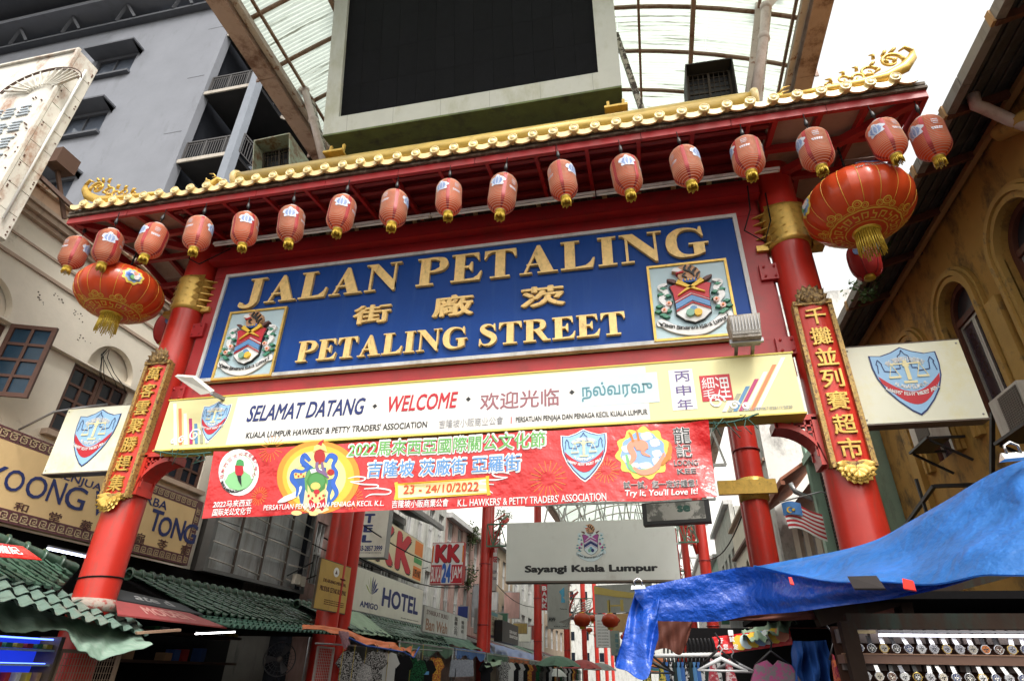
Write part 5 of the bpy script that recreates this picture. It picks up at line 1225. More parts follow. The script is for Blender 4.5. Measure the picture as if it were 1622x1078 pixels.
for (a0, z0, a1, z1) in W_:
    if a1 < -24: continue
    w_ = MB().pbox(PG, a0, z0, a1, z1, -.24, -.2).build('window', M('grey_window_pane', (.12,.14,.18), .12, bump=0, var=.2), gh)
    m = MB(); t = .05; am = a0+(a1-a0)*.45
    for q in ((a0,z0,a1,z0+t),(a0,z1-t,a1,z1),(a0,z0+t,a0+t,z1-t),(a1-t,z0+t,a1,z1-t),(am-t/2,z0+t,am+t/2,z1-t)): m.pbox(PG, *q, -.19, -.12)
    m.build('window_frame', GREYD, w_)
    MB().pbox(PG, a0-.12, z0-.12, a1+.1, z0-.01, -.1, .18).build('window_sill', GREYD, w_)
    MB().pbox(PG, a0-.2, z1, a1+.28, z1+.09, -.02, .62).build('window_hood', GREYD, w_)
    m = MB(); m.add([PG.P(a1+.2,z1,0),PG.P(a1+.2,z1,.6),PG.P(a1+.2,z1-.25,0)], [(0,1,2),(2,1,0)]); m.build('hood_cheek', GREYD, w_)
fh0 = 3.2
# roof overhang and truss line along the top
for q, o, mt in (((-34,ztop,xe+.4,ztop+.12),.3,GREYD),((-34,ztop+.9,xe+.6,ztop+1.15),.9,GREY)): MB().pbox(PG, *q, -.3, o).build('parapet_band', mt, gh)
MB().pbox(PG, -34, ztop+.12, xe, ztop+.9, -1.2, -.9).build('parapet_wall', GREY, gh)
MB().hexa([PG.P(-34,ztop+1.7,2.2),PG.P(xe-5.2,ztop+1.7,2.2),PG.P(xe-5.2,ztop+1.7,-6),PG.P(-34,ztop+1.7,-6),PG.P(-34,ztop+2.3,2.2),PG.P(xe-5.2,ztop+2.3,2.2),PG.P(xe-5.2,ztop+2.3,-6),PG.P(-34,ztop+2.3,-6)]).build('roof_slab', GREYD, gh)
for k in range(8):
    a = xe-2-3*k; m = MB().bar(PG.P(a,ztop+.12,.3), PG.P(a-.5,ztop+.9,.5), .12).bar(PG.P(a-1,ztop+.12,.3), PG.P(a-.5,ztop+.9,.5), .12); m.build('brace', GREYD, gh)
for k in range(8): MB().pbox(PG, xe-.9, ztop-1.6-fh0*k, xe, ztop-1.56-fh0*k, .001, .004).build('wall_joint', GREYD, gh)
# stair bay, its deep shade put into the wall and soffit colours
xc = PG.px(412,118)[0]; xc = (xc+PG.px(350,290)[0])/2
MB().pbox(PG, xc-.16, 0, xc+.16, ztop-1, -.16, .16).build('corner_post', M('grey_steel_post', (.20,.22,.26), .5), gh)
MB().pbox(PG, xe-.02, 0, xe+.25, ztop-1, -.25, .08).build('bay_post', GREY, gh)
zf = []
f0 = PG.px(405,135)[1]; f1 = PG.px(362,245)[1]; fh = f0-f1
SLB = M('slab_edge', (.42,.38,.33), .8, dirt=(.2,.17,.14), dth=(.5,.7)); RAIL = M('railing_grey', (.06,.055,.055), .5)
MB().box((xe+.02, YG+6.4, ztop/2), (.06, 12.6, ztop-.5)).build('bay_side_wall', M('bay_shade_wall', (.018,.02,.026), .85), gh)  # dark sheet added over the block's side to paint the bay's shade
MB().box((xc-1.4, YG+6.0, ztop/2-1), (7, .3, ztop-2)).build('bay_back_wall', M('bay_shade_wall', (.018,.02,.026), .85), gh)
for j in range(-2, 6):
    z = f1+fh*j
    if z < 4 or z > ztop: continue
    MB().pbox(PG, xe+.2, z-.01, xc+.1, z+.15, -.02, .03).build('slab_edge', SLB, gh); s_ = MB().hexa([PG.P(xe+.2,z,-.02),PG.P(xc+.1,z,-.02),PG.P(xc+.1,z,-6),PG.P(xe+.2,z,-6),PG.P(xe+.2,z+.14,-.02),PG.P(xc+.1,z+.14,-.02),PG.P(xc+.1,z+.14,-6),PG.P(xe+.2,z+.14,-6)]).build('floor_slab', M('dark_soffit', (.03,.03,.033), .85), gh)  # slab undersides carry the bay's shade in their colour
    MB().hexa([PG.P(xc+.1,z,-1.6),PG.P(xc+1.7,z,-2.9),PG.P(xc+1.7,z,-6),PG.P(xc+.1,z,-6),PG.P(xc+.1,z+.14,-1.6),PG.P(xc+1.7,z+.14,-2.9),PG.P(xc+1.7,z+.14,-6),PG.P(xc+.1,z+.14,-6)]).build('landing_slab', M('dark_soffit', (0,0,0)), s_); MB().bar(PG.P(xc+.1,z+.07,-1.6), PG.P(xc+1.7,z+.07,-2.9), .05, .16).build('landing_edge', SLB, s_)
    m = MB(); 
    def rail(p0, p1, n):
        m.bar(p0+Vector((0,0,1.0)), p1+Vector((0,0,1.0)), .06); m.bar(p0+Vector((0,0,.12)), p1+Vector((0,0,.12)), .04)
        m.bar(p0+Vector((0,0,.88)), p1+Vector((0,0,.88)), .03)
        for i in range(n+1): q = p0+(p1-p0)*i/n; m.bar(q+Vector((0,0,.1)), q+Vector((0,0,1.0)), .022 if i%8 else .06)
    rail(PG.P(xe+.3,z+.1,-.1), PG.P(xc-.15,z+.1,-.1), 20); rail(PG.P(xc+.15,z+.1,-.1), PG.P(xc+.25,z+.1,-1.6), 12); rail(PG.P(xc+.25,z+.1,-1.7), PG.P(xc+1.7,z+.1,-2.9), 12)
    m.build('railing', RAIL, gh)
    casement(PG, xe+.55, z+1.0, xe+1.35, z+2.1, -2.4, 3, 3, gh, frame=GREYD, bar=.03, edge=.04, pane=M('pale_sky_pane', (.35,.38,.45), .15, bump=0))
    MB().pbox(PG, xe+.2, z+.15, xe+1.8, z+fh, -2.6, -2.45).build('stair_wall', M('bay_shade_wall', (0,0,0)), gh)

# ------------------------------------------------------------------ right ochre shophouse
rc = thing('ochre_shophouse', 'stained ochre shophouse with arched windows and deep eaves on the right', 'building', (9, 3, 0))
OCR = M('ochre_render', (.44,.25,.055), .85, var=.14, vs=1.2, bump=.3, bs=10, dirt=(.045,.035,.022), dscale=(1.5,1.5,1.0), dth=(.49,.66), damt=.88); OCT = M('ochre_moulding', (.46,.28,.07), .8, var=.12, dirt=(.10,.08,.05), dscale=(3,3,3), dth=(.55,.7))
wc = [.95, 3.2, 5.45]; R_ = .60; SP = 7.60; m = MB()
holes = [(-c-R_, 5.6, -c+R_, SP+R_) for c in wc+[-1.3,-3.55]]
wall_holes(m, PRc, -8.3, 6, 0, 9.56, holes, .35)
for c in wc+[-1.3,-3.55]: archfill(m, PRc, -c, SP, R_, SP+R_, -.3, 0)
m.build('facade_wall', OCR, rc)
MB().box((12.9, 1.2, 4.85), (7.9, 14.2, 9.7)).build('body', OCR, rc)
DWOOD = M('red_brown_wood', (.12,.04,.025), .6, var=.2, dirt=(.05,.02,.015), dth=(.5,.65)); ALU = M('window_aluminium', (.42,.40,.37), .4, metal=.3, bump=0)
for c in wc:
    w_ = MB().pbox(PRc, -c-R_, 5.6, -c+R_, SP+R_, -.34, -.30).build('window', DARK, rc)
    for k, (r0, r1, o) in enumerate(((R_, R_+.10, .09), (R_+.11, R_+.20, .13), (R_+.21, R_+.27, .07))):
        m = MB(); n = 20
        for i in range(n):
            t0, t1 = PI*i/n, PI*(i+1)/n; P = lambda r, t: (-c+r*math.cos(t), SP+r*math.sin(t)); m.prism(PRc, [P(r0,t0),P(r1,t0),P(r1,t1),P(r0,t1)], -.02, o)
        for s in (-1, 1): m.pbox(PRc, -c+s*r0 if s > 0 else -c-r1, 5.5, -c+r1 if s > 0 else -c-r0, SP-.001, -.02, o)
        m.build('arch_moulding', OCT, w_)
    m = MB(); n = 16; ri, ro = R_-.11, R_-.005
    for i in range(n):
        t0, t1 = PI*i/n, PI*(i+1)/n; P = lambda r, t: (-c+r*math.cos(t), SP+r*math.sin(t)); m.prism(PRc, [P(ri,t0),P(ro,t0),P(ro,t1),P(ri,t1)], -.29, -.12)
    m.pbox(PRc, -c-ro, 5.6, -c-ri, SP, -.29, -.12); m.pbox(PRc, -c+ri, 5.6, -c+ro, SP, -.29, -.12); m.pbox(PRc, -c-ri, SP-.06, -c+ri, SP+.05, -.28, -.13)
    m.build('timber_frame', DWOOD, w_)
    MB().prism(PRc, arcpts(-c, SP+.05, ri, 0, 180, 16), -.24, -.2).build('fanlight', M('sign_dark_board', (.02,.022,.03), .4, bump=0), w_)
    for s in (0, 1):
        a0 = -c-ri+.005+s*ri; a1 = a0+ri-.01; fr = casement(PRc, a0, 5.62, a1, SP-.07, -.22, 1, 1, w_, frame=ALU, edge=.05, th=.05, pane=M('violet_pane', (.045,.03,.05), .15, bump=0, var=.4))
# pilaster, eaves, brackets, downpipe
for c in (2.1, 6.7):
    MB().pbox(PRc, -c-.17, 0, -c+.17, 7.2, -.02, .12).build('pilaster', OCT, rc)
EX, EZ2 = 7.6, 9.12
SHT = M('dark_roof_sheet', (.07,.065,.06), .75, dirt=(.03,.028,.025), dth=(.45,.7), bump=.4, bs=20)
for k in range(9):
    y0 = -5.5+1.55*k; y1 = y0+1.54
    m = MB(); m.hexa([(EX,y0,EZ2),(8.7,y0,9.55),(8.7,y1,9.55),(EX,y1,EZ2),(EX,y0,EZ2+.05),(8.7,y0,9.62),(8.7,y1,9.62),(EX,y1,EZ2+.05)])
    for q in range(1, 5): x = EX+1.1*q/5; m.box((x, (y0+y1)/2, EZ2+.43*q/5-.01), (.03, y1-y0, .05))
    m.build('eave_sheet', SHT, rc)
for k in range(9):
    y0 = -5.5+1.55*k; MB().box((EX-.03, y0+.77, EZ2+.0), (.12, 1.535, .2)).build('gutter', M('grey_gutter', (.22,.20,.18), .6, dirt=(.12,.09,.07), dth=(.5,.7)), rc)
for (u, v) in ((1585,31),(1510,187),(1466,291),(1422,379),(1388,447),(1357,512)):
    y = onX(u, v, EX).y; m = MB().bar((EX-.08,y,EZ2-.08), (8.7,y,9.38), .07, .13); m.build('eave_bracket', DWOOD, rc)
    MB().box((EX-.10, y, EZ2-.02), (.04,.09,.22)).build('bracket_end', M('ochre_wood', (.35,.2,.08), .7), rc)
MB().bar((8.48,-5.5,9.28),(8.48,8.4,9.28),.10,.09).build('wall_plate', M('ochre_wood', (0,0,0)), rc)
MB().tube([onX(1541,150,7.85), onX(1541,158,7.85)+Vector((0,0,-.12)), onX(1560,172,8.0), onX(1600,190,8.3), onX(1640,203,8.5)], .085, 12).build('downpipe', PINKP, rc)
m = MB()
for k in range(3): m.lathe((8.45, .1-.2*k, 9.0-.12*k), [(0,-.12),(.16,-.08),(.18,0),(.1,.1),(0,.12)], 10)
m.build('carved_corbel', OCT, rc)
# air conditioners
def aircon(p, lab, sx=.32, sy=.85, sz=.62):
    t = thing('air_conditioner', lab, 'air conditioner', p, 'outdoor units fixed to the ochre wall')
    x, y, z = p; MB().box((x, y, z+sz/2), (sx, sy, sz)).build('casing', M('aircon_white', (.60,.57,.52), .5, dirt=(.4,.35,.3), dth=(.5,.7)), t)
    for (ax, c, d) in ((0, (x-sx/2-.008, y-.12, z+sz/2), (.012, sy*.62, sz*.84)),):
        g = MB().box(c, d).build('grille', M('aircon_grille', (.09,.075,.06), .6), t); m = MB()
        for k in range(15): m.box((c[0]-.01, c[1], c[2]-d[2]/2+d[2]*(k+.5)/15), (.008, d[1], .008))
        for k in range(9): m.box((c[0]-.012, c[1]-d[1]/2+d[1]*(k+.5)/9, c[2]), (.006, .008, d[2]))
        m.build('grille_bar', M('aircon_bar', (.2,.17,.14), .5), g)
    m = MB(); zz = z-.03
    for yy in (y-sy/2, y+sy/2): m.bar((x-sx*.8, yy, zz), (8.58, yy, zz), .045); m.bar((x-sx*.7, yy, zz-.03), (8.58, yy, zz-.45), .04)
    m.bar((x-sx*.8, y-sy/2-.05, zz), (x-sx*.8, y+sy/2+.05, zz), .045); m.box((x-.05,y,zz-.01),(sx*1.2,sy*.96,.015)); m.build('support_bracket', BLACK, t)
    return t
q = onX(1596, 655, 8.2); aircon((8.2, q.y-.35, q.z-.40), 'white air conditioner nearest the right edge above the blue tarpaulin')
q = onX(1462, 680, 8.2); aircon((8.2, q.y-.2, q.z-.36), 'white air conditioner behind the right shield light box')
m = MB(); y0, y1 = onX(1500,820,7.9).y, onX(1440,870,7.9).y; zz = onX(1440,870,7.9).z
m.bar((7.6,y0-.6,zz+.6),(7.6,y1,zz+.1),.06).bar((7.6,y1,zz+.1),(8.6,y1,zz+.1),.06).bar((7.6,y0-.6,zz+.6),(8.6,y0-.6,zz+.6),.06).bar((7.6,y0,zz+.2),(7.6,y0,zz+.9),.05).bar((8.5,y0-.6,zz+.6),(8.5,y0-1.4,zz+1.6),.06)
m.build('empty_rack', BLACK, label='empty black steel wall rack below the air conditioners', cat='wall rack')
# shrub growing on the eave
def leafy(name, lab, c, r, n, cat, par=None, size=.09, seed=1, stems=5, mat=None, squash=(1,1,1)):
    random.seed(seed); t = thing(name, lab, cat, c); C_ = Vector(c); m = MB(); tips = []
    for k in range(stems):
        a = random.uniform(0, 2*PI); e = random.uniform(.3, 1.3); d = Vector((math.cos(a)*math.cos(e)*squash[0], math.sin(a)*math.cos(e)*squash[1], math.sin(e)*squash[2]))*r; mid = C_+d*.5+Vector((0,0,.1*r)); m.tube([C_, mid, C_+d], [.02*r+.008, .012*r+.005, .004], 5); tips += [(C_, mid), (mid, C_+d)]
    m.build('stem', M('twig_brown', (.06,.045,.03), .8), t)
    m = MB()
    for k in range(n):
        a, b = random.choice(tips); p = a+(b-a)*random.random()+Vector((random.gauss(0,1), random.gauss(0,1), random.gauss(0,1)))*r*.13
        d = Vector((random.gauss(0,1), random.gauss(0,1), random.gauss(0,.6))).normalized()*size*random.uniform(.6,1.2); s = d.cross(Vector((random.gauss(0,1),random.gauss(0,1),random.gauss(0,1)))).normalized()*size*.28
        m.add([p-d*.5, p+s, p+d*.5, p-s], [(0,1,2,3)])
    m.build('foliage', mat or M('leaf_green', (.05,.09,.025), .6, var=.4, vs=8, bump=0, trans=.3), t); return t
p = onX(1375, 455, 7.55); leafy('wall_shrub', 'small leafy shrub sprouting from the right eave against the sky', (p.x, p.y, p.z-.25), .55, 150, 'shrub', seed=3, squash=(1.3,1,1), size=.10)
p = onX(1397, 388, 7.6); leafy('wall_shrub', 'upper sprig of leaves behind the large right lantern', (p.x, p.y, p.z-.1), .35, 70, 'shrub', seed=5, size=.09)

# ------------------------------------------------------------------ further right: green-trimmed house, white fanlight house, cream arched house
GRN = M('pale_green_paint', (.30,.45,.36), .6, var=.1, dirt=(.15,.2,.16), dth=(.55,.75)); SHUT = M('dark_shutter', (.035,.025,.022), .6)
gb = thing('green_trim_house', 'shophouse with pale green pillars and dark louvred shutters beyond the ochre house', 'building', (8.6, 11, 0))
MB().box((12.7, 11.4, 4.5), (8, 6, 9)).build('body', M('olive_render', (.24,.25,.17), .85, dirt=(.1,.1,.07), dth=(.5,.7)), gb)
for y in (8.55, 10.3, 12.2, 14.1): MB().box((8.45, y, 4.6), (.5, .34, 9.2)).build('pillar', GRN, gb)
for y in (9.42, 11.25, 13.15):
    for z0 in (5.1,):
        w_ = MB().box((8.62, y, 6.5), (.1, 1.35, 3.1)).build('window', SHUT, gb)
        for s in (-1, 1):
            sh = MB().box((8.50, y+s*.36, 6.45), (.06, .64, 2.7)).build('shutter', SHUT, w_); m = MB()
            for k in range(24): m.box((8.462, y+s*.36, 5.2+.105*k), (.03, .54, .04))
            m.build('louvre', M('louvre_brown', (.07,.05,.045), .6), sh)['kind'] = 'stuff'
MB().box((8.4, 11.3, 8.3), (.55, 6, .22)).build('string_course', GRN, gb)
m = MB().tube([(8.1,8.4,9.0),(8.0,8.4,8.6),(8.15,8.4,8.2),(8.2,8.4,3)], .07, 10); m.build('downpipe', STEEL, gb)
wh = thing('fanlight_house', 'pale shophouse with blue fanlight windows under a red-brown tiled eave', 'building', (8.6, 17, 0))
PALER = M('pale_render', (.50,.44,.36), .85, var=.08, dirt=(.3,.26,.2), dth=(.55,.75))
m = MB(); cs = [15.6, 17.2, 18.8]; PW = Pl((8.6, 0), (0, -1)); wall_holes(m, PW, -20.2, -14.4, 0, 8.0, [(-c-.45, 4.2, -c+.45, 7.2) for c in cs], .3)
for c in cs: archfill(m, PW, -c, 6.75, .45, 7.2, -.28, 0)
m.build('facade_wall', PALER, wh); MB().box((12.9, 17.3, 4.2), (7.9, 5.8, 8.3)).build('body', PALER, wh)
for c in cs:
    w_ = MB().pbox(PW, -c-.45, 4.2, -c+.45, 7.2, -.3, -.26).build('window', DARK, wh); m = MB()
    for k in range(5): m.pbox(PW, -c-.43+.2*k, 4.2, -c-.39+.2*k, 6.7, -.2, -.14)
    m.build('window_bar', WHITEP, w_); m = MB().prism(PW, arcpts(-c, 6.78, .42, 0, 180, 12), -.2, -.15); m.build('fanlight', M('blue_fanlight', (.04,.10,.14), .3), w_)
for s in (0, 1):
    for k in range(8):
        y0 = 14.3+.75*k; MB().hexa([(7.3,y0,7.7),(8.9,y0,8.7),(8.9,y0+.74,8.7),(7.3,y0+.74,7.7),(7.3,y0,7.8),(8.9,y0,8.82),(8.9,y0+.74,8.82),(7.3,y0+.74,7.8)]).build('roof_tile_row', M('terracotta', (.28,.10,.055), .8, var=.25, objvar=.2), wh) if s == 0 else None
MB().box((7.35,17.3,7.62),(.14,6.1,.14)).build('gutter', M('terracotta', (0,0,0)), wh)
m = MB().tube([(7.6,14.3,7.6),(7.7,14.3,7.3),(8.3,14.4,7.0),(8.4,14.4,6.5),(8.4,14.4,2)], .09, 10); m.build('downpipe', STEEL, wh)
sw = thing('gable_wall_block', 'tall bare grey-white wall with black mould stains above the right shophouses', 'building', (14, 21, 0))
MB().box((13.4, 24, 9.5), (10.5, 7, 19)).build('body', M('mouldy_render', (.58,.57,.55), .9, var=.08, dirt=(.045,.045,.045), dscale=(.6,.6,.35), dth=(.50,.66), damt=.85), sw)
ca = thing('cream_arched_house', 'cream house with red-brown arched windows far down the right side', 'building', (8.4, 27, 0))
m = MB(); cs = [22.2, 24.2, 27, 29, 32, 34.5]; PW2 = Pl((8.3, 0), (0, -1)); wall_holes(m, PW2, -37, -20.6, 0, 10.5, [(-c-.7, 4.0, -c+.7, 7.9) for c in cs], .3)
for c in cs: archfill(m, PW2, -c, 7.2, .7, 7.9, -.28, 0)
m.build('facade_wall', CREAM, ca); MB().box((12.6, 28.8, 5.2), (7.9, 16.4, 10.6)).build('body', CREAM, ca)
for c in cs:
    w_ = MB().pbox(PW2, -c-.7, 4, -c+.7, 7.9, -.3, -.26).build('window', DARK, ca); m = MB()
    for s in (-.66, -.04, .58): m.pbox(PW2, -c+s, 4, -c+s+.09, 7.3, -.2, -.1)
    for z in (4.0,5.2,6.4,7.15): m.pbox(PW2, -c-.66, z, -c+.66, z+.09, -.21, -.11)
    m.build('window_frame', DWOOD, w_)
for z in (8.6, 10.4): m = MB().pbox(PW2, -37, z, -20.6, z+.14, 0, .25); m.build('string_course', DWOOD if z < 9 else CREAMT, ca)
# ------------------------------------------------------------------ left row beyond the first house
l2 = thing('dark_shophouse', 'dim shophouse behind the bare billboard frame on the left', 'building', (-9.5, 9, 0))
MB().box((-13.1, 9.4, 4), (8, 5.5, 8)).build('body', M('sooty_render', (.13,.12,.11), .9, dirt=(.05,.05,.05), dth=(.5,.7)), l2)
MB().box((-8.8, 9.4, 6.9), (1.6, 5.4, .12)).build('awning_roof', M('corrugated_grey', (.2,.2,.2), .7), l2)
bf = thing('billboard_frame', 'bare grey billboard with rusty bars and unlit tubes on the left facade', 'billboard', (-8.5, 9, 3.8))
PB = Pl((-8.5, 0), (0, 1)); ba0, ba1, bz0, bz1 = 6.35, 11.35, 3.80, 6.5
for i in range(4):
    for j in range(2):
        MB().pbox(PB, ba0+.1+(ba1-ba0-.2)*i/4+.01, bz0+.1+(bz1-bz0-.2)*j/2+.01, ba0+.1+(ba1-ba0-.2)*(i+1)/4-.01, bz0+.1+(bz1-bz0-.2)*(j+1)/2-.01, -.12, -.08).build('back_panel', M('grey_panel', (.33,.34,.35), .5, dirt=(.2,.19,.17), dth=(.45,.7), objvar=.12), bf)
m = MB()
for q in ((ba0,bz0,ba1,bz0+.09),(ba0,bz1-.09,ba1,bz1),(ba0,bz0+.09,ba0+.14,bz1-.09),(ba1-.1,bz0+.09,ba1,bz1-.09)): m.pbox(PB, *q, -.14, .1)
m.build('frame', M('frame_grey', (.13,.13,.13), .6), bf)
for i in range(1, 4): a = ba0+(ba1-ba0)*i/4; MB().pbox(PB, a-.03, bz0+.09, a+.03, bz1-.09, .0, .05).build('post', M('rusty_post', (.07,.05,.04), .7), bf)
for j in range(5):
    for i in range(4):
        a = ba0+(ba1-ba0)*i/4+.1; z = bz0+.3+.46*j+random.uniform(-.03,.03); MB().tube([PB.P(a,z+random.uniform(-.03,.03),.09), PB.P(a+1.05,z+random.uniform(-.08,.03),.09)], .02, 6).build('tube_lamp', M('dusty_tube', (.42,.38,.34), .5), bf)
MB().box((-8.3, 10.6, 4.15), (.14, .28, .3)).build('ballast_box', flat('beige_plastic', (.55,.5,.42)), bf); MB().box((-8.3, 10.93, 4.13), (.14, .28, .3)).build('ballast_box', flat('beige_plastic', (0,0,0)), bf)
m = MB().bar((-8.4,10.2,4.2),(-8.0,10.9,4.7),.04).bar((-8.4,11.2,4.2),(-7.9,11.6,4.5),.04); m.build('stay_bar', BLACK, bf)

def signbox(name, lab, uvs, Y=None, X=None, th=.2, mat=None, side=None, group=None):
    """box sign from its four corners in the photograph TL TR BR BL; the left edge stands at depth Y or X"""
    pl, p0, p1 = hplane(uvs[0], uvs[1], Y=Y, X=X); L = (p1-p0).length
    z1 = p0.z; z0 = (pl.px(*uvs[2])[1]+pl.px(*uvs[3])[1])/2
    t = thing(name, lab, 'signboard', tuple(pl.P(L/2, z0)), group)
    MB().pbox(pl, 0, z0, L, z1, -th, 0).build('box', side or M('sign_side_grey', (.25,.25,.25), .6), t)
    MB().pbox(pl, .02, z0+.02, L-.02, z1-.02, 0, .006).build('face', mat, t); pl.L = L; pl.z0 = z0; pl.z1 = z1
    return t, pl
def st(pl, t, body, f0, g0, f1, g1, mat, bold=.02, o=.007, **k):
    L, H = pl.L, pl.z1-pl.z0; return txt(pl, body, f0*L, pl.z0+g0*H, f1*L, pl.z0+g1*H, mat, t, o, .004, bold, **k)
CRS = M('cream_plastic', (.68,.66,.58), .4, var=.05, dirt=(.5,.46,.38), dscale=(1,1,.4), dth=(.55,.8), bump=0)
t, pl = signbox('hotel_sign', 'cream sign with leaf emblem, AMIGO and HOTEL in navy', ((555.4,891.5),(671,934),(667,990),(549.5,963.6)), Y=11, mat=CRS, th=.35)
st(pl, t, 'HOTEL', .40, .25, .93, .72, NAVY, .03); st(pl, t, 'AMIGO', .15, .12, .36, .26, NAVY, .03); st(pl, t, '(kuala lumpur hotel)', .68, .06, .95, .1, INK, 0)
for k in range(7):
    a = math.radians(150-20*k); L, H = pl.L, pl.z1-pl.z0; c = (.265*L, pl.z0+.42*H); r = H*.42
    q = [(c[0]+.15*r*math.cos(a), c[1]+.1*r), (c[0]+r*.75*math.cos(a)-.09*r*math.sin(a), c[1]+r*.75*math.sin(a)+.09*r), (c[0]+r*1.1*math.cos(a), c[1]+r*1.1*math.sin(a)), (c[0]+r*.75*math.cos(a)+.09*r*math.sin(a), c[1]+r*.75*math.sin(a)-.06*r)]
    MB().prism(pl, q, .006, .010).build('emblem_leaf', NAVY if k > 2 else flat('olive_print', (.35,.4,.06)), t)
t, pl = signbox('phone_sign', 'tall cream hotel light box with TEL number beside the red columns', ((557,757),(624,756),(611,883.5),(547.6,882)), Y=9.6, mat=CRS, th=.35)
fx = lambda u, v: pl.px(u, v)
for ch, u0, v0, u1, h in (('O',576,772,592,15),('H',578,752,594,15),('T',576,828,593,15),('E',575,842.5,590,12),('L',572.5,858.5,589,12)): tpx(pl, ch, u0, v0, u1, h, NAVY, t, .007, .004, .05, name='letter')
tpx(pl, 'TEL : 03-2857 3999', 553, 872, 605, 8.5, NAVY, t, .007, .004, .03); tpx(pl, 'www.amigohotel.my', 568, 876, 604, 2.5, INK, t, .007, .004, 0)
t, pl = signbox('minimart_sign', 'long cream sign with large red KK letters and orange and green bars', ((560,790),(671.8,860),(669.7,925),(548,873)), Y=10.5, mat=M('butter_plastic', (.66,.56,.36), .4, var=.05, bump=0), th=.3)
for f0, f1 in ((.30,.55),(.57,.82)): st(pl, t, 'K', f0, .06, f1, .92, INK, .06, .007); st(pl, t, 'K', f0-.008, .09, f1-.012, .94, REDP, .055, .013)
L, H = pl.L, pl.z1-pl.z0
for g0, g1, mt in ((.62,.95,ORANP),(.42,.55,GREENP),(.05,.34,ORANP)): MB().pbox(pl, L*.85, pl.z0+g0*H, L*.985, pl.z0+g1*H, .006, .01).build('colour_bar', mt, t)
st(pl, t, 'SUPER MART', .855, .1, .98, .28, INK, .02, .0105)
t, pl = signbox('open_all_day_sign', 'small white KK sign with BUKA 24 JAM on red panels', ((685.7,859),(736,858),(731.7,926),(680.4,924.4)), Y=12, mat=WHITE, th=.2, side=M('red_edge', (.4,.05,.05), .6))
st(pl, t, 'KK', .12, .50, .90, .95, INK, .06, .007); st(pl, t, 'KK', .10, .515, .88, .96, REDP, .055, .013)
L, H = pl.L, pl.z1-pl.z0
for f0, f1 in ((.02,.34),(.64,.98)): MB().pbox(pl, L*f0, pl.z0+.03*H, L*f1, pl.z0+.46*H, .006, .009).build('red_panel', REDP, t)
for f in (.0, .94): MB().pbox(pl, L*(f+.01), pl.z0+.52*H, L*(f+.05), pl.z0+.92*H, .006, .009).build('orange_bar', ORANP, t)
st(pl, t, 'BUKA', .03, .06, .33, .42, WHITE, .02, .01); st(pl, t, 'JAM', .66, .06, .96, .42, WHITE, .02, .01); st(pl, t, '24', .35, .04, .63, .5, BLUEP, .06, .01)
t, pl = signbox('notice_sign', 'mustard notice board reading DILARANG MENJUAL fixed to the inner left column', ((509,882),(556.7,898),(546.8,972.4),(495.6,963.6)), X=-4.75, mat=M('mustard_board', (.50,.32,.08), .5, dirt=(.35,.22,.07), dth=(.5,.8), bump=0), th=.05, side=flat('board_edge', (.08,.06,.04)))
st(pl, t, 'DILARANG MENJUAL', .16, .53, .90, .62, BROWNP, .015); st(pl, t, 'PRODUK CETAK ROMPAK', .10, .37, .93, .47, BROWNP, .015)
for g in (.12, .16, .2): st(pl, t, 'dewan bandaraya kuala lumpur', .28, g, .92, g+.025, BROWNP, 0)
L, H = pl.L, pl.z1-pl.z0; MB().prism(pl, arcpts(.52*L, pl.z0+.80*H, .09*L, 0, 360, 14, .1*H), .006, .009).build('round_mark', WHITE, t); MB().prism(pl, [(.48*L,pl.z0+.76*H),(.56*L,pl.z0+.76*H),(.52*L,pl.z0+.85*H)], .009, .011).build('crest_mark', BROWNP, t)
t, pl = signbox('cloth_shop_sign', 'faded white cloth shop sign with brown script below the hotel sign', ((672.4,957),(740.5,978.3),(732.5,1014.4),(665.7,995.7)), Y=13, mat=M('faded_cloth', (.50,.50,.47), .7, dirt=(.36,.35,.32), dth=(.45,.7)), th=.06)
st(pl, t, 'SYARIKAT BUKU', .05, .68, .5, .86, BROWNP, .0); st(pl, t, 'Ban Wah', .05, .08, .50, .52, flat('faded_brown', (.28,.14,.08)), .02)
for k, ch in enumerate('萬華公司'): st(pl, t, ch, .66, .72-.2*k, .74, .9-.2*k, INK, .01, name='letter')
for k, ch in enumerate('書局有'): st(pl, t, ch, .84, .66-.2*k, .91, .82-.2*k, INK, .01, name='letter')
MB().hexa([onX(599,963,-8), onX(643,975,-8), onX(641,998,-8), onX(597,985,-8), onX(599,963,-8.1), onX(643,975,-8.1), onX(641,998,-8.1), onX(597,985,-8.1)]).build('brown_board', flat('brown_board_paint', (.03,.018,.015)), label='dark brown board leaning under the letters HOT of the hotel sign', cat='board')
t, pl = signbox('beige_sign', 'weathered beige sign beside the second left column down the street', ((768,962),(796,974),(794,1010.5),(766,1001)), Y=22, mat=M('beige_sign_face', (.42,.38,.28), .6), th=.5)
for g in (.15, .4, .62): st(pl, t, '小 菜 茶 室', .2, g, .85, g+.16, BROWNP, .0)
L, H = pl.L, pl.z1-pl.z0; MB().pbox(pl, .05*L, pl.z0+.82*H, .7*L, pl.z0+.97*H, .006, .01).build('teal_panel', TEALP, t)
t, pl = signbox('black_sign', 'black sign with two white lines below the white windows', ((796,981),(821,991.5),(820,1023),(790,1012)), Y=24, mat=flat('black_face', (.02,.02,.022)), th=.4, side=BLACK)
st(pl, t, 'SUN HUAT', .42, .5, .9, .66, WHITE, .03); st(pl, t, 'SEAFOOD', .42, .28, .95, .44, WHITE, .03)
t, pl = signbox('guest_house_sign', 'narrow white sign with red letters behind the second left column', ((768,838),(789,839),(785,936),(764,935)), Y=22.3, mat=WHITE, th=.3)
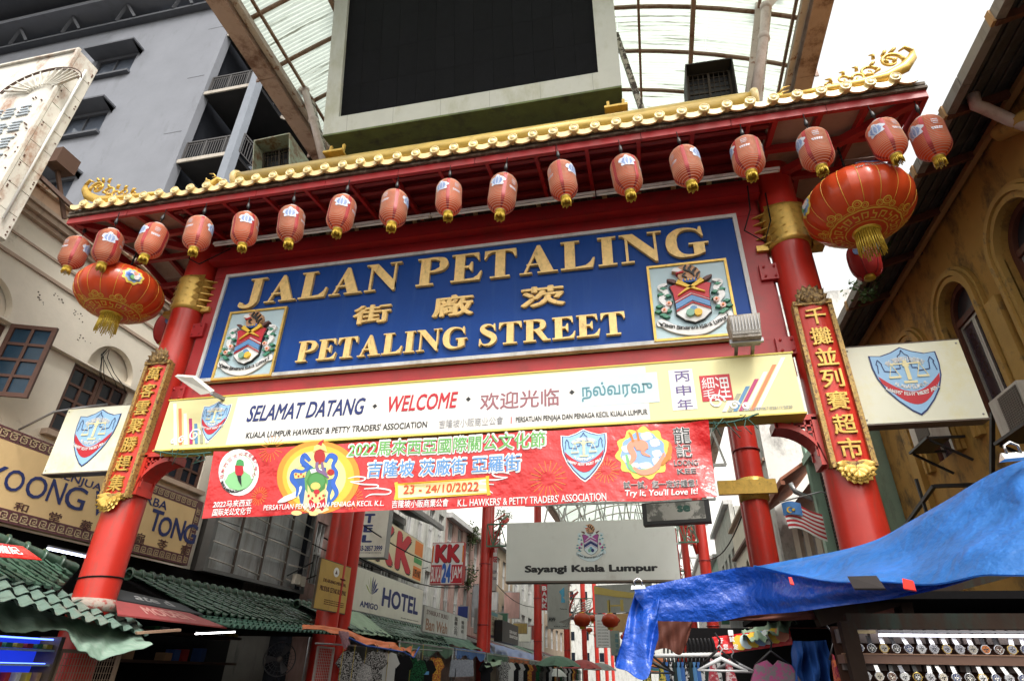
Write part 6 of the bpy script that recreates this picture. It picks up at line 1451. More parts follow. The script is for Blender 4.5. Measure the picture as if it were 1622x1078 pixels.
st(pl, t, 'EAST', .25, .86, .98, .95, REDP, .04); st(pl, t, 'GUEST', .2, .62, .98, .72, REDP, .04); st(pl, t, 'HOUSE', .2, .46, .98, .56, REDP, .04); st(pl, t, '2ND FLOOR', .3, .28, .98, .33, NAVY, .02); st(pl, t, 'BKT BINTANG', .3, .18, .98, .23, NAVY, .02)

# big grey sign across the street with its lattice
SAY = M('grey_white_sign', (.62,.63,.60), .4, var=.04, vs=1, bump=0, dirt=(.42,.40,.36), dscale=(.6,.6,.3), dth=(.55,.8))
PSY = Pl((0, 20.5), (1, 0)); b0 = PSY.px(803,828); b1 = PSY.px(1078,917); b2 = PSY.px(803,920)
t = thing('city_sign', 'large grey-white sign reading Sayangi Kuala Lumpur hanging across the street', 'signboard', (0, 20.5, b1[1]))
x0, x1 = b0[0], b1[0]; z0, z1 = (b1[1]+b2[1])/2, b0[1]
MB().pbox(PSY, x0, z0, x1, z1, -.5, 0).build('box', SAY, t); MB().pbox(PSY, x0, z0-.08, x1, z0-.001, -.5, .02).build('bottom_edge', flat('sign_edge_brown', (0,0,0)), t)
tpx(PSY, 'Sayangi Kuala Lumpur', 831, 909.5, 1043, 14.5, INK, t, .003, .01, .05)
c0, c1 = PSY.px(913, 887), PSY.px(958, 830); city_crest(PSY, (c0[0]+c1[0])/2, c0[1], (c1[0]-c0[0])*1.0, (c1[1]-c0[1])*.95, t, .002, True)
LAT = M('green_lattice', (.05,.12,.07), .5)
def lattice(x0, x1, y, z0, z1, lab, n=5, mat=LAT):
    t = thing('lattice_arm', lab, 'lattice arm', ((x0+x1)/2, y, z0), 'green lattice arms on the columns'); m = MB()
    for z in (z0, z1): MB().bar((x0,y,z),(x1,y,z),.07).build('chord', mat, t)
    for k in range(n):
        a, b = x0+(x1-x0)*k/n, x0+(x1-x0)*(k+1)/n; m = MB(); m.bar((a,y,z0),(b,y,z1),.045) if k%2 else m.bar((a,y,z1),(b,y,z0),.045); m.build('web_bar', mat, t); MB().bar((a,y,z0),(a,y,z1),.04).build('web_bar', mat, t)
    return t
lattice(-4.8, -3.85, 20.7, 6.9, 7.9, 'short green lattice arm left of the large grey sign', 3); lattice(3.95, 4.8, 20.7, 6.9, 7.9, 'short green lattice arm right of the large grey sign', 3)
t, pl = signbox('framed_sign', 'torn black-framed sign ending in se above the right end of the grey sign', ((1016,797),(1122,790),(1122,826),(1020,831)), Y=15, mat=flat('black_face', (0,0,0)), th=.4, side=BLACK)
L, H = pl.L, pl.z1-pl.z0; MB().pbox(pl, .07*L, pl.z0+.16*H, .93*L, pl.z0+.95*H, .006, .01).build('torn_sheet', M('torn_paper', (.36,.35,.32), .8, dirt=(.12,.12,.11), dscale=(1.2,1.2,1.2), dth=(.48,.54)), t)
tpx(pl, 'se', 1073, 811, 1094, 11, flat('dark_green_print', (.02,.08,.06)), t, .0105, .004, .05)

# ------------------------------------------------------------------ street columns
def column(x, y, lab, h=13.6, r=.24, twin=False, band=False):
    t = thing('street_column', lab, 'column', (x, y, 0), 'red columns carrying the street canopy')
    MB().lathe((x, y, 0), [(r,0),(r,h)], 20).build('shaft', PILRED, t)
    if twin: MB().lathe((x-.0, y+.75, 0), [(r*.8,0),(r*.8,h)], 18).build('rear_shaft', PILRED, t)
    for z in (3.6, 6.2): MB().lathe((x, y, z), [(r,-.02),(r+.03,-.015),(r+.03,.015),(r,.02)], 20).build('collar', DRED, t)
    return t
column(-4.97, 6.7, 'thick red column pair behind the festival banner on the left', twin=True, r=.27)
cR_ = column(5.0, 6.3, 'thick red column pair right of the festival banner', twin=True, r=.27)
p = onY(1160, 772, 6.0); MB().box((p.x+.3, 6.0, p.z), (1.2, .12, .3)).build('yellow_clamp', GOLD, cR_); MB().lathe((5.0,6.3,p.z-.25), [(.27,0),(.31,.02),(.31,.48),(.27,.5)], 20).build('clamp_band', GOLD, cR_)
LPOLE = [((763,1029),'second'),((852,1043),'third'),((899,1050),'fourth'),((927,1053.5),'fifth'),((946.5,1058),'sixth'),((961,1059.5),'seventh'),((971,1061),'eighth')]
for (u, v), nm in LPOLE: y = onX(u, v, -5).y; column(-5, y, 'red column down the left side of the street, '+nm+' from the gate', twin=(nm == 'second'), r=.24 if nm == 'second' else .27)
PY = [onX(u, v, -5).y for (u, v), nm in LPOLE]
for k, y in enumerate(PY[:5]): column(5, y, 'red column down the right side of the street, '+['second','third','fourth','fifth','sixth'][k]+' from the gate')
for k, y in enumerate(PY[:4]):   # fretwork brackets
    for sx in (-1, 1):
        m = MB()
        for q in range(5): m.bar((sx*(4.7-.0), y-.1, 6.9+.3*q), (sx*(4.25-.05*q), y-.1, 7.3+.3*q), .05)
        for q in range(4): m.bar((sx*(4.68), y-.1, 6.95+.35*q), (sx*(4.25), y-.1, 6.95+.35*q), .05)
        m.tube([(sx*4.75,y,6.5),(sx*4.6,y,7.2),(sx*4.3,y,7.9),(sx*3.9,y,8.3)], .09, 8)
        m.build('fret_bracket', PILRED, label='red fretwork bracket on the '+['second','third','fourth','fifth'][k]+' '+('left' if sx < 0 else 'right')+' column', cat='bracket')
for k, y in enumerate(PY[1:4]): lattice(-4.8, -2.6, y-.2, 6.6-.1*k, 7.8-.1*k, 'green lattice arm on the '+['third','fourth','fifth'][k]+' left column', 4); lattice(2.6, 4.8, y-.2, 6.6, 7.8, 'green lattice arm on the '+['third','fourth','fifth'][k]+' right column', 4)
# white roof trusses under the far canopy
for k in range(6):
    y = 24+7.0*k; t = thing('roof_truss', 'white tubular roof truss under the canopy, number %s beyond the grey sign' % ['one','two','three','four','five','six'][k], 'truss', (0, y, 11), 'white trusses under the far canopy'); t['label'] = ['nearest','second','third','fourth','fifth','farthest'][k]+' white tubular truss under the canopy beyond the grey sign'
    m = MB(); m.bar((-5,y,11.3),(6.9,y,11.3),.14)
    for q in range(8): x = -5+11.9*q/8; m.bar((x,y,11.3),(x+.75,y,arc(min(6.9,x+.75))-.1),.1); m.bar((x+.75,y,arc(min(6.9,x+.75))-.1),(x+1.48,y,11.3),.1)
    m.build('truss_tube', WHITEP, t)
for k, (x, v) in enumerate(((-1.6,0),(1.9,0))): pass

# hanging street banners and far lanterns
def hang(name, lab, uvs, Y, mat, th=.03): return signbox(name, lab, uvs, Y=Y, mat=mat, th=th)
CLOTH = M('white_cloth', (.50,.51,.48), .8, var=.06, dirt=(.38,.37,.34), dth=(.5,.75), trans=.3)
t, pl = hang('street_banner', 'white vertical banner with blue figure one hanging by the third left column', ((866.5,922),(900.5,922),(900.5,996),(866.5,995)), 30, CLOTH)
L, H = pl.L, pl.z1-pl.z0
MB().prism(pl, [(.55*L,pl.z0+.80*H),(.8*L,pl.z0+.90*H),(.8*L,pl.z0+.70*H),(.72*L,pl.z0+.68*H),(.82*L,pl.z0+.62*H),(.82*L,pl.z0+.56*H),(.64*L,pl.z0+.56*H),(.66*L,pl.z0+.72*H)], .006, .02).build('figure_one', flat('sky_mark', (.08,.35,.55)), t); st(pl, t, 'Malaysia', .58, .40, .9, .44, INK, .02); st(pl, t, 'KUALA LUMPUR', .3, .04, .95, .07, INK, .02)
for k in range(5): MB().prism(pl, [(.05*L+.06*k*L,pl.z0+.14*H),(.13*L+.06*k*L,pl.z0+.2*H+.02*H*(k%2)),(.10*L+.06*k*L,pl.z0+.26*H)], .006, .02).build('pattern_mark', INK, t)
t, pl = hang('bank_banner', 'red vertical banner with white letters BANK beside the third left column', ((857,924),(867,924),(866,966),(857,966)), 31, REDP)
for k, ch in enumerate('BANK'): st(pl, t, ch, .15, .74-.22*k, .9, .92-.22*k, WHITE, .05, name='letter')
t, pl = hang('pale_banner', 'crumpled pale banner with yellow H letter across the street', ((941,927),(1032,922),(1026,969),(942,970)), 34, CLOTH)
st(pl, t, 'H', .22, .05, .50, .45, flat('pale_yellow', (.55,.42,.12)), .01); L, H = pl.L, pl.z1-pl.z0
MB().prism(pl, [(0,pl.z0+.7*H),(0,pl.z0+.98*H),(.35*L,pl.z0+.80*H),(L,pl.z0+.55*H),(L,pl.z0+.4*H),(.4*L,pl.z0+.55*H)], .006, .03).build('yellow_fold', flat('pale_yellow', (0,0,0)), t)
t, pl = hang('list_banner', 'narrow white banner printed with lines of small text', ((942,972),(965,972),(964,1025),(945,1025)), 33, WHITE)
for k in range(9): st(pl, t, 'jalan petaling', .15, .06+.09*k, .85, .09+.09*k, INK, .03)
t, pl = hang('sage_banner', 'narrow grey-green banner with blue characters', ((966,998),(981,998),(980,1038),(967,1037)), 40, M('sage_cloth', (.32,.38,.33), .8))
for k, ch in enumerate('吉隆坡街'): st(pl, t, ch, .5, .72-.2*k, .85, .88-.2*k, TEALP, .03, name='letter')
t, pl = hang('orange_cloth', 'orange-tinted panel high over the street beyond the pale banner', ((968,972),(1030,968),(1026,1000),(968,1000)), 42, M('amber_panel', (.60,.38,.16), .7))
for u, v, r, lab in ((922,981,12.5,'red-orange round lantern on a white bracket, left of the list banner'),(966.5,982,12.5,'red-orange round lantern in front of the orange panel'),(968,1006,5,'tiny red lantern below the round one, far down the street'),(988,1008,5,'tiny red lantern at the far end of the street')):
    Y = 25 if r > 8 else 60; p = onY(u, v, Y); s = r*(p-CAMP).length/950; t = thing('round_lantern', lab, 'lantern', p, 'round street lanterns')
    MB().lathe(p, [(s*.35,-s*.72),(s*.8,-s*.5),(s,0),(s*.8,s*.5),(s*.35,s*.72)], 20).build('lantern_body', SILK, t); m = MB()
    MB().lathe(p, [(s*.3,-s*.95),(s*.36,-s*.7),(0,-s*.68)], 12).build('tassel', TASS, t); MB().lathe(p, [(0,s*.8),(s*.36,s*.8),(s*.36,s*.7)], 12).build('top_cap', TASS, t); MB().tube([p+Vector((0,0,s*.8)), p+Vector((0,0,s*2.2))], .02, 4).build('hanging_wire', WIRE, t)
p = onY(914, 974, 25); m = MB()
for k in range(5): m.tube([p+Vector((-.9+.1*k,0,-.3-.05*k)), p+Vector((0,0,.12*k)), p+Vector((.7,0,.3+.1*k))], .022, 5)
m.build('lantern_bracket', WHITEP, label='fan of thin white tubes holding the left round lantern', cat='bracket')

# far facades, each house its own object
random.seed(31)
def far_house(x, y0, y1, h, col, lab, sgn, wn=3, wcol=DARK, frame=WHITEP):
    t = thing('far_shophouse', lab, 'building', (x, (y0+y1)/2, 0), 'shophouses down the street')
    pl = Pl((x, 0), (0, 1)) if sgn < 0 else Pl((x, 0), (0, -1))
    A = (lambda y: y) if sgn < 0 else (lambda y: -y)
    H_ = []
    for i in range(wn):
        yc = y0+(y1-y0)*(i+.5)/wn; w_ = (y1-y0)/wn*.28
        for z in (4.3, 7.6):
            if z+2.1 < h: H_.append((min(A(yc-w_),A(yc+w_)), z, max(A(yc-w_),A(yc+w_)), z+2.1))
    m = MB(); wall_holes(m, pl, min(A(y0),A(y1)), max(A(y0),A(y1)), 0, h, H_, .3); m.build('facade_wall', col, t)
    MB().box((x+sgn*4.2, (y0+y1)/2, h/2-.1), (7.7, y1-y0-.02, h-.1)).build('body', col, t)
    MB().pbox(pl, min(A(y0),A(y1)), h, max(A(y0),A(y1)), h+.3, -.3, .35).build('cornice', frame if frame != DWOOD else CREAMT, t)
    for q in H_:
        w_ = MB().pbox(pl, *q, -.28, -.24).build('window', wcol, t); m = MB()
        for k in range(4): a = q[0]+(q[2]-q[0])*k/3; m.pbox(pl, a-.04, q[1], a+.04, q[3], -.2, -.12)
        for k in range(3): z = q[1]+(q[3]-q[1])*k/2; m.pbox(pl, q[0], z-.04, q[2], z+.04, -.21, -.13)
        m.build('window_frame', frame, w_)
    return t
PINK = M('pink_render', (.42,.27,.24), .85, dirt=(.2,.13,.11), dth=(.5,.7)); WRN = M('white_render', (.5,.5,.47), .85, dirt=(.2,.2,.18), dth=(.5,.7)); TAN = M('tan_render', (.36,.28,.2), .85, dirt=(.15,.12,.09), dth=(.5,.7)); MINT = M('mint_render', (.3,.42,.36), .85, dirt=(.15,.2,.17), dth=(.5,.7))
for args in ((-9, 12.2, 16.5, 9.5, PINK, 'pink-brown shophouse behind the hotel signs', -1, 3), (-9.2, 16.6, 20.5, 7.9, M('sooty_render', (0,0,0)), 'dark low shophouse with plants on its wall', -1, 2), (-9, 20.6, 27, 11.0, WRN, 'white house with tall windows behind the second left column', -1, 4), (-9, 27.1, 35, 9.8, PINK, 'dusky pink shophouse left of the white banner', -1, 4), (-9, 35.1, 46, 10.5, TAN, 'tan shophouse row beyond the pink house', -1, 5), (-9, 46.1, 62, 12, WRN, 'pale house far down the left side', -1, 5), (-9, 62.1, 85, 13, TAN, 'last tan block on the left', -1, 6),
             (8.4, 37.2, 50, 12.5, WRN, 'white house beyond the cream arched house', 1, 5), (8.4, 50.1, 66, 11, MINT, 'mint house far down the right side', 1, 5), (8.4, 66.1, 85, 14, WRN, 'last pale block on the right', 1, 6)):
    far_house(*args)
eb = thing('end_block', 'pale building closing the far end of the street', 'building', (0, 112, 0)); MB().box((0, 120, 9), (60, 12, 18)).build('body', WRN, eb)
PE = Pl((0, 114), (1, 0))
for i in range(14):
    for j in range(4): MB().pbox(PE, -18+2.6*i, 4+3.4*j, -17.2+2.6*i, 5.4+3.4*j, .0, .06).build('window', PANE, eb)
tb = thing('white_tower', 'white high-rise with balconies beyond the right shophouses', 'building', (22, 50, 0)); MB().box((19, 52, 14), (11, 12, 28)).build('body', WRN, tb); PT = Pl((0, 46), (1, 0))
for i in range(4):
    for j in range(8): MB().pbox(PT, 14.2+2.5*i, 3.5+3*j, 15.9+2.5*i, 5.2+3*j, 0, .05).build('window', PANE, tb)
for j in range(8): MB().pbox(PT, 13.6, 3+3*j, 24.3, 3.25+3*j, 0, .9).build('balcony', WHITEP, tb)
# plants clinging to the left wall
for k, (u, v, s, lab) in enumerate(((748,862,.9,'straggling creeper high on the wall between the KK sign and the column'),(742,930,1.1,'leafy creeper hanging beside the KK sign'),(720,1000,.6,'small weeds on the dark wall below the creeper'),(797,830,1.0,'bush on the roof edge behind the second left column'))):
    p = onX(u, v, -8.7); leafy('wall_creeper', lab, p, s*1.3, 260, 'creeper', seed=20+k, size=.2, stems=9, squash=(.5,1,1.2), mat=M('creeper_green', (.045,.07,.02), .6, var=.5, vs=6, bump=0, trans=.3))
# metal awnings and gutter over the dark house
t = thing('metal_awning', 'dark metal awning with grey gutter above the KK signs', 'awning', (-8, 15, 7)); A = [onX(600,812,-8.6), onX(770,850,-8.6), onX(770,850,-7.4), onX(640,815,-7.2)]
MB().hexa([(-8.9,12.0,8.4),(-7.0,12.0,7.7),(-7.0,20.4,7.7),(-8.9,20.4,8.4),(-8.9,12.0,8.5),(-7.0,12.0,7.8),(-7.0,20.4,7.8),(-8.9,20.4,8.5)]).build('sheet', M('dark_roof_sheet', (0,0,0)), t); MB().box((-6.95,16.2,7.7),(.2,8.4,.2)).build('gutter', STEEL, t)
# flag and its pole
t = thing('flag', 'striped flag with blue canton hanging before the fanlight windows', 'flag', (7.0, 11, 6)); PF, f0, f1 = hplane((1238,797),(1297,790), Y=11.5); L = (f1-f0).length; z1 = f0.z; Hf = L*.72
for k in range(12):
    mb = MB(); mb.grid(lambda s, q: PF.P(L*(.0+s)*(1-.1*k/12)+.25*k/12*L*.3, z1-Hf*(k+q)/12-.30*L*s*s+.05*L*math.sin(s*6)-.12*L*s, .05*L*math.sin(s*8+k*.2)), 10, 1); mb.build('stripe', REDP if k%2 == 0 else WHITE, t)
mb = MB(); mb.grid(lambda s, q: PF.P(L*.5*s, z1-Hf*.5*q+.05*L*math.sin(s*3)-.06*L*s, .05*L*math.sin(s*4)+.03), 8, 4); mb.build('canton', flat('flag_blue', (.06,.2,.5)), t)
for nm_, pts_ in (('crescent', arcpts(.20*L, z1-.26*Hf-.03*L, .085*L, 40, 320, 14)+arcpts(.225*L, z1-.26*Hf-.03*L, .068*L, 320, 40, 12)), ('star', [(.30*L+.05*L*(1 if q%2 == 0 else .5)*math.cos(q*PI/7), z1-.27*Hf-.03*L+.05*L*(1 if q%2 == 0 else .5)*math.sin(q*PI/7)) for q in range(14)])):
    MB().prism(PF, pts_, .05, .09).build(nm_, YELP, t)
MB().tube([PF.P(-.05,z1+.05,0), PF.P(L*1.1,z1+.2,0), PF.P(L*1.6,z1+.1,-.6)], .02, 6).build('pole', STEEL, t)
WORDS = 'first second third fourth fifth sixth seventh eighth ninth tenth eleventh twelfth thirteenth fourteenth fifteenth sixteenth seventeenth eighteenth nineteenth twentieth twenty-first twenty-second twenty-third twenty-fourth twenty-fifth twenty-sixth'.split()
# ================================================================== market stalls
TG = M('green_glazed_tile', (.035,.08,.052), .32, var=.25, vs=4, coat=.3, dirt=(.10,.12,.10), dscale=(9,9,9), dth=(.5,.7), objvar=.35, damt=.6)
TGD = M('pale_green_sheet', (.14,.22,.185), .45, var=.15, dirt=(.05,.08,.06), dscale=(6,6,6), dth=(.5,.7))
def bil(c, s, t): return (c[0]*(1-s)+c[1]*s)*(1-t)+(c[3]*(1-s)+c[2]*s)*t      # c: eave left, eave right, ridge right, ridge left
def frame_at(c, s, t):
    e = 1e-3; p = bil(c, s, t); x = (bil(c, s+e, t)-bil(c, s-e, t)).normalized(); y = (bil(c, s, t+e)-bil(c, s, t-e)).normalized(); z = x.cross(y).normalized(); y = z.cross(x); return p, x, y, z
_tm = {}
def tile_mesh(w, l):
    k = (round(w,3), round(l,3))
    if k in _tm: return _tm[k]
    prof = [(0,.035),(.10,.052),(.22,.05),(.30,.02),(.38,-.008),(.55,-.02),(.75,-.018),(.92,.0),(1.0,.012)]; m = MB(); n = len(prof); vs = []
    for y, dz in ((-.03,.022),(l*1.08,.0)):
        for a, h in prof: vs.append((a*w-w/2, y, h*w*3.2*.9+dz))
    for a, h in prof: vs.append((a*w-w/2, -.03, h*w*2.9-.012))
    m.add(vs, [(i, i+1, n+i+1, n+i) for i in range(n-1)]+[(2*n+i, 2*n+i+1, i+1, i) for i in range(n-1)], True)
    m.sm = [True]*(n-1)+[False]*(n-1); _tm[k] = m.mesh('tile', TG); return _tm[k]
def tile_roof(name, lab, c, nc, nr, cat='stall roof', ridge=True, group=None):
    cen = sum(c, Vector())/4; t = thing(name, lab, cat, (cen.x, cen.y, min(p.z for p in c)), group)
    w = ((c[1]-c[0]).length+(c[2]-c[3]).length)/2/nc; l = ((c[3]-c[0]).length+(c[2]-c[1]).length)/2/nr
    m = MB(); d = Vector((0,0,-.05)); m.hexa([p+d for p in c]+[p+d-Vector((0,0,.04)) for p in c]); m.build('roof_board', DARK, t)
    me = tile_mesh(w, l)
    for j in range(nr):
        for i in range(nc):
            p, x, y, z = frame_at(c, (i+.5)/nc, j/nr)
            o = bpy.data.objects.new('tile', me); COL.objects.link(o); o.parent = t
            q = p+z*(.012*random.random()); R3 = Matrix((x, y, z)).transposed().to_4x4(); R3.translation = q-Vector(t.location)
            sc = ((bil(c,1,j/nr)-bil(c,0,j/nr)).length/nc)/w; o.matrix_local = R3@Matrix.Rotation(random.uniform(-.02,.02), 4, 'Z')@Matrix.Diagonal((sc*1.0,1,1,1))
    if ridge:
        L = (c[2]-c[3]).length; n = max(3, int(L/.26)); rm = MB(); rl = L/n
        rm.lathe((0,0,0), [(.075,-rl*.5),(.085,-rl*.3),(.085,rl*.35),(.115,rl*.42),(.115,rl*.52),(.08,rl*.54)], 14, axis=(1,0,0)); me2 = rm.mesh('ridge_tile', TG)
        for i in range(n):
            p, x, y, z = frame_at(c, (i+.5)/n, 1); o = bpy.data.objects.new('ridge_tile', me2); COL.objects.link(o); o.parent = t
            x = (c[3]-c[2]).normalized(); y = Vector((0,0,1)).cross(x).normalized(); z = x.cross(y)
            R3 = Matrix((x, y, z)).transposed().to_4x4(); R3.translation = p+Vector((0,0,.04))-Vector(t.location); o.matrix_local = R3
    return t
def sheet(name, lab, c, waves, amp, mat, cat, steps=3, nx=8, th=.012):
    cen = sum(c, Vector())/4; t = thing(name, lab, cat, (cen.x, cen.y, min(p.z for p in c)))
    for st_ in range(steps):   # overlapping courses
        m = MB(); t0, t1 = st_/steps, (st_+1.06)/steps
        def f(s, q, dz=0):
            p, x, y, z = frame_at(c, s, t0+(t1-t0)*q); return p+z*(amp*math.sin(s*waves*2*PI)-.018*q+.012*st_+dz)
        m.grid(f, waves*nx, 2); m.grid(lambda s, q: f(1-s, q, -th), waves*nx, 2); m.build('corrugated_course', mat, t)
    return t
def V(*p): return Vector(p)
# --- near left stall
c = [onX(-60,905,-5.0), onX(92,932,-5.0), onX(118,905,-6.0), onX(-60,838,-6.4)]
tile_roof('tiled_stall_roof', 'dark green tiled stall roof at the left edge, in front of the gate pillar', c, 9, 4)
c2 = [onZ(-60,932,2.22), onZ(236,1004,2.06), onX(205,968,-5.35), onX(-60,892,-5.4)]
sheet('corrugated_awning', 'pale green wavy sheet roof around the foot of the left gate pillar', c2, 12, .03, TGD, 'awning', 3)
MB().lathe((-5.03,0,2.42), [(.27,-.12),(.33,-.1),(.36,-.02),(.3,.03),(.268,.05)], 20).build('cement_collar', M('cement_patch', (.34,.28,.24), .9, bump=1, bs=30, dirt=(.3,.05,.04), dscale=(10,10,10), dth=(.5,.6)), gate)
MB().tube([(-5.03+.285*math.cos(a*PI/8), .285*math.sin(a*PI/8), 2.72+.03*math.cos(a*PI/8)) for a in range(17)], .011, 5).build('twisted_wire', WIRE, gate)
# green canvas flap
def cloth(name, lab, top, bot, mat, cat, rip=.02, nu=60, nv=10, fr=5, seedv=1, th=.006, group=None, kind=None):
    """cloth hung between two 3D polylines"""
    def pl_(P, s):
        x = s*(len(P)-1); i = min(int(x), len(P)-2); f = x-i
        p0, p1, p2, p3 = P[max(i-1,0)], P[i], P[i+1], P[min(i+2,len(P)-1)]
        return .5*((2*p1)+(p2-p0)*f+(2*p0-5*p1+4*p2-p3)*f*f+(3*p1-p0-3*p2+p3)*f**3)
    cn = (pl_(top,.5)-pl_(bot,.5)); tt = (pl_(top,1)-pl_(top,0)); nn = cn.cross(tt).normalized()
    def f(s, q, d=0):
        a, b = pl_(top, s), pl_(bot, s); p = a+(b-a)*q
        r = rip*(math.sin(s*fr*6.3+seedv+q*2)*.5+math.sin(s*fr*14+seedv*2-q*4)*.25+math.sin(q*9+s*fr*3+seedv)*.35)
        return p+nn*(r*min(1,q*3+.2)+d)
    m = MB().grid(lambda s, q: f(s, q), nu, nv); m.grid(lambda s, q: f(1-s, q, -th), nu, nv)
    o = m.build(name, mat, label=lab, cat=cat, group=group); return o
CANV = M('green_canvas', (.20,.31,.24), .75, var=.25, vs=3, dirt=(.42,.50,.44), dscale=(3,8,8), dth=(.45,.7), damt=.6, bump=.4, bs=14)
X_ = -3.9
top = [onX(u, v, X_-.9) for u, v in ((-40,935),(30,955),(90,972),(150,985),(200,996),(222,1003))]; bot = [onX(u, v, X_) for u, v in ((-40,985),(30,1001),(92,997),(128,1030),(170,1042),(241,1021))]
cloth('canvas_awning', 'sagging grey-green canvas flap below the wavy sheet at lower left', top, bot, CANV, 'awning', .03)
# dark board and red board beside the pillar
def board4(name, lab, pts, mat, cat, th=.03):
    P = pts; n = (P[1]-P[0]).cross(P[3]-P[0]).normalized()*th; m = MB().hexa([p for p in P]+[p-n for p in P]); return m.build(name, mat, label=lab, cat=cat)
bdk = thing('menu_board', 'black board with faded white script lying on the stall roof right of the pillar', 'board', (-5,2,2.4)); P = [onX(186,932,-5.2), onX(186,948,-4.9), onX(322,972,-4.9), onX(285,955,-5.2)]
MB().hexa(P+[p-V(0,0,.02) for p in P]).build('panel', flat('charcoal_board', (.03,.032,.037)), bdk)
P2 = [onX(183,950,-4.75), onX(187,972,-4.45), onX(360,993,-4.45), onX(300,970,-4.75)]
rbd = thing('red_board', 'red board with faded white letters laid on the roof edge right of the pillar', 'board', (-4.6,2,2.25)); MB().hexa(P2+[p-V(0,0,.02) for p in P2]).build('panel', M('faded_red_board', (.30,.05,.05), .5, dirt=(.2,.04,.04), dth=(.5,.7)), rbd)
def onquad_text(P, body, s0, s1, t0, t1, mat, par, off=.006):
    vs, fs, _ = glyphs(body, .02); c_ = [P[1], P[2], P[3], P[0]]; m = MB(); out = []
    for x, y, z in vs: p, a, b, n = frame_at(c_, s0+(s1-s0)*x, t0+(t1-t0)*y); out.append(p+Vector((0,0,off))+n*(.003*z if n.z > 0 else -.003*z))
    m.add(out, fs); m.build('lettering', mat, par)
onquad_text(P2, 'MODEN', .25, .75, .25, .8, flat('faded_pink', (.5,.25,.22)), rbd); onquad_text(P, 'ate d', .2, .7, .25, .8, flat('faded_grey', (.35,.35,.36)), bdk)
# red flyer on the tiles at far left
P = [onX(-20,858,-4.9), onX(-20,880,-4.7), onX(66,887,-4.7), onX(36,866,-4.9)]; fly = thing('red_banner', 'crumpled red banner with white print lying on the green tiles', 'banner', P[0]); MB().hexa([p+V(0,0,.01) for p in P]+[p for p in P]).build('sheet', VINYL, fly); onquad_text(P, '龍記', .2, .7, .2, .8, WHITE, fly, .016)
board4('timber_batten', 'bare timber batten sticking out below the red board', [onX(218,1000,-4.3), onX(218,1004,-4.3), onX(287,999,-4.2), onX(287,995,-4.2)], M('raw_timber', (.35,.22,.15), .7), 'batten', .05)
# --- tiled roof along the left after the gate
c = [V(-5.0,2.05,2.50), V(-5.0,6.3,2.50), onX(482,963,-6.6), onX(203,912,-6.6)]
tile_roof('tiled_stall_roof', 'long dark green tiled stall roof with fat ridge tiles behind the left pillar', c, 19, 6)
c = [V(-4.35,2.2,2.28), V(-4.4,6.3,2.40), V(-5.15,6.3,2.50), V(-5.15,2.2,2.44)]
sheet('corrugated_awning', 'green wavy sheet strip below the long tiled roof', c, 24, .028, M('mid_green_sheet', (.06,.15,.11), .45, var=.2, dirt=(.02,.04,.03), dth=(.5,.7)), 'awning', 3)
# --- next roofs
c = [V(-4.7,7.4,2.50), V(-4.7,15.5,2.50), onX(700,1003,-6.4), onX(470,958,-6.2)]
tile_roof('tiled_stall_roof', 'green-grey tiled stall roof below the hotel sign', c, 26, 6)
def lean(name, lab, c, mat, cat='awning', rip=.03): return cloth(name, lab, [c[3], c[2]], [c[0], c[1]], mat, cat, rip, 24, 6)
PG_ = M('pale_green_canvas', (.20,.28,.19), .7, dirt=(.14,.18,.13), dth=(.5,.7))
cloth('canvas_awning', 'pale green canvas panel on the tiles under the hotel sign', [onX(508,966,-5.6), onX(560,968,-5.8), onX(575,972,-5.9)], [onX(566,1003,-4.6), onX(600,1006,-4.6), onX(621,1008,-4.6)], PG_, 'awning', .02)
cloth('canvas_awning', 'dark green canvas awning below the faded cloth shop sign', [onX(662,995,-6.2), onX(700,1002,-6.2), onX(742,1012,-6.2)], [onX(665,1012,-5), onX(720,1022,-4.8), onX(765,1030,-4.6)], M('dark_green_canvas', (.06,.14,.09), .7, dirt=(.03,.07,.05), dth=(.5,.7)), 'awning', .05)
OR = M('orange_canvas', (.65,.16,.05), .6, var=.1, bump=.3, bs=10)
cloth('orange_awning', 'orange canvas awning with blue hem along the clothes stall', [onX(u, v, -4.3) for u, v in ((480,988),(540,995),(590,1012),(630,1018),(664,1022))], [onX(u, v, -4.1) for u, v in ((480,997),(545,1004),(580,1020),(612,1026),(640,1030),(655,1040))], OR, 'awning', .05)
m = MB(); m.tube([onX(u, v, -4.08) for u, v in ((545,1006),(580,1022),(612,1027),(640,1032),(655,1041),(664,1024))], .022, 5); m.build('blue_hem_rope', flat('hem_blue', (.02,.08,.4)), label='blue hem cord along the orange awning', cat='cord')
cloth('pink_cloth', 'pink patterned cloth tied to the orange awning', [onX(537,998,-4.0), onX(552,1000,-4.0)], [onX(545,1028,-4.0), onX(553,1020,-4.0)], M('pink_cloth', (.5,.28,.33), .8, var=.4, vs=40), 'cloth', .04, 12, 10)
BT = M('dusty_blue_tarp', (.09,.15,.33), .5, var=.2, vs=2, bump=.6, bs=8)
cloth('blue_tarpaulin', 'dusty blue tarpaulin over stalls in mid street on the left', [onX(u, v, -6.2) for u, v in ((770,1016),(800,1024),(838,1034),(862,1045))], [onX(u, v, -4.3) for u, v in ((776,1040),(800,1048),(838,1054),(872,1062))], BT, 'tarpaulin', .12)
cloth('canvas_awning', 'grey-green canvas with drooping corners under the dusty blue tarpaulin', [onX(u, v, -4.5) for u, v in ((765,1036),(800,1042),(840,1048))], [onX(u, v, -4.0) for u, v in ((770,1058),(800,1052),(815,1074),(842,1060))], PG_, 'awning', .08)
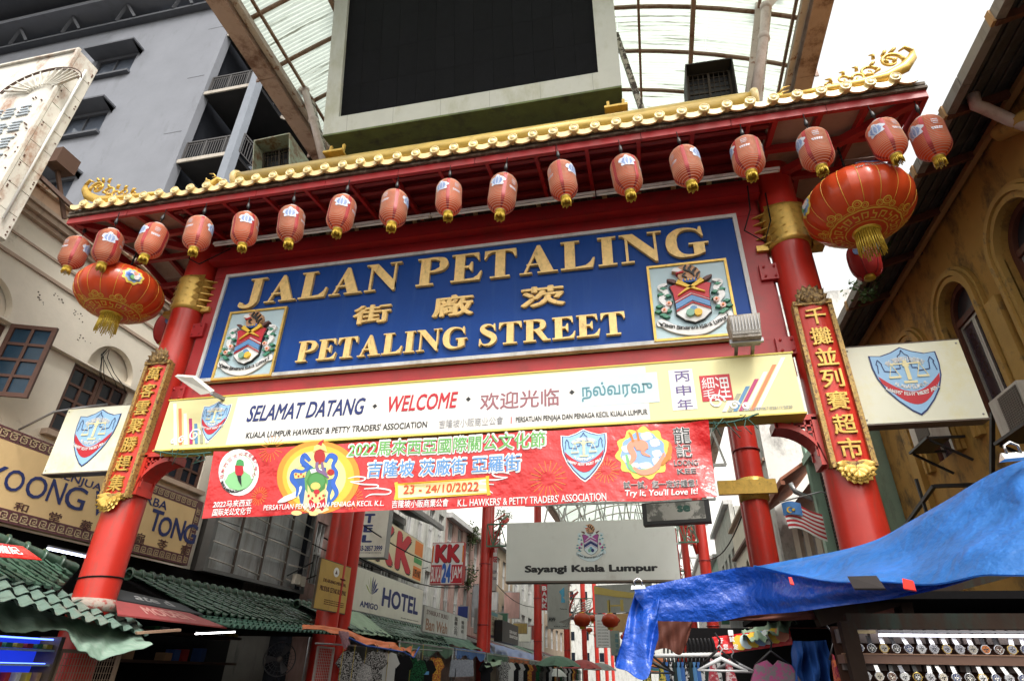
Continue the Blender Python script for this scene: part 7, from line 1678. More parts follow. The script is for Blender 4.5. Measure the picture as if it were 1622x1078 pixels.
cloth('orange_awning', 'small orange canvas past the dusty blue tarpaulin', [onX(869,1049,-4.5), onX(893,1053,-4.5)], [onX(872,1057,-4.0), onX(895,1060,-4.0)], OR, 'awning', .1)
# white umbrella
p = onX(881, 1070, -3.6); r = 15*(p-CAMP).length/950; t = thing('umbrella', 'open off-white umbrella between the stalls in mid street', 'umbrella', (p.x, p.y, 0)); NB = 8; m = MB()
for k in range(NB):
    a0, a1 = 2*PI*k/NB, 2*PI*(k+1)/NB; mm = MB(); mm.grid(lambda s, q: (p.x+r*q*math.cos(a0+(a1-a0)*s), p.y+r*q*math.sin(a0+(a1-a0)*s), p.z+r*.62*(1-q*q)-.04*r*q*math.sin(PI*s)), 6, 6); mm.build('canopy_panel', M('umbrella_white', (.55,.55,.52), .6, trans=.2), t)
MB().tube([(p.x,p.y,0),(p.x,p.y,p.z+r*.7)], .025, 8).build('pole', STEEL, t)
# generic stalls down both sides
random.seed(77); COLS = [('green', (.07,.14,.09)), ('grey', (.22,.22,.21)), ('blue', (.05,.12,.30)), ('orange', (.5,.15,.05)), ('red', (.35,.04,.04)), ('teal', (.05,.22,.20)), ('maroon', (.12,.03,.03))]
def stall(x0, x1, y0, y1, ze, zr, colr, lab):
    t = thing('market_stall', lab, 'stall', ((x0+x1)/2, (y0+y1)/2, 0), 'stalls down the street')
    m = MB(); f = lambda s, q: (x0+(x1-x0)*q, y0+(y1-y0)*s, ze+(zr-ze)*q-.06*math.sin(PI*((s*3)%1))*(1-q)+.02*math.sin(s*20)); g = lambda s, q: tuple(a-b for a, b in zip(f(1-s, q), (0,0,.01)))
    m.grid(f, 24, 4); m.grid(g, 24, 4); m.grid(lambda s, q: (x0-.01*(1 if x1 > x0 else -1), y0+(y1-y0)*s, ze-.06*math.sin(PI*((s*3)%1))-.22*q*(1+.3*math.sin(s*17))), 24, 2); m.build('canopy', M('canvas_'+colr[0], colr[1], .7, var=.2, dirt=tuple(c*.5 for c in colr[1]), dth=(.5,.7)), t)
    m = MB()
    for yy in (y0+.1, y1-.1): m.tube([(x0,yy,0),(x0,yy,ze)], .025, 6); m.tube([(x1,yy,0),(x1,yy,zr)], .025, 6)
    m.bar((x0,y0,ze-.03),(x0,y1,ze-.03),.04); m.build('pole_frame', STEEL, t)
    MB().box(((x0+x1)/2,(y0+y1)/2,.45),(abs(x1-x0)*.8,y1-y0-.3,.9)).build('counter', M('stall_counter', (.10,.07,.05), .8), t)
    return t
nm = ['nearest','second','third','fourth','fifth','sixth','seventh','eighth','ninth','tenth','eleventh']
y = 9.4
for k in range(9):
    L = random.uniform(3.6, 5.5); c_ = COLS[[0,2,0,3,1,0,5,2,4][k]]; stall(-4.2, -6.9, y, y+L, 2.42 if k < 3 else 2.38, 2.75, c_, c_[0]+' canvas stall on the left side of the street, '+nm[k]+' beyond the gate'); y += L+.15
y = 2.2
for k in range(11):
    L = random.uniform(3.8, 5.5); c_ = COLS[[6,1,4,0,2,3,0,1,5,4,2][k]]; stall(4.3, 7.2, y, y+L, 2.35, 2.75, c_, c_[0]+' canvas stall on the right side of the street, '+nm[k]+' beyond the gate'); y += L+.15

# ------------------------------------------------------------------ dark stall interiors with goods
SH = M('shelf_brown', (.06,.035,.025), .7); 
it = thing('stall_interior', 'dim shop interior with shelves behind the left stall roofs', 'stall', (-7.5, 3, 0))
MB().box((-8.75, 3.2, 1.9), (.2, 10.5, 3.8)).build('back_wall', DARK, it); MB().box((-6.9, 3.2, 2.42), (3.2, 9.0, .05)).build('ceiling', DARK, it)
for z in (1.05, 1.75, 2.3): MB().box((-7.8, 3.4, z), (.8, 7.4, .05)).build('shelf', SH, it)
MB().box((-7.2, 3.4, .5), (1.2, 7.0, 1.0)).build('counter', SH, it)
random.seed(12); GC = [flat('goods_white',(.5,.5,.5)), flat('goods_red',(.35,.03,.03)), flat('goods_blue',(.04,.1,.3)), flat('goods_green',(.05,.2,.08)), flat('goods_tan',(.35,.22,.12)), flat('goods_yellow',(.5,.4,.05))]
GN = ['white','red','blue','green','tan','yellow']
for k in range(26):
    z = random.choice((1.075, 1.775, 2.325)); y = .2+.27*k+random.uniform(-.04,.04); g = random.randrange(6); w_, h_ = random.uniform(.14,.24), random.uniform(.14,.3)
    m = MB().box((-7.6, y, z+h_/2), (.25, w_, h_)); t_ = m.build('goods_box', GC[g], label=GN[g]+' carton on the '+{1.075:'lowest',1.775:'middle',2.325:'top'}[z]+' dim shelf, '+WORDS[k]+' away from the left edge', cat='box', group='cartons on the dim shelves')
def strip(name, lab, p0, p1, col, st_, r=.018):
    t = thing(name, lab, 'strip light', p0); MB().bar(p0+V(0,.01,r*2+.006), p1+V(0,.01,r*2+.006), r*3, r*1.6).build('batten', M('batten_grey', (.12,.12,.13), .5), t); MB().tube([p0, p1], r, 8).build('tube', M('lit_tube_'+name+str(round(col[0],2)), (.8,.8,.8), .4, bump=0, emit=col, estr=st_), t)
strip('lit_tube_light', 'lit fluorescent tube under the roof edge below the red board', onX(310,1003,-4.9), onX(372,1000,-5.2), (1,.97,.95), 6, .012)
strip('lit_tube_light', 'bluish lit tube behind the left pillar under the ochre signboard', onX(75,868,-7.6), onX(140,882,-7.6), (.7,.75,1), 5)
# blue lit display at far left
bd_ = thing('blue_display', 'display case glowing blue under the canvas flap at the lower left corner', 'display', (-4.5,-.9,1.0)); PD = Pl((-4.5,0),(0,1))
d0, d1 = PD.px(-60,1010), PD.px(68,1100)
BL = M('blue_glow', (.02,.05,.3), .5, bump=0, emit=(.01,.03,.5), estr=.5)
MB().pbox(PD, d0[0], d1[1]-.3, d1[0], PD.px(20,1008)[1], -.3, -.28).build('backdrop', BL, bd_)
for v in (1028,1052): q = PD.px(40,v); MB().pbox(PD, d0[0], q[1]-.012, d1[0], q[1]+.012, -.28, -.02).build('glass_shelf', M('glass_edge', (.3,.4,.5), .1, bump=0), bd_)
for v in (1009,1050): q = PD.px(40,v); MB().tube([PD.P(d0[0],q[1],-.1), PD.P(d1[0],q[1],-.1)], .010, 6).build('blue_tube', M('blue_tube_lit', (.2,.3,1), .4, bump=0, emit=(.08,.15,1), estr=3), bd_)
for k in range(9):
    m = MB(); a = d0[0]+.08+(d1[0]-d0[0]-.16)*k/8; q = PD.px(40,1027)[1]; m.pbox(PD, a-.04, q+.012, a+.04, q+.06, -.2, -.06).build('folded_item', GC[(k*2+1)%6], bd_); q = PD.px(40,1080)[1]; MB().pbox(PD, a-.03, q, a+.02, q+.1, -.2, -.06).build('hanging_item', GC[(k*5)%6], bd_)
for a in (d0[0], d1[0]): MB().pbox(PD, a-.03, .9, a+.03, PD.px(40,1004)[1], -.3, .02).build('case_post', M('bronze_post', (.12,.09,.06), .5), bd_)
def mesh_grille(lab, pl, a0, z0, a1, z1, n, m_, mat=None, o=0):
    t = thing('wire_grille', lab, 'wire grille', tuple(pl.P((a0+a1)/2, z0, o))); m = MB()
    mat = mat or M('wire_beige', (.28,.20,.14), .5)
    for q in ((a0,z0),(a1,z0)): m.pbox(pl, q[0]-.02, z0, q[0]+.02, z1, o-.02, o+.02)
    m.pbox(pl, a0, z1-.02, a1, z1+.02, o-.021, o+.021); m.pbox(pl, a0, z0-.02, a1, z0+.02, o-.021, o+.021); m.build('frame', mat, t); m = MB()
    for i in range(1, n): a = a0+(a1-a0)*i/n; m.pbox(pl, a-.003, z0, a+.003, z1, o-.003, o+.003)
    for j in range(1, m_): z = z0+(z1-z0)*j/m_; m.pbox(pl, a0, z-.003, a1, z+.003, o-.007, o-.003)
    m.build('wire', mat, t); return t
q0, q1 = PD.px(72,1100), PD.px(190,1034); mesh_grille('beige wire grille beside the blue display', PD, q0[0], 1.1, q1[0], q1[1], 22, 9)
MB().pbox(PD, q1[0]+.1, 1.0, q1[0]+.7, q1[1]-.05, -1.0, -.98).build('red_backcloth', M('dark_red_cloth', (.16,.02,.015), .8), label='dark red cloth behind the beige wire grille', cat='cloth')
PM = Pl((-4.6,0),(0,1)); q0, q1 = PM.px(492,1100), PM.px(529,1026); mesh_grille('white wire grille hanging beside the inner red columns', PM, q0[0], .9, q1[0], q1[1], 9, 22, M('wire_pink', (.45,.38,.36), .5))
# pedestal fan
p = onX(443,1043,-6.2); t = thing('fan', 'dark pedestal fan inside the stall left of the inner red columns', 'fan', (p.x,p.y,0)); s = 20*(p-CAMP).length/950; ax = (CAMP-p).normalized(); x = ax.cross(V(0,0,1)).normalized(); y_ = x.cross(ax); m = MB()
for r in (1,.72,.45,.2):
    m.tube([p+x*(s*r*math.cos(a*PI/12))+y_*(s*r*math.sin(a*PI/12))+ax*(.06*(1-r)) for a in range(25)], .006 if r < 1 else .014, 4, caps=False)
for k in range(24): a = k*PI/12; m.tube([p+ax*.06+x*(.1*s*math.cos(a))+y_*(.1*s*math.sin(a)), p+x*(s*math.cos(a))+y_*(s*math.sin(a))], .004, 4)
m.build('cage', M('fan_grey', (.10,.10,.11), .4), t)
for k in range(3):
    a = k*2*PI/3; m = MB(); d = x*math.cos(a)+y_*math.sin(a); e = -x*math.sin(a)+y_*math.cos(a); m.add([p+d*s*.15-e*s*.08, p+d*s*.85-e*s*.28, p+d*s*.9+e*s*.18+ax*.04, p+d*s*.15+e*s*.08], [(0,1,2,3)]); m.build('blade', M('fan_grey', (0,0,0)), t)
MB().lathe(p, [(0,.09),(.05,.08),(.07,0),(.07,-.14),(0,-.15)], 12, axis=tuple(ax)).build('hub', flat('fan_hub', (.3,.28,.26)), t); MB().tube([p-ax*.1, (p.x,p.y,0)], .02, 6).build('stand', BLACK, t)
# garments
def garment(p, w_, h_, mat, lab, kind='shirt', rz=0, cat='garment', group=None, prt=None):
    t = thing(kind, lab, cat, p, group); pl = Pl((p.x, p.y), (math.cos(rz), math.sin(rz))); z = p.z
    if kind == 'shirt': P = [(-.5,-.30),(-.36,-.42),(-.33,-.34),(-.33,-1),(.33,-1),(.33,-.34),(.36,-.42),(.5,-.30),(.30,-.04),(.10,0),(.0,-.05),(-.10,0),(-.30,-.04)]
    elif kind == 'skirt': P = [(-.34,0),(-.1,.02),(.1,.02),(.34,0),(.32,-.45),(.40,-.5),(.5,-1),(.2,-.97),(-.1,-1),(-.5,-.97),(-.40,-.5),(-.32,-.45)]
    elif kind == 'shorts': P = [(-.4,0),(.4,0),(.5,-1),(.08,-1),(0,-.45),(-.08,-1),(-.5,-1)]
    else: P = [(-.16,0),(-.10,-.02),(-.06,-.2),(0,-.26),(.06,-.2),(.10,-.02),(.16,0),(.28,-.3),(.24,-.45),(.42,-1),(-.42,-1),(-.24,-.45),(-.28,-.3)]
    MB().prism(pl, [(a*w_, z+b*h_) for a, b in P], -.025, .025).build('fabric', mat, t)
    m = MB(); m.tube([pl.P(-.3*w_,z-.03), pl.P(0,z+.05), pl.P(.3*w_,z-.03)], .008, 4); m.tube([pl.P(0,z+.05), pl.P(.015,z+.1), pl.P(-.01,z+.14)], .006, 4); m.build('hanger', BLACK, t)
    if prt: MB().prism(pl, [(-.14*w_,z-.45*h_),(.14*w_,z-.45*h_),(.14*w_,z-.35*h_),(-.14*w_,z-.35*h_)], .026, .03).build('chest_print', prt, t)
    return t
def pm(name, a, b, sc, th=(.48,.52)): return M(name, a, .8, var=.1, dirt=b, dscale=(sc,sc,sc), dth=th, bump=0)
G = [('black patterned', pm('cloth_black_white', (.012,.012,.013), (.4,.4,.4), 34)), ('grey floral', pm('cloth_grey_floral', (.2,.2,.21), (.5,.5,.5), 42)), ('dark red', pm('cloth_dark_red', (.14,.01,.015), (.05,.01,.01), 9)), ('white', flat('cloth_white', (.5,.51,.5), .8)), ('black', flat('cloth_black', (.01,.01,.012), .8)), ('dark green leaf-print', pm('cloth_green_leaf', (.01,.015,.012), (.02,.12,.05), 34)), ('black with a blue chest stripe', flat('cloth_black', (0,0,0))), ('yellow and red print', pm('cloth_batik', (.6,.35,.03), (.3,.02,.02), 30))]
for k, (u, v, g) in enumerate(((556,1030,0),(572,1050,1),(596,1030,0),(604,1062,4),(616,1032,3),(638,1036,4),(650,1040,5),(662,1044,5),(676,1044,6),(690,1040,7),(770,1048,4))):
    p = onX(u, v, -4.25+.12*(k%3)); garment(p, .62, .85, G[g][1], G[g][0]+' shirt, '+['first','second','third','fourth','fifth','sixth','seventh','eighth','ninth','tenth','eleventh'][k]+' from the left under the orange awning', 'shirt', rz=.65, group='shirts on the left clothes stall', prt=flat('print_blue_red', (.1,.3,.6)) if g == 6 else None)
for k in range(5): p = onX(722+5*k, 1044, -4.0+.05*k); garment(p, .42, .5, M('cloth_grey_shorts', (.25,.27,.32), .8, var=.4, vs=20), WORDS[k]+' pair of grey shorts in the cluster left of the second column', 'shorts', rz=.6, group='grey shorts in a cluster')
for k in range(26):
    y = 21+1.1*k; g = G[(k*3)%8]; garment(V(-3.9, y, 2.15), .6, .8, g[1], g[0]+' shirt on the left stalls, '+WORDS[k]+' outwards', 'shirt', rz=.2, group='shirts on the far left stalls')
for k in range(22):
    y = 9+1.6*k; g = G[(k*5+1)%8]; garment(V(4.05, y, 2.2), .6, .8, g[1], g[0]+' shirt hung on the right stalls, '+WORDS[k]+' from the gate', 'shirt', rz=-.15, group='shirts on the far right stalls')
m = MB().tube([onX(500,1018,-4.2), onX(700,1030,-4.2)], .02, 6); m.build('clothes_rail', STEEL, label='steel clothes rail under the orange awning', cat='rail')
for k in range(8): a = onX(545+18*k, 1020, -4.1); MB().tube([a, a-V(0,0,1.2)], .008, 4).build('yellow_chain', flat('chain_yellow', (.4,.3,.03)), label=WORDS[k]+' yellow display chain from the left in the clothes stall', cat='chain', group='yellow display chains')

# ================================================================== right side: blue tarpaulins over the front stall
TB = M('blue_tarp', (.012,.085,.50), .30, var=.15, vs=7, bump=1.0, bs=13, bdist=.035, trans=.22, coat=.25); TBL = M('light_blue_tarp', (.05,.22,.62), .40, var=.28, vs=4, bump=.9, bs=8, bdist=.04, trans=.4)  # upper sheet: same cloth, the light coming through is put into its colour
A_up = [(1660,722,-4.9),(1610,735,-4.85),(1560,757,-4.7),(1500,795,-4.5),(1440,830,-4.3),(1390,855,-4.15),(1330,872,-4.0),(1260,885,-3.85),(1192,897,-3.7)]
A_lo = [(1660,908,-5.3),(1600,910,-5.25),(1545,911,-5.15),(1490,916,-5.0),(1440,925,-4.85),(1390,931,-4.7),(1330,929,-4.45),(1265,917,-4.15),(1196,899,-3.72)]
tA = [onY(*p) for p in A_up][::-1]; bA = [onY(*p) for p in A_lo][::-1]
cloth('blue_tarpaulin', 'broad light blue tarpaulin sloping up to the right edge', tA, bA, TBL, 'tarpaulin', .035, 90, 24, 1.2)
tB = [onY(u, v, y) for u, v, y in ((1006,934,-3.62),(1040,925,-3.62),(1120,908,-3.62),(1190,897,-3.68),(1265,913,-4.1),(1330,922,-4.38),(1400,922,-4.62),(1480,912,-4.9),(1560,905,-5.08))]
bB = [onY(u, v, y) for u, v, y in ((1030,982,-3.60),(1060,983,-3.60),(1130,984,-3.60),(1190,974,-3.64),(1265,968,-4.05),(1335,958,-4.3),(1410,948,-4.55),(1490,932,-4.85),(1562,912,-5.05))]
cloth('blue_tarpaulin', 'deep blue tarpaulin flap hanging in shade below the light blue one', tB, bB, TB, 'tarpaulin', .03, 110, 16, 2, 3)
tC = [onY(u, v, -3.6+.02*i) for i, (u, v) in enumerate(((1006,933),(1018,930),(1032,928),(1046,926)))]; bC = [onY(u, v, -3.72) for u, v in ((976,1050),(992,1062),(1022,1076),(1042,1012))]
cloth('blue_tarpaulin', 'crumpled blue tarpaulin corner hanging down like a tail', tC, bC, TB, 'tarpaulin', .05, 30, 30, 1.2, 5)
BRC = M('brown_tarp_lining', (.13,.035,.02), .7, var=.2, trans=.15)
cloth('brown_lining', 'reddish-brown sheet edge showing under the deep blue tarpaulin', [onY(u, v, -3.5) for u, v in ((1150,975),(1250,970),(1340,960),(1420,948))], [onY(u, v, -3.5) for u, v in ((1110,982),(1250,982),(1340,978),(1415,978))], BRC, 'tarpaulin', .02, 30, 6)
cloth('brown_lining', 'reddish-brown ragged flap hanging left under the blue tarpaulin', [onY(u, v, -3.3) for u, v in ((1026,980),(1060,980),(1098,980))], [onY(u, v, -3.3) for u, v in ((1036,1030),(1056,1026),(1078,1036),(1092,1005))], BRC, 'tarpaulin', .02, 24, 10)
board4('dark_patch', 'dark plastic patch taped on the edge of the light blue tarpaulin', [onY(1342,912,-4.60), onY(1352,931,-4.68), onY(1402,931,-4.82), onY(1388,911,-4.72)], flat('patch_dark', (.03,.025,.025)), 'patch', .01)
for k, P in enumerate((((1249,913,-4.18),(1252,924,-4.22),(1258,925,-4.22),(1254,914,-4.18)), ((1429,915,-4.9),(1431,931,-4.95),(1450,934,-5.0),(1446,919,-4.95)))):
    board4('red_tape', ['small red tape mark on the left part of the light blue tarpaulin','bright red tape flag on the right part of the light blue tarpaulin'][k], [onY(*q) for q in P], M('red_tape', (.7,.03,.02), .5, bump=0), 'tape', .006)
def clip(p, s, lab):
    t = thing('bulldog_clip', lab, 'clip', p, 'metal clips holding the tarpaulins'); m = MB().hexa([p+V(-s,-.02,-s*.3),p+V(s,-.02,-s*.2),p+V(s,.03,-s*.2),p+V(-s,.03,-s*.3),p+V(-s*.9,.0,s*.3),p+V(s*.9,.0,s*.35),p+V(s*.9,.01,s*.35),p+V(-s*.9,.01,s*.3)]); m.build('jaw', M('chrome', (.6,.6,.6), .15, metal=1, bump=0), t)
    m = MB(); m.tube([p+V(-s*.5,0,s*.3), p+V(-s*.5,0,s*.9), p+V(0,0,s*1.2), p+V(s*.5,0,s*.9), p+V(s*.5,0,s*.3)], s*.12, 6); m.build('handle', M('chrome', (0,0,0)), t)
clip(onY(1011,930,-3.68), .045, 'steel clip at the left corner of the blue tarpaulins'); clip(onY(1608,722,-4.95), .05, 'chrome clip at the right edge on top of the light blue tarpaulin')
# front stall frame and watch rack
fs_ = thing('front_stall_frame', 'dark timber frame of the front stall under the blue tarpaulins', 'stall frame', (4, -3.6, 0)); TW = M('old_dark_timber', (.024,.015,.011), .75, var=.3, dirt=(.02,.03,.025), dth=(.5,.6))
x0, x1 = onY(1340,985,-4.0).x, 5.6; zt_ = onY(1480,984,-4.0).z
MB().bar((x0,-4.0,zt_),(x1,-4.05,zt_-.0),.06,.07).build('beam', TW, fs_); MB().bar((x0+.02,-4.02,0),(x0-.0,-4.0,zt_),.07).build('post', TW, fs_); MB().bar((x0-.03,-3.5,zt_+.05),(x1,-3.4,zt_+.55),.09).build('sloping_rafter', TW, fs_); MB().bar(onY(1420,905,-3.5), onY(1440,985,-3.5), .06).build('brace', TW, fs_)
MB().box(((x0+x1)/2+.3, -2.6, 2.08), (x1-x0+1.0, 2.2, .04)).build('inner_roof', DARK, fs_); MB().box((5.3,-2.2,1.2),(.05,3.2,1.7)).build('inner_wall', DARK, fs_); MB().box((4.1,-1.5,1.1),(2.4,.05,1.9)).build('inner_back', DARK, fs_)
rk = thing('watch_rack', 'wall rack with two rows of wristwatches under a lit tube at the lower right', 'display rack', (4.3,-3.9,1.5)); PK = Pl((0,-3.95),(1,0))
r0, r1 = PK.px(1342,1078)[0], 5.3; zA_, zB_ = 1.45, PK.px(1480,990)[1]
VEL = M('brown_velvet', (.05,.025,.018), .9)
MB().pbox(PK, r0, zA_, r1, zB_, -.12, -.09).build('back_board', VEL, rk)
rows = [(1028, 1359, 16.2), (1073, 1371, 16.2)]
for j, (vv, u0, du) in enumerate(rows):
    zc = PK.px(u0+120, vv-3)[1]; MB().pbox(PK, r0, zc-.075, r1, zc-.035, -.09, .04).build('shelf_bar', M('shelf_wood', (.10,.045,.025), .5), rk)
    MB().pbox(PK, r0, zc-.035, r1, zc-.03, .0, .045).build('shelf_edge', M('shelf_edge', (.22,.11,.06), .4), rk)
    for k in range(32):
        a = r0+.03+.053*k
        if a > r1-.02: break
        MB().pbox(PK, a-.018, zc+.02, a+.022, zc+.085, -.088, -.05).build('cushion', M('cushion_white', (.16,.13,.125), .7, objvar=.3), rk)
DIALS = [('silver', (.45,.45,.47)), ('white', (.7,.7,.68)), ('black', (.015,.015,.02)), ('blue', (.03,.05,.14)), ('brown', (.12,.05,.03)), ('orange', (.65,.2,.04)), ('cream', (.55,.5,.4))]
STL = M('watch_steel', (.55,.55,.56), .22, metal=.9, bump=0, var=.2, vs=80); GLD = M('watch_gold', (.6,.42,.12), .25, metal=.9, bump=0)
WG = {}
def watch(p, kind, gold, lab):
    key_ = (kind, gold)
    if key_ in WG: o = dup(WG[key_], p, 0, lab); o.rotation_euler = (0, random.uniform(-.25,.25), random.uniform(-.2,.2)); return o
    t = thing('wristwatch', lab, 'watch', (0,0,0), 'wristwatches on the rack'); mt = GLD if gold else STL
    MB().lathe((0,0,0), [(0,-.016),(.017,-.016),(.0205,-.012),(.0215,-.002),(.019,.0),(.017,-.002)], 20, axis=(0,-1,0)).build('case', mt, t)
    m = MB(); m.lathe((0,-.001,0), [(0,.0),(.017,.0)], 20, axis=(0,-1,0)); d = m.build('dial', flat('dial_'+DIALS[kind][0], DIALS[kind][1], .25), t)
    PWt = Pl((0,-.0025),(1,0)); m = MB()
    for k in range(12): a = k*PI/6; m.prism(PWt, [(math.sin(a)*.0125+dx, math.cos(a)*.0125+dz) for dx, dz in ((-.0011,-.0011),(.0011,-.0011),(.0011,.0011),(-.0011,.0011))], 0, .0006)
    for cx, cz in ((-.006,0),(.006,0),(0,-.007)): m.prism(PWt, arcpts(cx, cz, .0035, 0, 360, 10), 0, .0005)
    m.build('marker', flat('marker_tone', (.7,.68,.6)) if kind in (2,3,4) else flat('marker_dark', (.03,.03,.04)), d)
    m = MB(); m.prism(PWt, [(-.001,0),(.001,0),(.0007,.012),(-.0007,.012)], .001, .0016); m.prism(PWt, [(0,-.001),(0,.001),(.009,.0045),(.009,.0035)], .001, .0018); m.build('hand', INK if kind not in (2,3) else WHITE, d)
    for s in (-1, 1):
        m = MB()
        for k in range(5): z0 = .018+.008*k; m.hexa([(-.010+.0006*k,.004+.004*k,s*z0),(.010-.0006*k,.004+.004*k,s*z0),(.010-.0006*k,.008+.004*k,s*z0),(-.010+.0006*k,.008+.004*k,s*z0),(-.010,.005+.004*k,s*(z0+.007)),(.010,.005+.004*k,s*(z0+.007)),(.010,.010+.004*k,s*(z0+.007)),(-.010,.010+.004*k,s*(z0+.007))])
        m.build('strap', STL if kind not in (2,4,5) else BLACK, t)
    MB().box((.023,.008,0),(.005,.005,.005)).build('crown', mt, t)
    WG[key_] = t; t.location = p; return t
random.seed(8)
for j, (vv, u0, du) in enumerate(rows):
    zc = PK.px(u0+120, vv)[1]
    for k in range(24):
        a0 = PK.px(u0, vv)[0]+.0565*k
        if a0 > r1-.05: break
        kd = [3,2,6,2,3,1,0,0,0,6,5,4,0,3,4,2,0,3,2,6,1,0,3,2][k] if j == 0 else [0,6,4,1,2,0,6,3,2,1,3,0,3,0,3,1,2,6,0,4,1,2,3,0][k]; gd = (k+j*3)%5 == 2
        watch(Vector((a0, -3.985, zc+.002)), kd, gd, DIALS[kd][0]+'-dial '+('gold' if gd else 'steel')+' wristwatch, number '+['one','two','three','four','five','six','seven','eight','nine','ten','eleven','twelve','thirteen','fourteen','fifteen','sixteen','seventeen','eighteen','nineteen','twenty','twenty-one','twenty-two','twenty-three','twenty-four'][k]+' from the left in the '+('upper' if j == 0 else 'lower')+' row')
strip('lit_rack_light', 'bright lit tube above the rows of watches', onY(1392,1005,-4.05), onY(1392,1005,-4.05)+V(1.3,0,.0), (.85,.85,1), 3, .006)
MB().bar(onY(1350,1000,-4.0), onY(1386,1000,-4.0), .02, .015).build('pale_batten', flat('batten_tan', (.45,.35,.18)), label='pale batten end left of the lit rack tube', cat='batten')
# hanging clothes on the right
flor = pm('cloth_floral', (.35,.03,.05), (.55,.45,.45), 30); batik = pm('cloth_yellow_batik', (.55,.42,.06), (.02,.05,.03), 40)
garment(onY(1035,1052,-3.2), .34, .6, batik, 'black and yellow flecked dress on a black hanger below the tarpaulin tail', 'dress')
garment(onY(1078,1046,-2.6), .16, .6, pm('cloth_flame', (.75,.35,.02), (.5,.04,.01), 14), 'narrow yellow and red flame-print dress left of the white hangers', 'dress')
garment(onY(1140,1042,-3.4), .34, .6, flor, 'red floral dress on a white plastic hanger', 'dress')
cloth('gathered_dress', 'royal blue gathered dress hanging beside the watch rack', [onY(1257,1014,-3.3), onY(1280,1015,-3.3), onY(1308,1013,-3.3)], [onY(1252,1100,-3.3), onY(1282,1104,-3.3), onY(1318,1100,-3.3)], M('cloth_royal_blue', (.005,.06,.26), .8, bump=.4, bs=8), 'dress', .09, 60, 14, 2.4)
garment(onY(1223,1045,-3.3), .34, .6, pm('cloth_grey_pink', (.14,.12,.13), (.3,.05,.15), 24), 'grey and pink speckled top with a pink neckline', 'shirt')
garment(onY(1322,1035,-3.7), .10, .5, pm('cloth_bead', (.3,.02,.06), (.6,.15,.05), 50), 'narrow orange and crimson beaded garment on a black hanger', 'dress')
def hanger(p, w_, mat, lab):
    t = thing('hanger', lab, 'hanger', p); m = MB(); m.tube([p+V(-w_,0,-w_*.45), p+V(-w_*.3,0,-.02), p+V(0,0,.0), p+V(w_*.3,0,-.02), p+V(w_,0,-w_*.45)], [.006,.012,.014,.012,.006], 6); m.tube([p+V(-w_,0,-w_*.45), p+V(w_,0,-w_*.45)], .006, 6); m.build('shoulder_bar', mat, t)
    MB().tube([p, p+V(0,0,.03), p+V(.015,0,.05), p+V(0,0,.07), p+V(-.015,0,.055)], .004, 6).build('hook', mat, t)
PLW = flat('plastic_white', (.55,.55,.56), .3)
hanger(onY(1142,1042,-3.5), .14, PLW, 'white plastic hanger holding the red floral dress'); hanger(onY(1160,1046,-3.3), .13, flat('plastic_grey', (.2,.2,.21), .3), 'grey plastic hanger just behind the white one'); hanger(onY(1034,1048,-3.3), .13, BLACK, 'black plastic hanger below the tarpaulin tail')
MB().tube([onY(1030,1038,-3.0), onY(1140,1036,-3.0)], .014, 8).build('clothes_rail', WHITEP, label='white clothes rail right of the tarpaulin tail', cat='rail')
for k in range(14):
    p = onY(1052+6.2*k, 1037, -3.0); kk = garment(p-V(0,0,.04), .05, .5, [flat('cloth_blue_a', (.02,.08,.25), .8), G[0][1], flat('cloth_dark_b', (.02,.03,.03), .8), flat('cloth_blue_c', (.05,.15,.3), .8)][k%4], WORDS[k]+' narrow folded garment from the left on the white rail', 'dress', rz=1.2, group='packed row of garments on the white rail')
rb = thing('red_banner', 'red stall banner with white characters and coloured medallions hung askew', 'banner', onY(1190,1010,-2.6)); P = [onY(1128,1008,-2.6), onY(1138,1036,-2.6), onY(1256,1020,-2.6), onY(1250,993,-2.6)]
MB().hexa(P+[p+V(0,.01,0) for p in P]).build('sheet', VINYL, rb)
PBn = Pl((0,-2.615),(1,0))
for ch, u, v in (('好',1138,1018),('您',1146,1028),('試',1156,1016),('一',1154,1006),('定',1162,1028)): tpx(PBn, ch, u, v, u+8, 9, WHITE, rb, 0, .004, .03, name='letter')
for k in range(7):
    q = PBn.px(1172+11*k, 1017-2.2*k); MB().prism(PBn, arcpts(q[0], q[1], .05, 0, 360, 10), -.002, .003+.001*k).build('medallion_patch', [YELP, PALEB, YELP, flat('medallion_blue',(0,0,0)), WHITE, YELP, flat('dragon_coral',(0,0,0))][k], rb)
cloth('green_bundle', 'rolled grey-green canvas bundle tied above the red stall banner', [onY(u, v, -2.5) for u, v in ((1172,1003),(1200,994),(1235,984),(1258,976))], [onY(u, v, -2.7) for u, v in ((1178,1012),(1210,1012),(1238,1000),(1262,984))], PG_, 'canvas', .04, 30, 8)

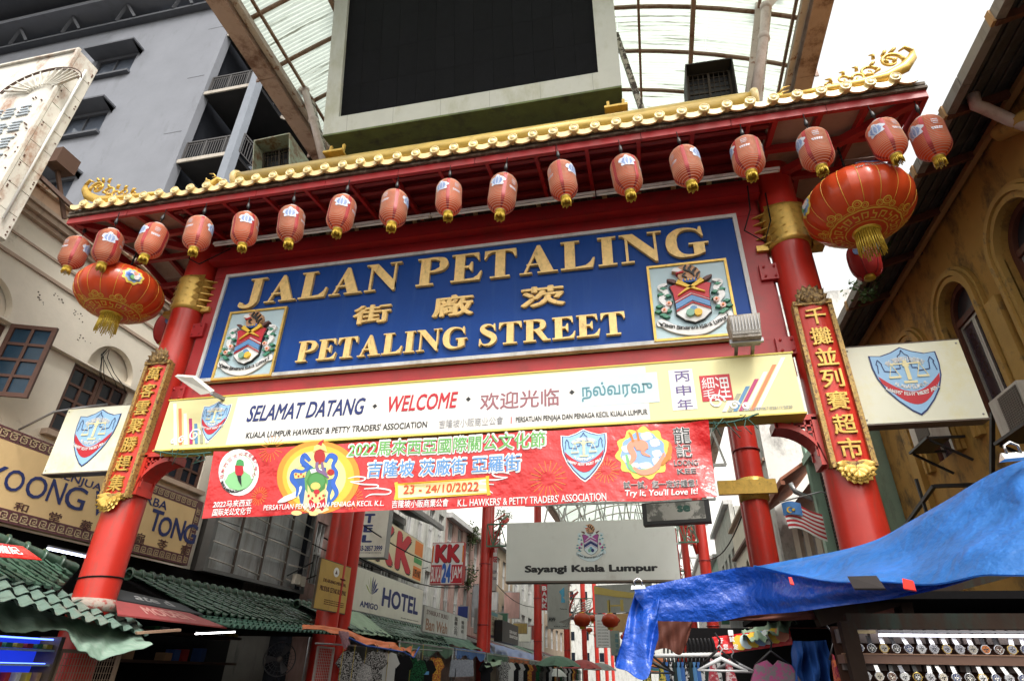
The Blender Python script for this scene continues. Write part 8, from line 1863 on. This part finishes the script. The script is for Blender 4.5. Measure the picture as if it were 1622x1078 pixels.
# ================================================================== clutter further down the street
random.seed(55)
CC = [('dull red', M('sign_dull_red', (.25,.04,.035), .6, dirt=(.12,.04,.03), dth=(.45,.7))), ('white', WHITEP), ('mustard', M('sign_mustard', (.34,.24,.07), .6, dirt=(.2,.14,.05), dth=(.45,.7))), ('navy', NAVY), ('dark green', M('sign_dark_green', (.03,.10,.06), .6, dirt=(.02,.05,.03), dth=(.45,.7))), ('cream', CRS), ('grey', M('sign_grey', (.25,.26,.28), .6, dirt=(.14,.14,.14), dth=(.45,.7))), ('pinkish', M('sign_pinkish', (.40,.24,.22), .6, dirt=(.25,.16,.14), dth=(.45,.7)))]
k = 0
for sx in (-1, 1):
    y = 24.5 if sx < 0 else 20.5
    for i in range(9):
        y += random.uniform(2.2, 4.6); w_ = random.uniform(.6, 1.3); h_ = random.choice((.8, 1.2, 1.9)); z = random.uniform(3.6, 6.2); c = CC[(i*3+(sx > 0)*2) % 8]; x = sx*(8.3-w_/2-.1 if sx > 0 else 8.9-w_/2-.1)
        t = thing('street_sign', c[0]+' blank sign jutting from the '+('left' if sx < 0 else 'right')+' facades, '+WORDS[i]+' beyond the large grey sign', 'signboard', (x, y, z), 'signs jutting from the far facades')
        MB().box((x, y, z+h_/2), (w_, .18, h_)).build('box', STEEL, t); MB().box((x, y-.095, z+h_/2), (w_-.06, .01, h_-.06)).build('face', c[1], t)
        MB().bar((x, y, z+h_+.05), (sx*8.7, y, z+h_+.05), .05).build('arm', STEEL, t)
for i in range(8):     # awnings along the facades
    for sx in (-1, 1):
        y0 = (12.5 if sx < 0 else 21)+6.3*i; c = CC[(i*5+(sx > 0)) % 8]
        t = thing('facade_awning', 'sloping awning fixed to the '+('left' if sx < 0 else 'right')+' facades, '+WORDS[i]+' beyond the inner red columns', 'awning', (sx*8, y0+2, 3.3), 'awnings along the facades'); xo, xi = sx*7.0, sx*8.9
        MB().hexa([(xo,y0,3.15),(xi,y0,3.75),(xi,y0+5.2,3.75),(xo,y0+5.2,3.15),(xo,y0,3.2),(xi,y0,3.8),(xi,y0+5.2,3.8),(xo,y0+5.2,3.2)]).build('sheet', [M('corrugated_grey', (0,0,0)), M('dark_green_canvas', (0,0,0)), M('dark_roof_sheet', (0,0,0)), M('canvas_maroon', (.12,.03,.03), .7)][(i+(sx > 0))%4], t)
        MB().bar((xo,y0,3.17),(xo,y0+5.2,3.17),.06).build('edge_bar', STEEL, t)
# overhead cables
for i, (y0, z0, y1, z1, x) in enumerate(((6.5,5.4,21,5.9,-5.2),(6.7,4.6,21,5.2,-5.4),(21,6.1,35,5.6,-5.1),(6.3,5.8,21,6.2,5.2),(21,5.0,35,5.4,5.3),(12,5.5,24,6.5,-8.8))):
    MB().tube([(x, y0+(y1-y0)*t/10, z0+(z1-z0)*t/10-.5*math.sin(PI*t/10)) for t in range(11)], .02, 5).build('cable', WIRE, label='black sagging cable strung along the '+('left' if x < 0 else 'right')+' side, '+WORDS[i]+' of six', cat='cable', group='sagging overhead cables')
for i in range(5):     # cross strings with small lanterns far down the street
    y = 38+7*i
    for j in range(5):
        x = -3.2+1.6*j; p = V(x, y, 5.3-.12*(2-abs(j-2))); t = thing('round_lantern', 'small red street lantern, '+WORDS[j]+' from the left on the '+WORDS[i]+' string across the street', 'lantern', p, 'lantern strings across the far street')
        MB().lathe(p, [(.1,-.2),(.24,-.13),(.3,0),(.24,.13),(.1,.2)], 14).build('lantern_body', SILK, t); MB().lathe(p, [(.08,-.32),(.09,-.2)], 8).build('tassel', TASS, t)
    MB().tube([(-5+10*t/10, y, 5.75-.25*math.sin(PI*t/10)) for t in range(11)], .012, 4).build('string', WIRE, label='string carrying small red lanterns across the street, '+WORDS[i]+' from the gate', cat='cable')
for k, (y, x, nm) in enumerate(((26,2.2,'orange'),(30,-2.9,'green'),(33,2.8,'blue'),(38,-2.4,'red'),(42,2.0,'teal'),(47,-2.0,'grey'),(52,1.8,'orange'))):
    p = V(x, y, 2.15); t = thing('umbrella', nm+' market umbrella standing mid street, '+WORDS[k]+' down from the gate', 'umbrella', (x,y,0), 'market umbrellas mid street'); r = 1.3
    for q in range(8):
        a0, a1 = q*PI/4, (q+1)*PI/4; m = MB(); m.grid(lambda s, w_: (p.x+r*w_*math.cos(a0+(a1-a0)*s), p.y+r*w_*math.sin(a0+(a1-a0)*s), p.z+.5*(1-w_*w_)-.05*w_*math.sin(PI*s)), 4, 4); m.build('canopy_panel', M('canvas_'+nm, (.2,.2,.2), .7), t)
    MB().tube([(x,y,0),(x,y,2.6)], .03, 6).build('pole', STEEL, t)
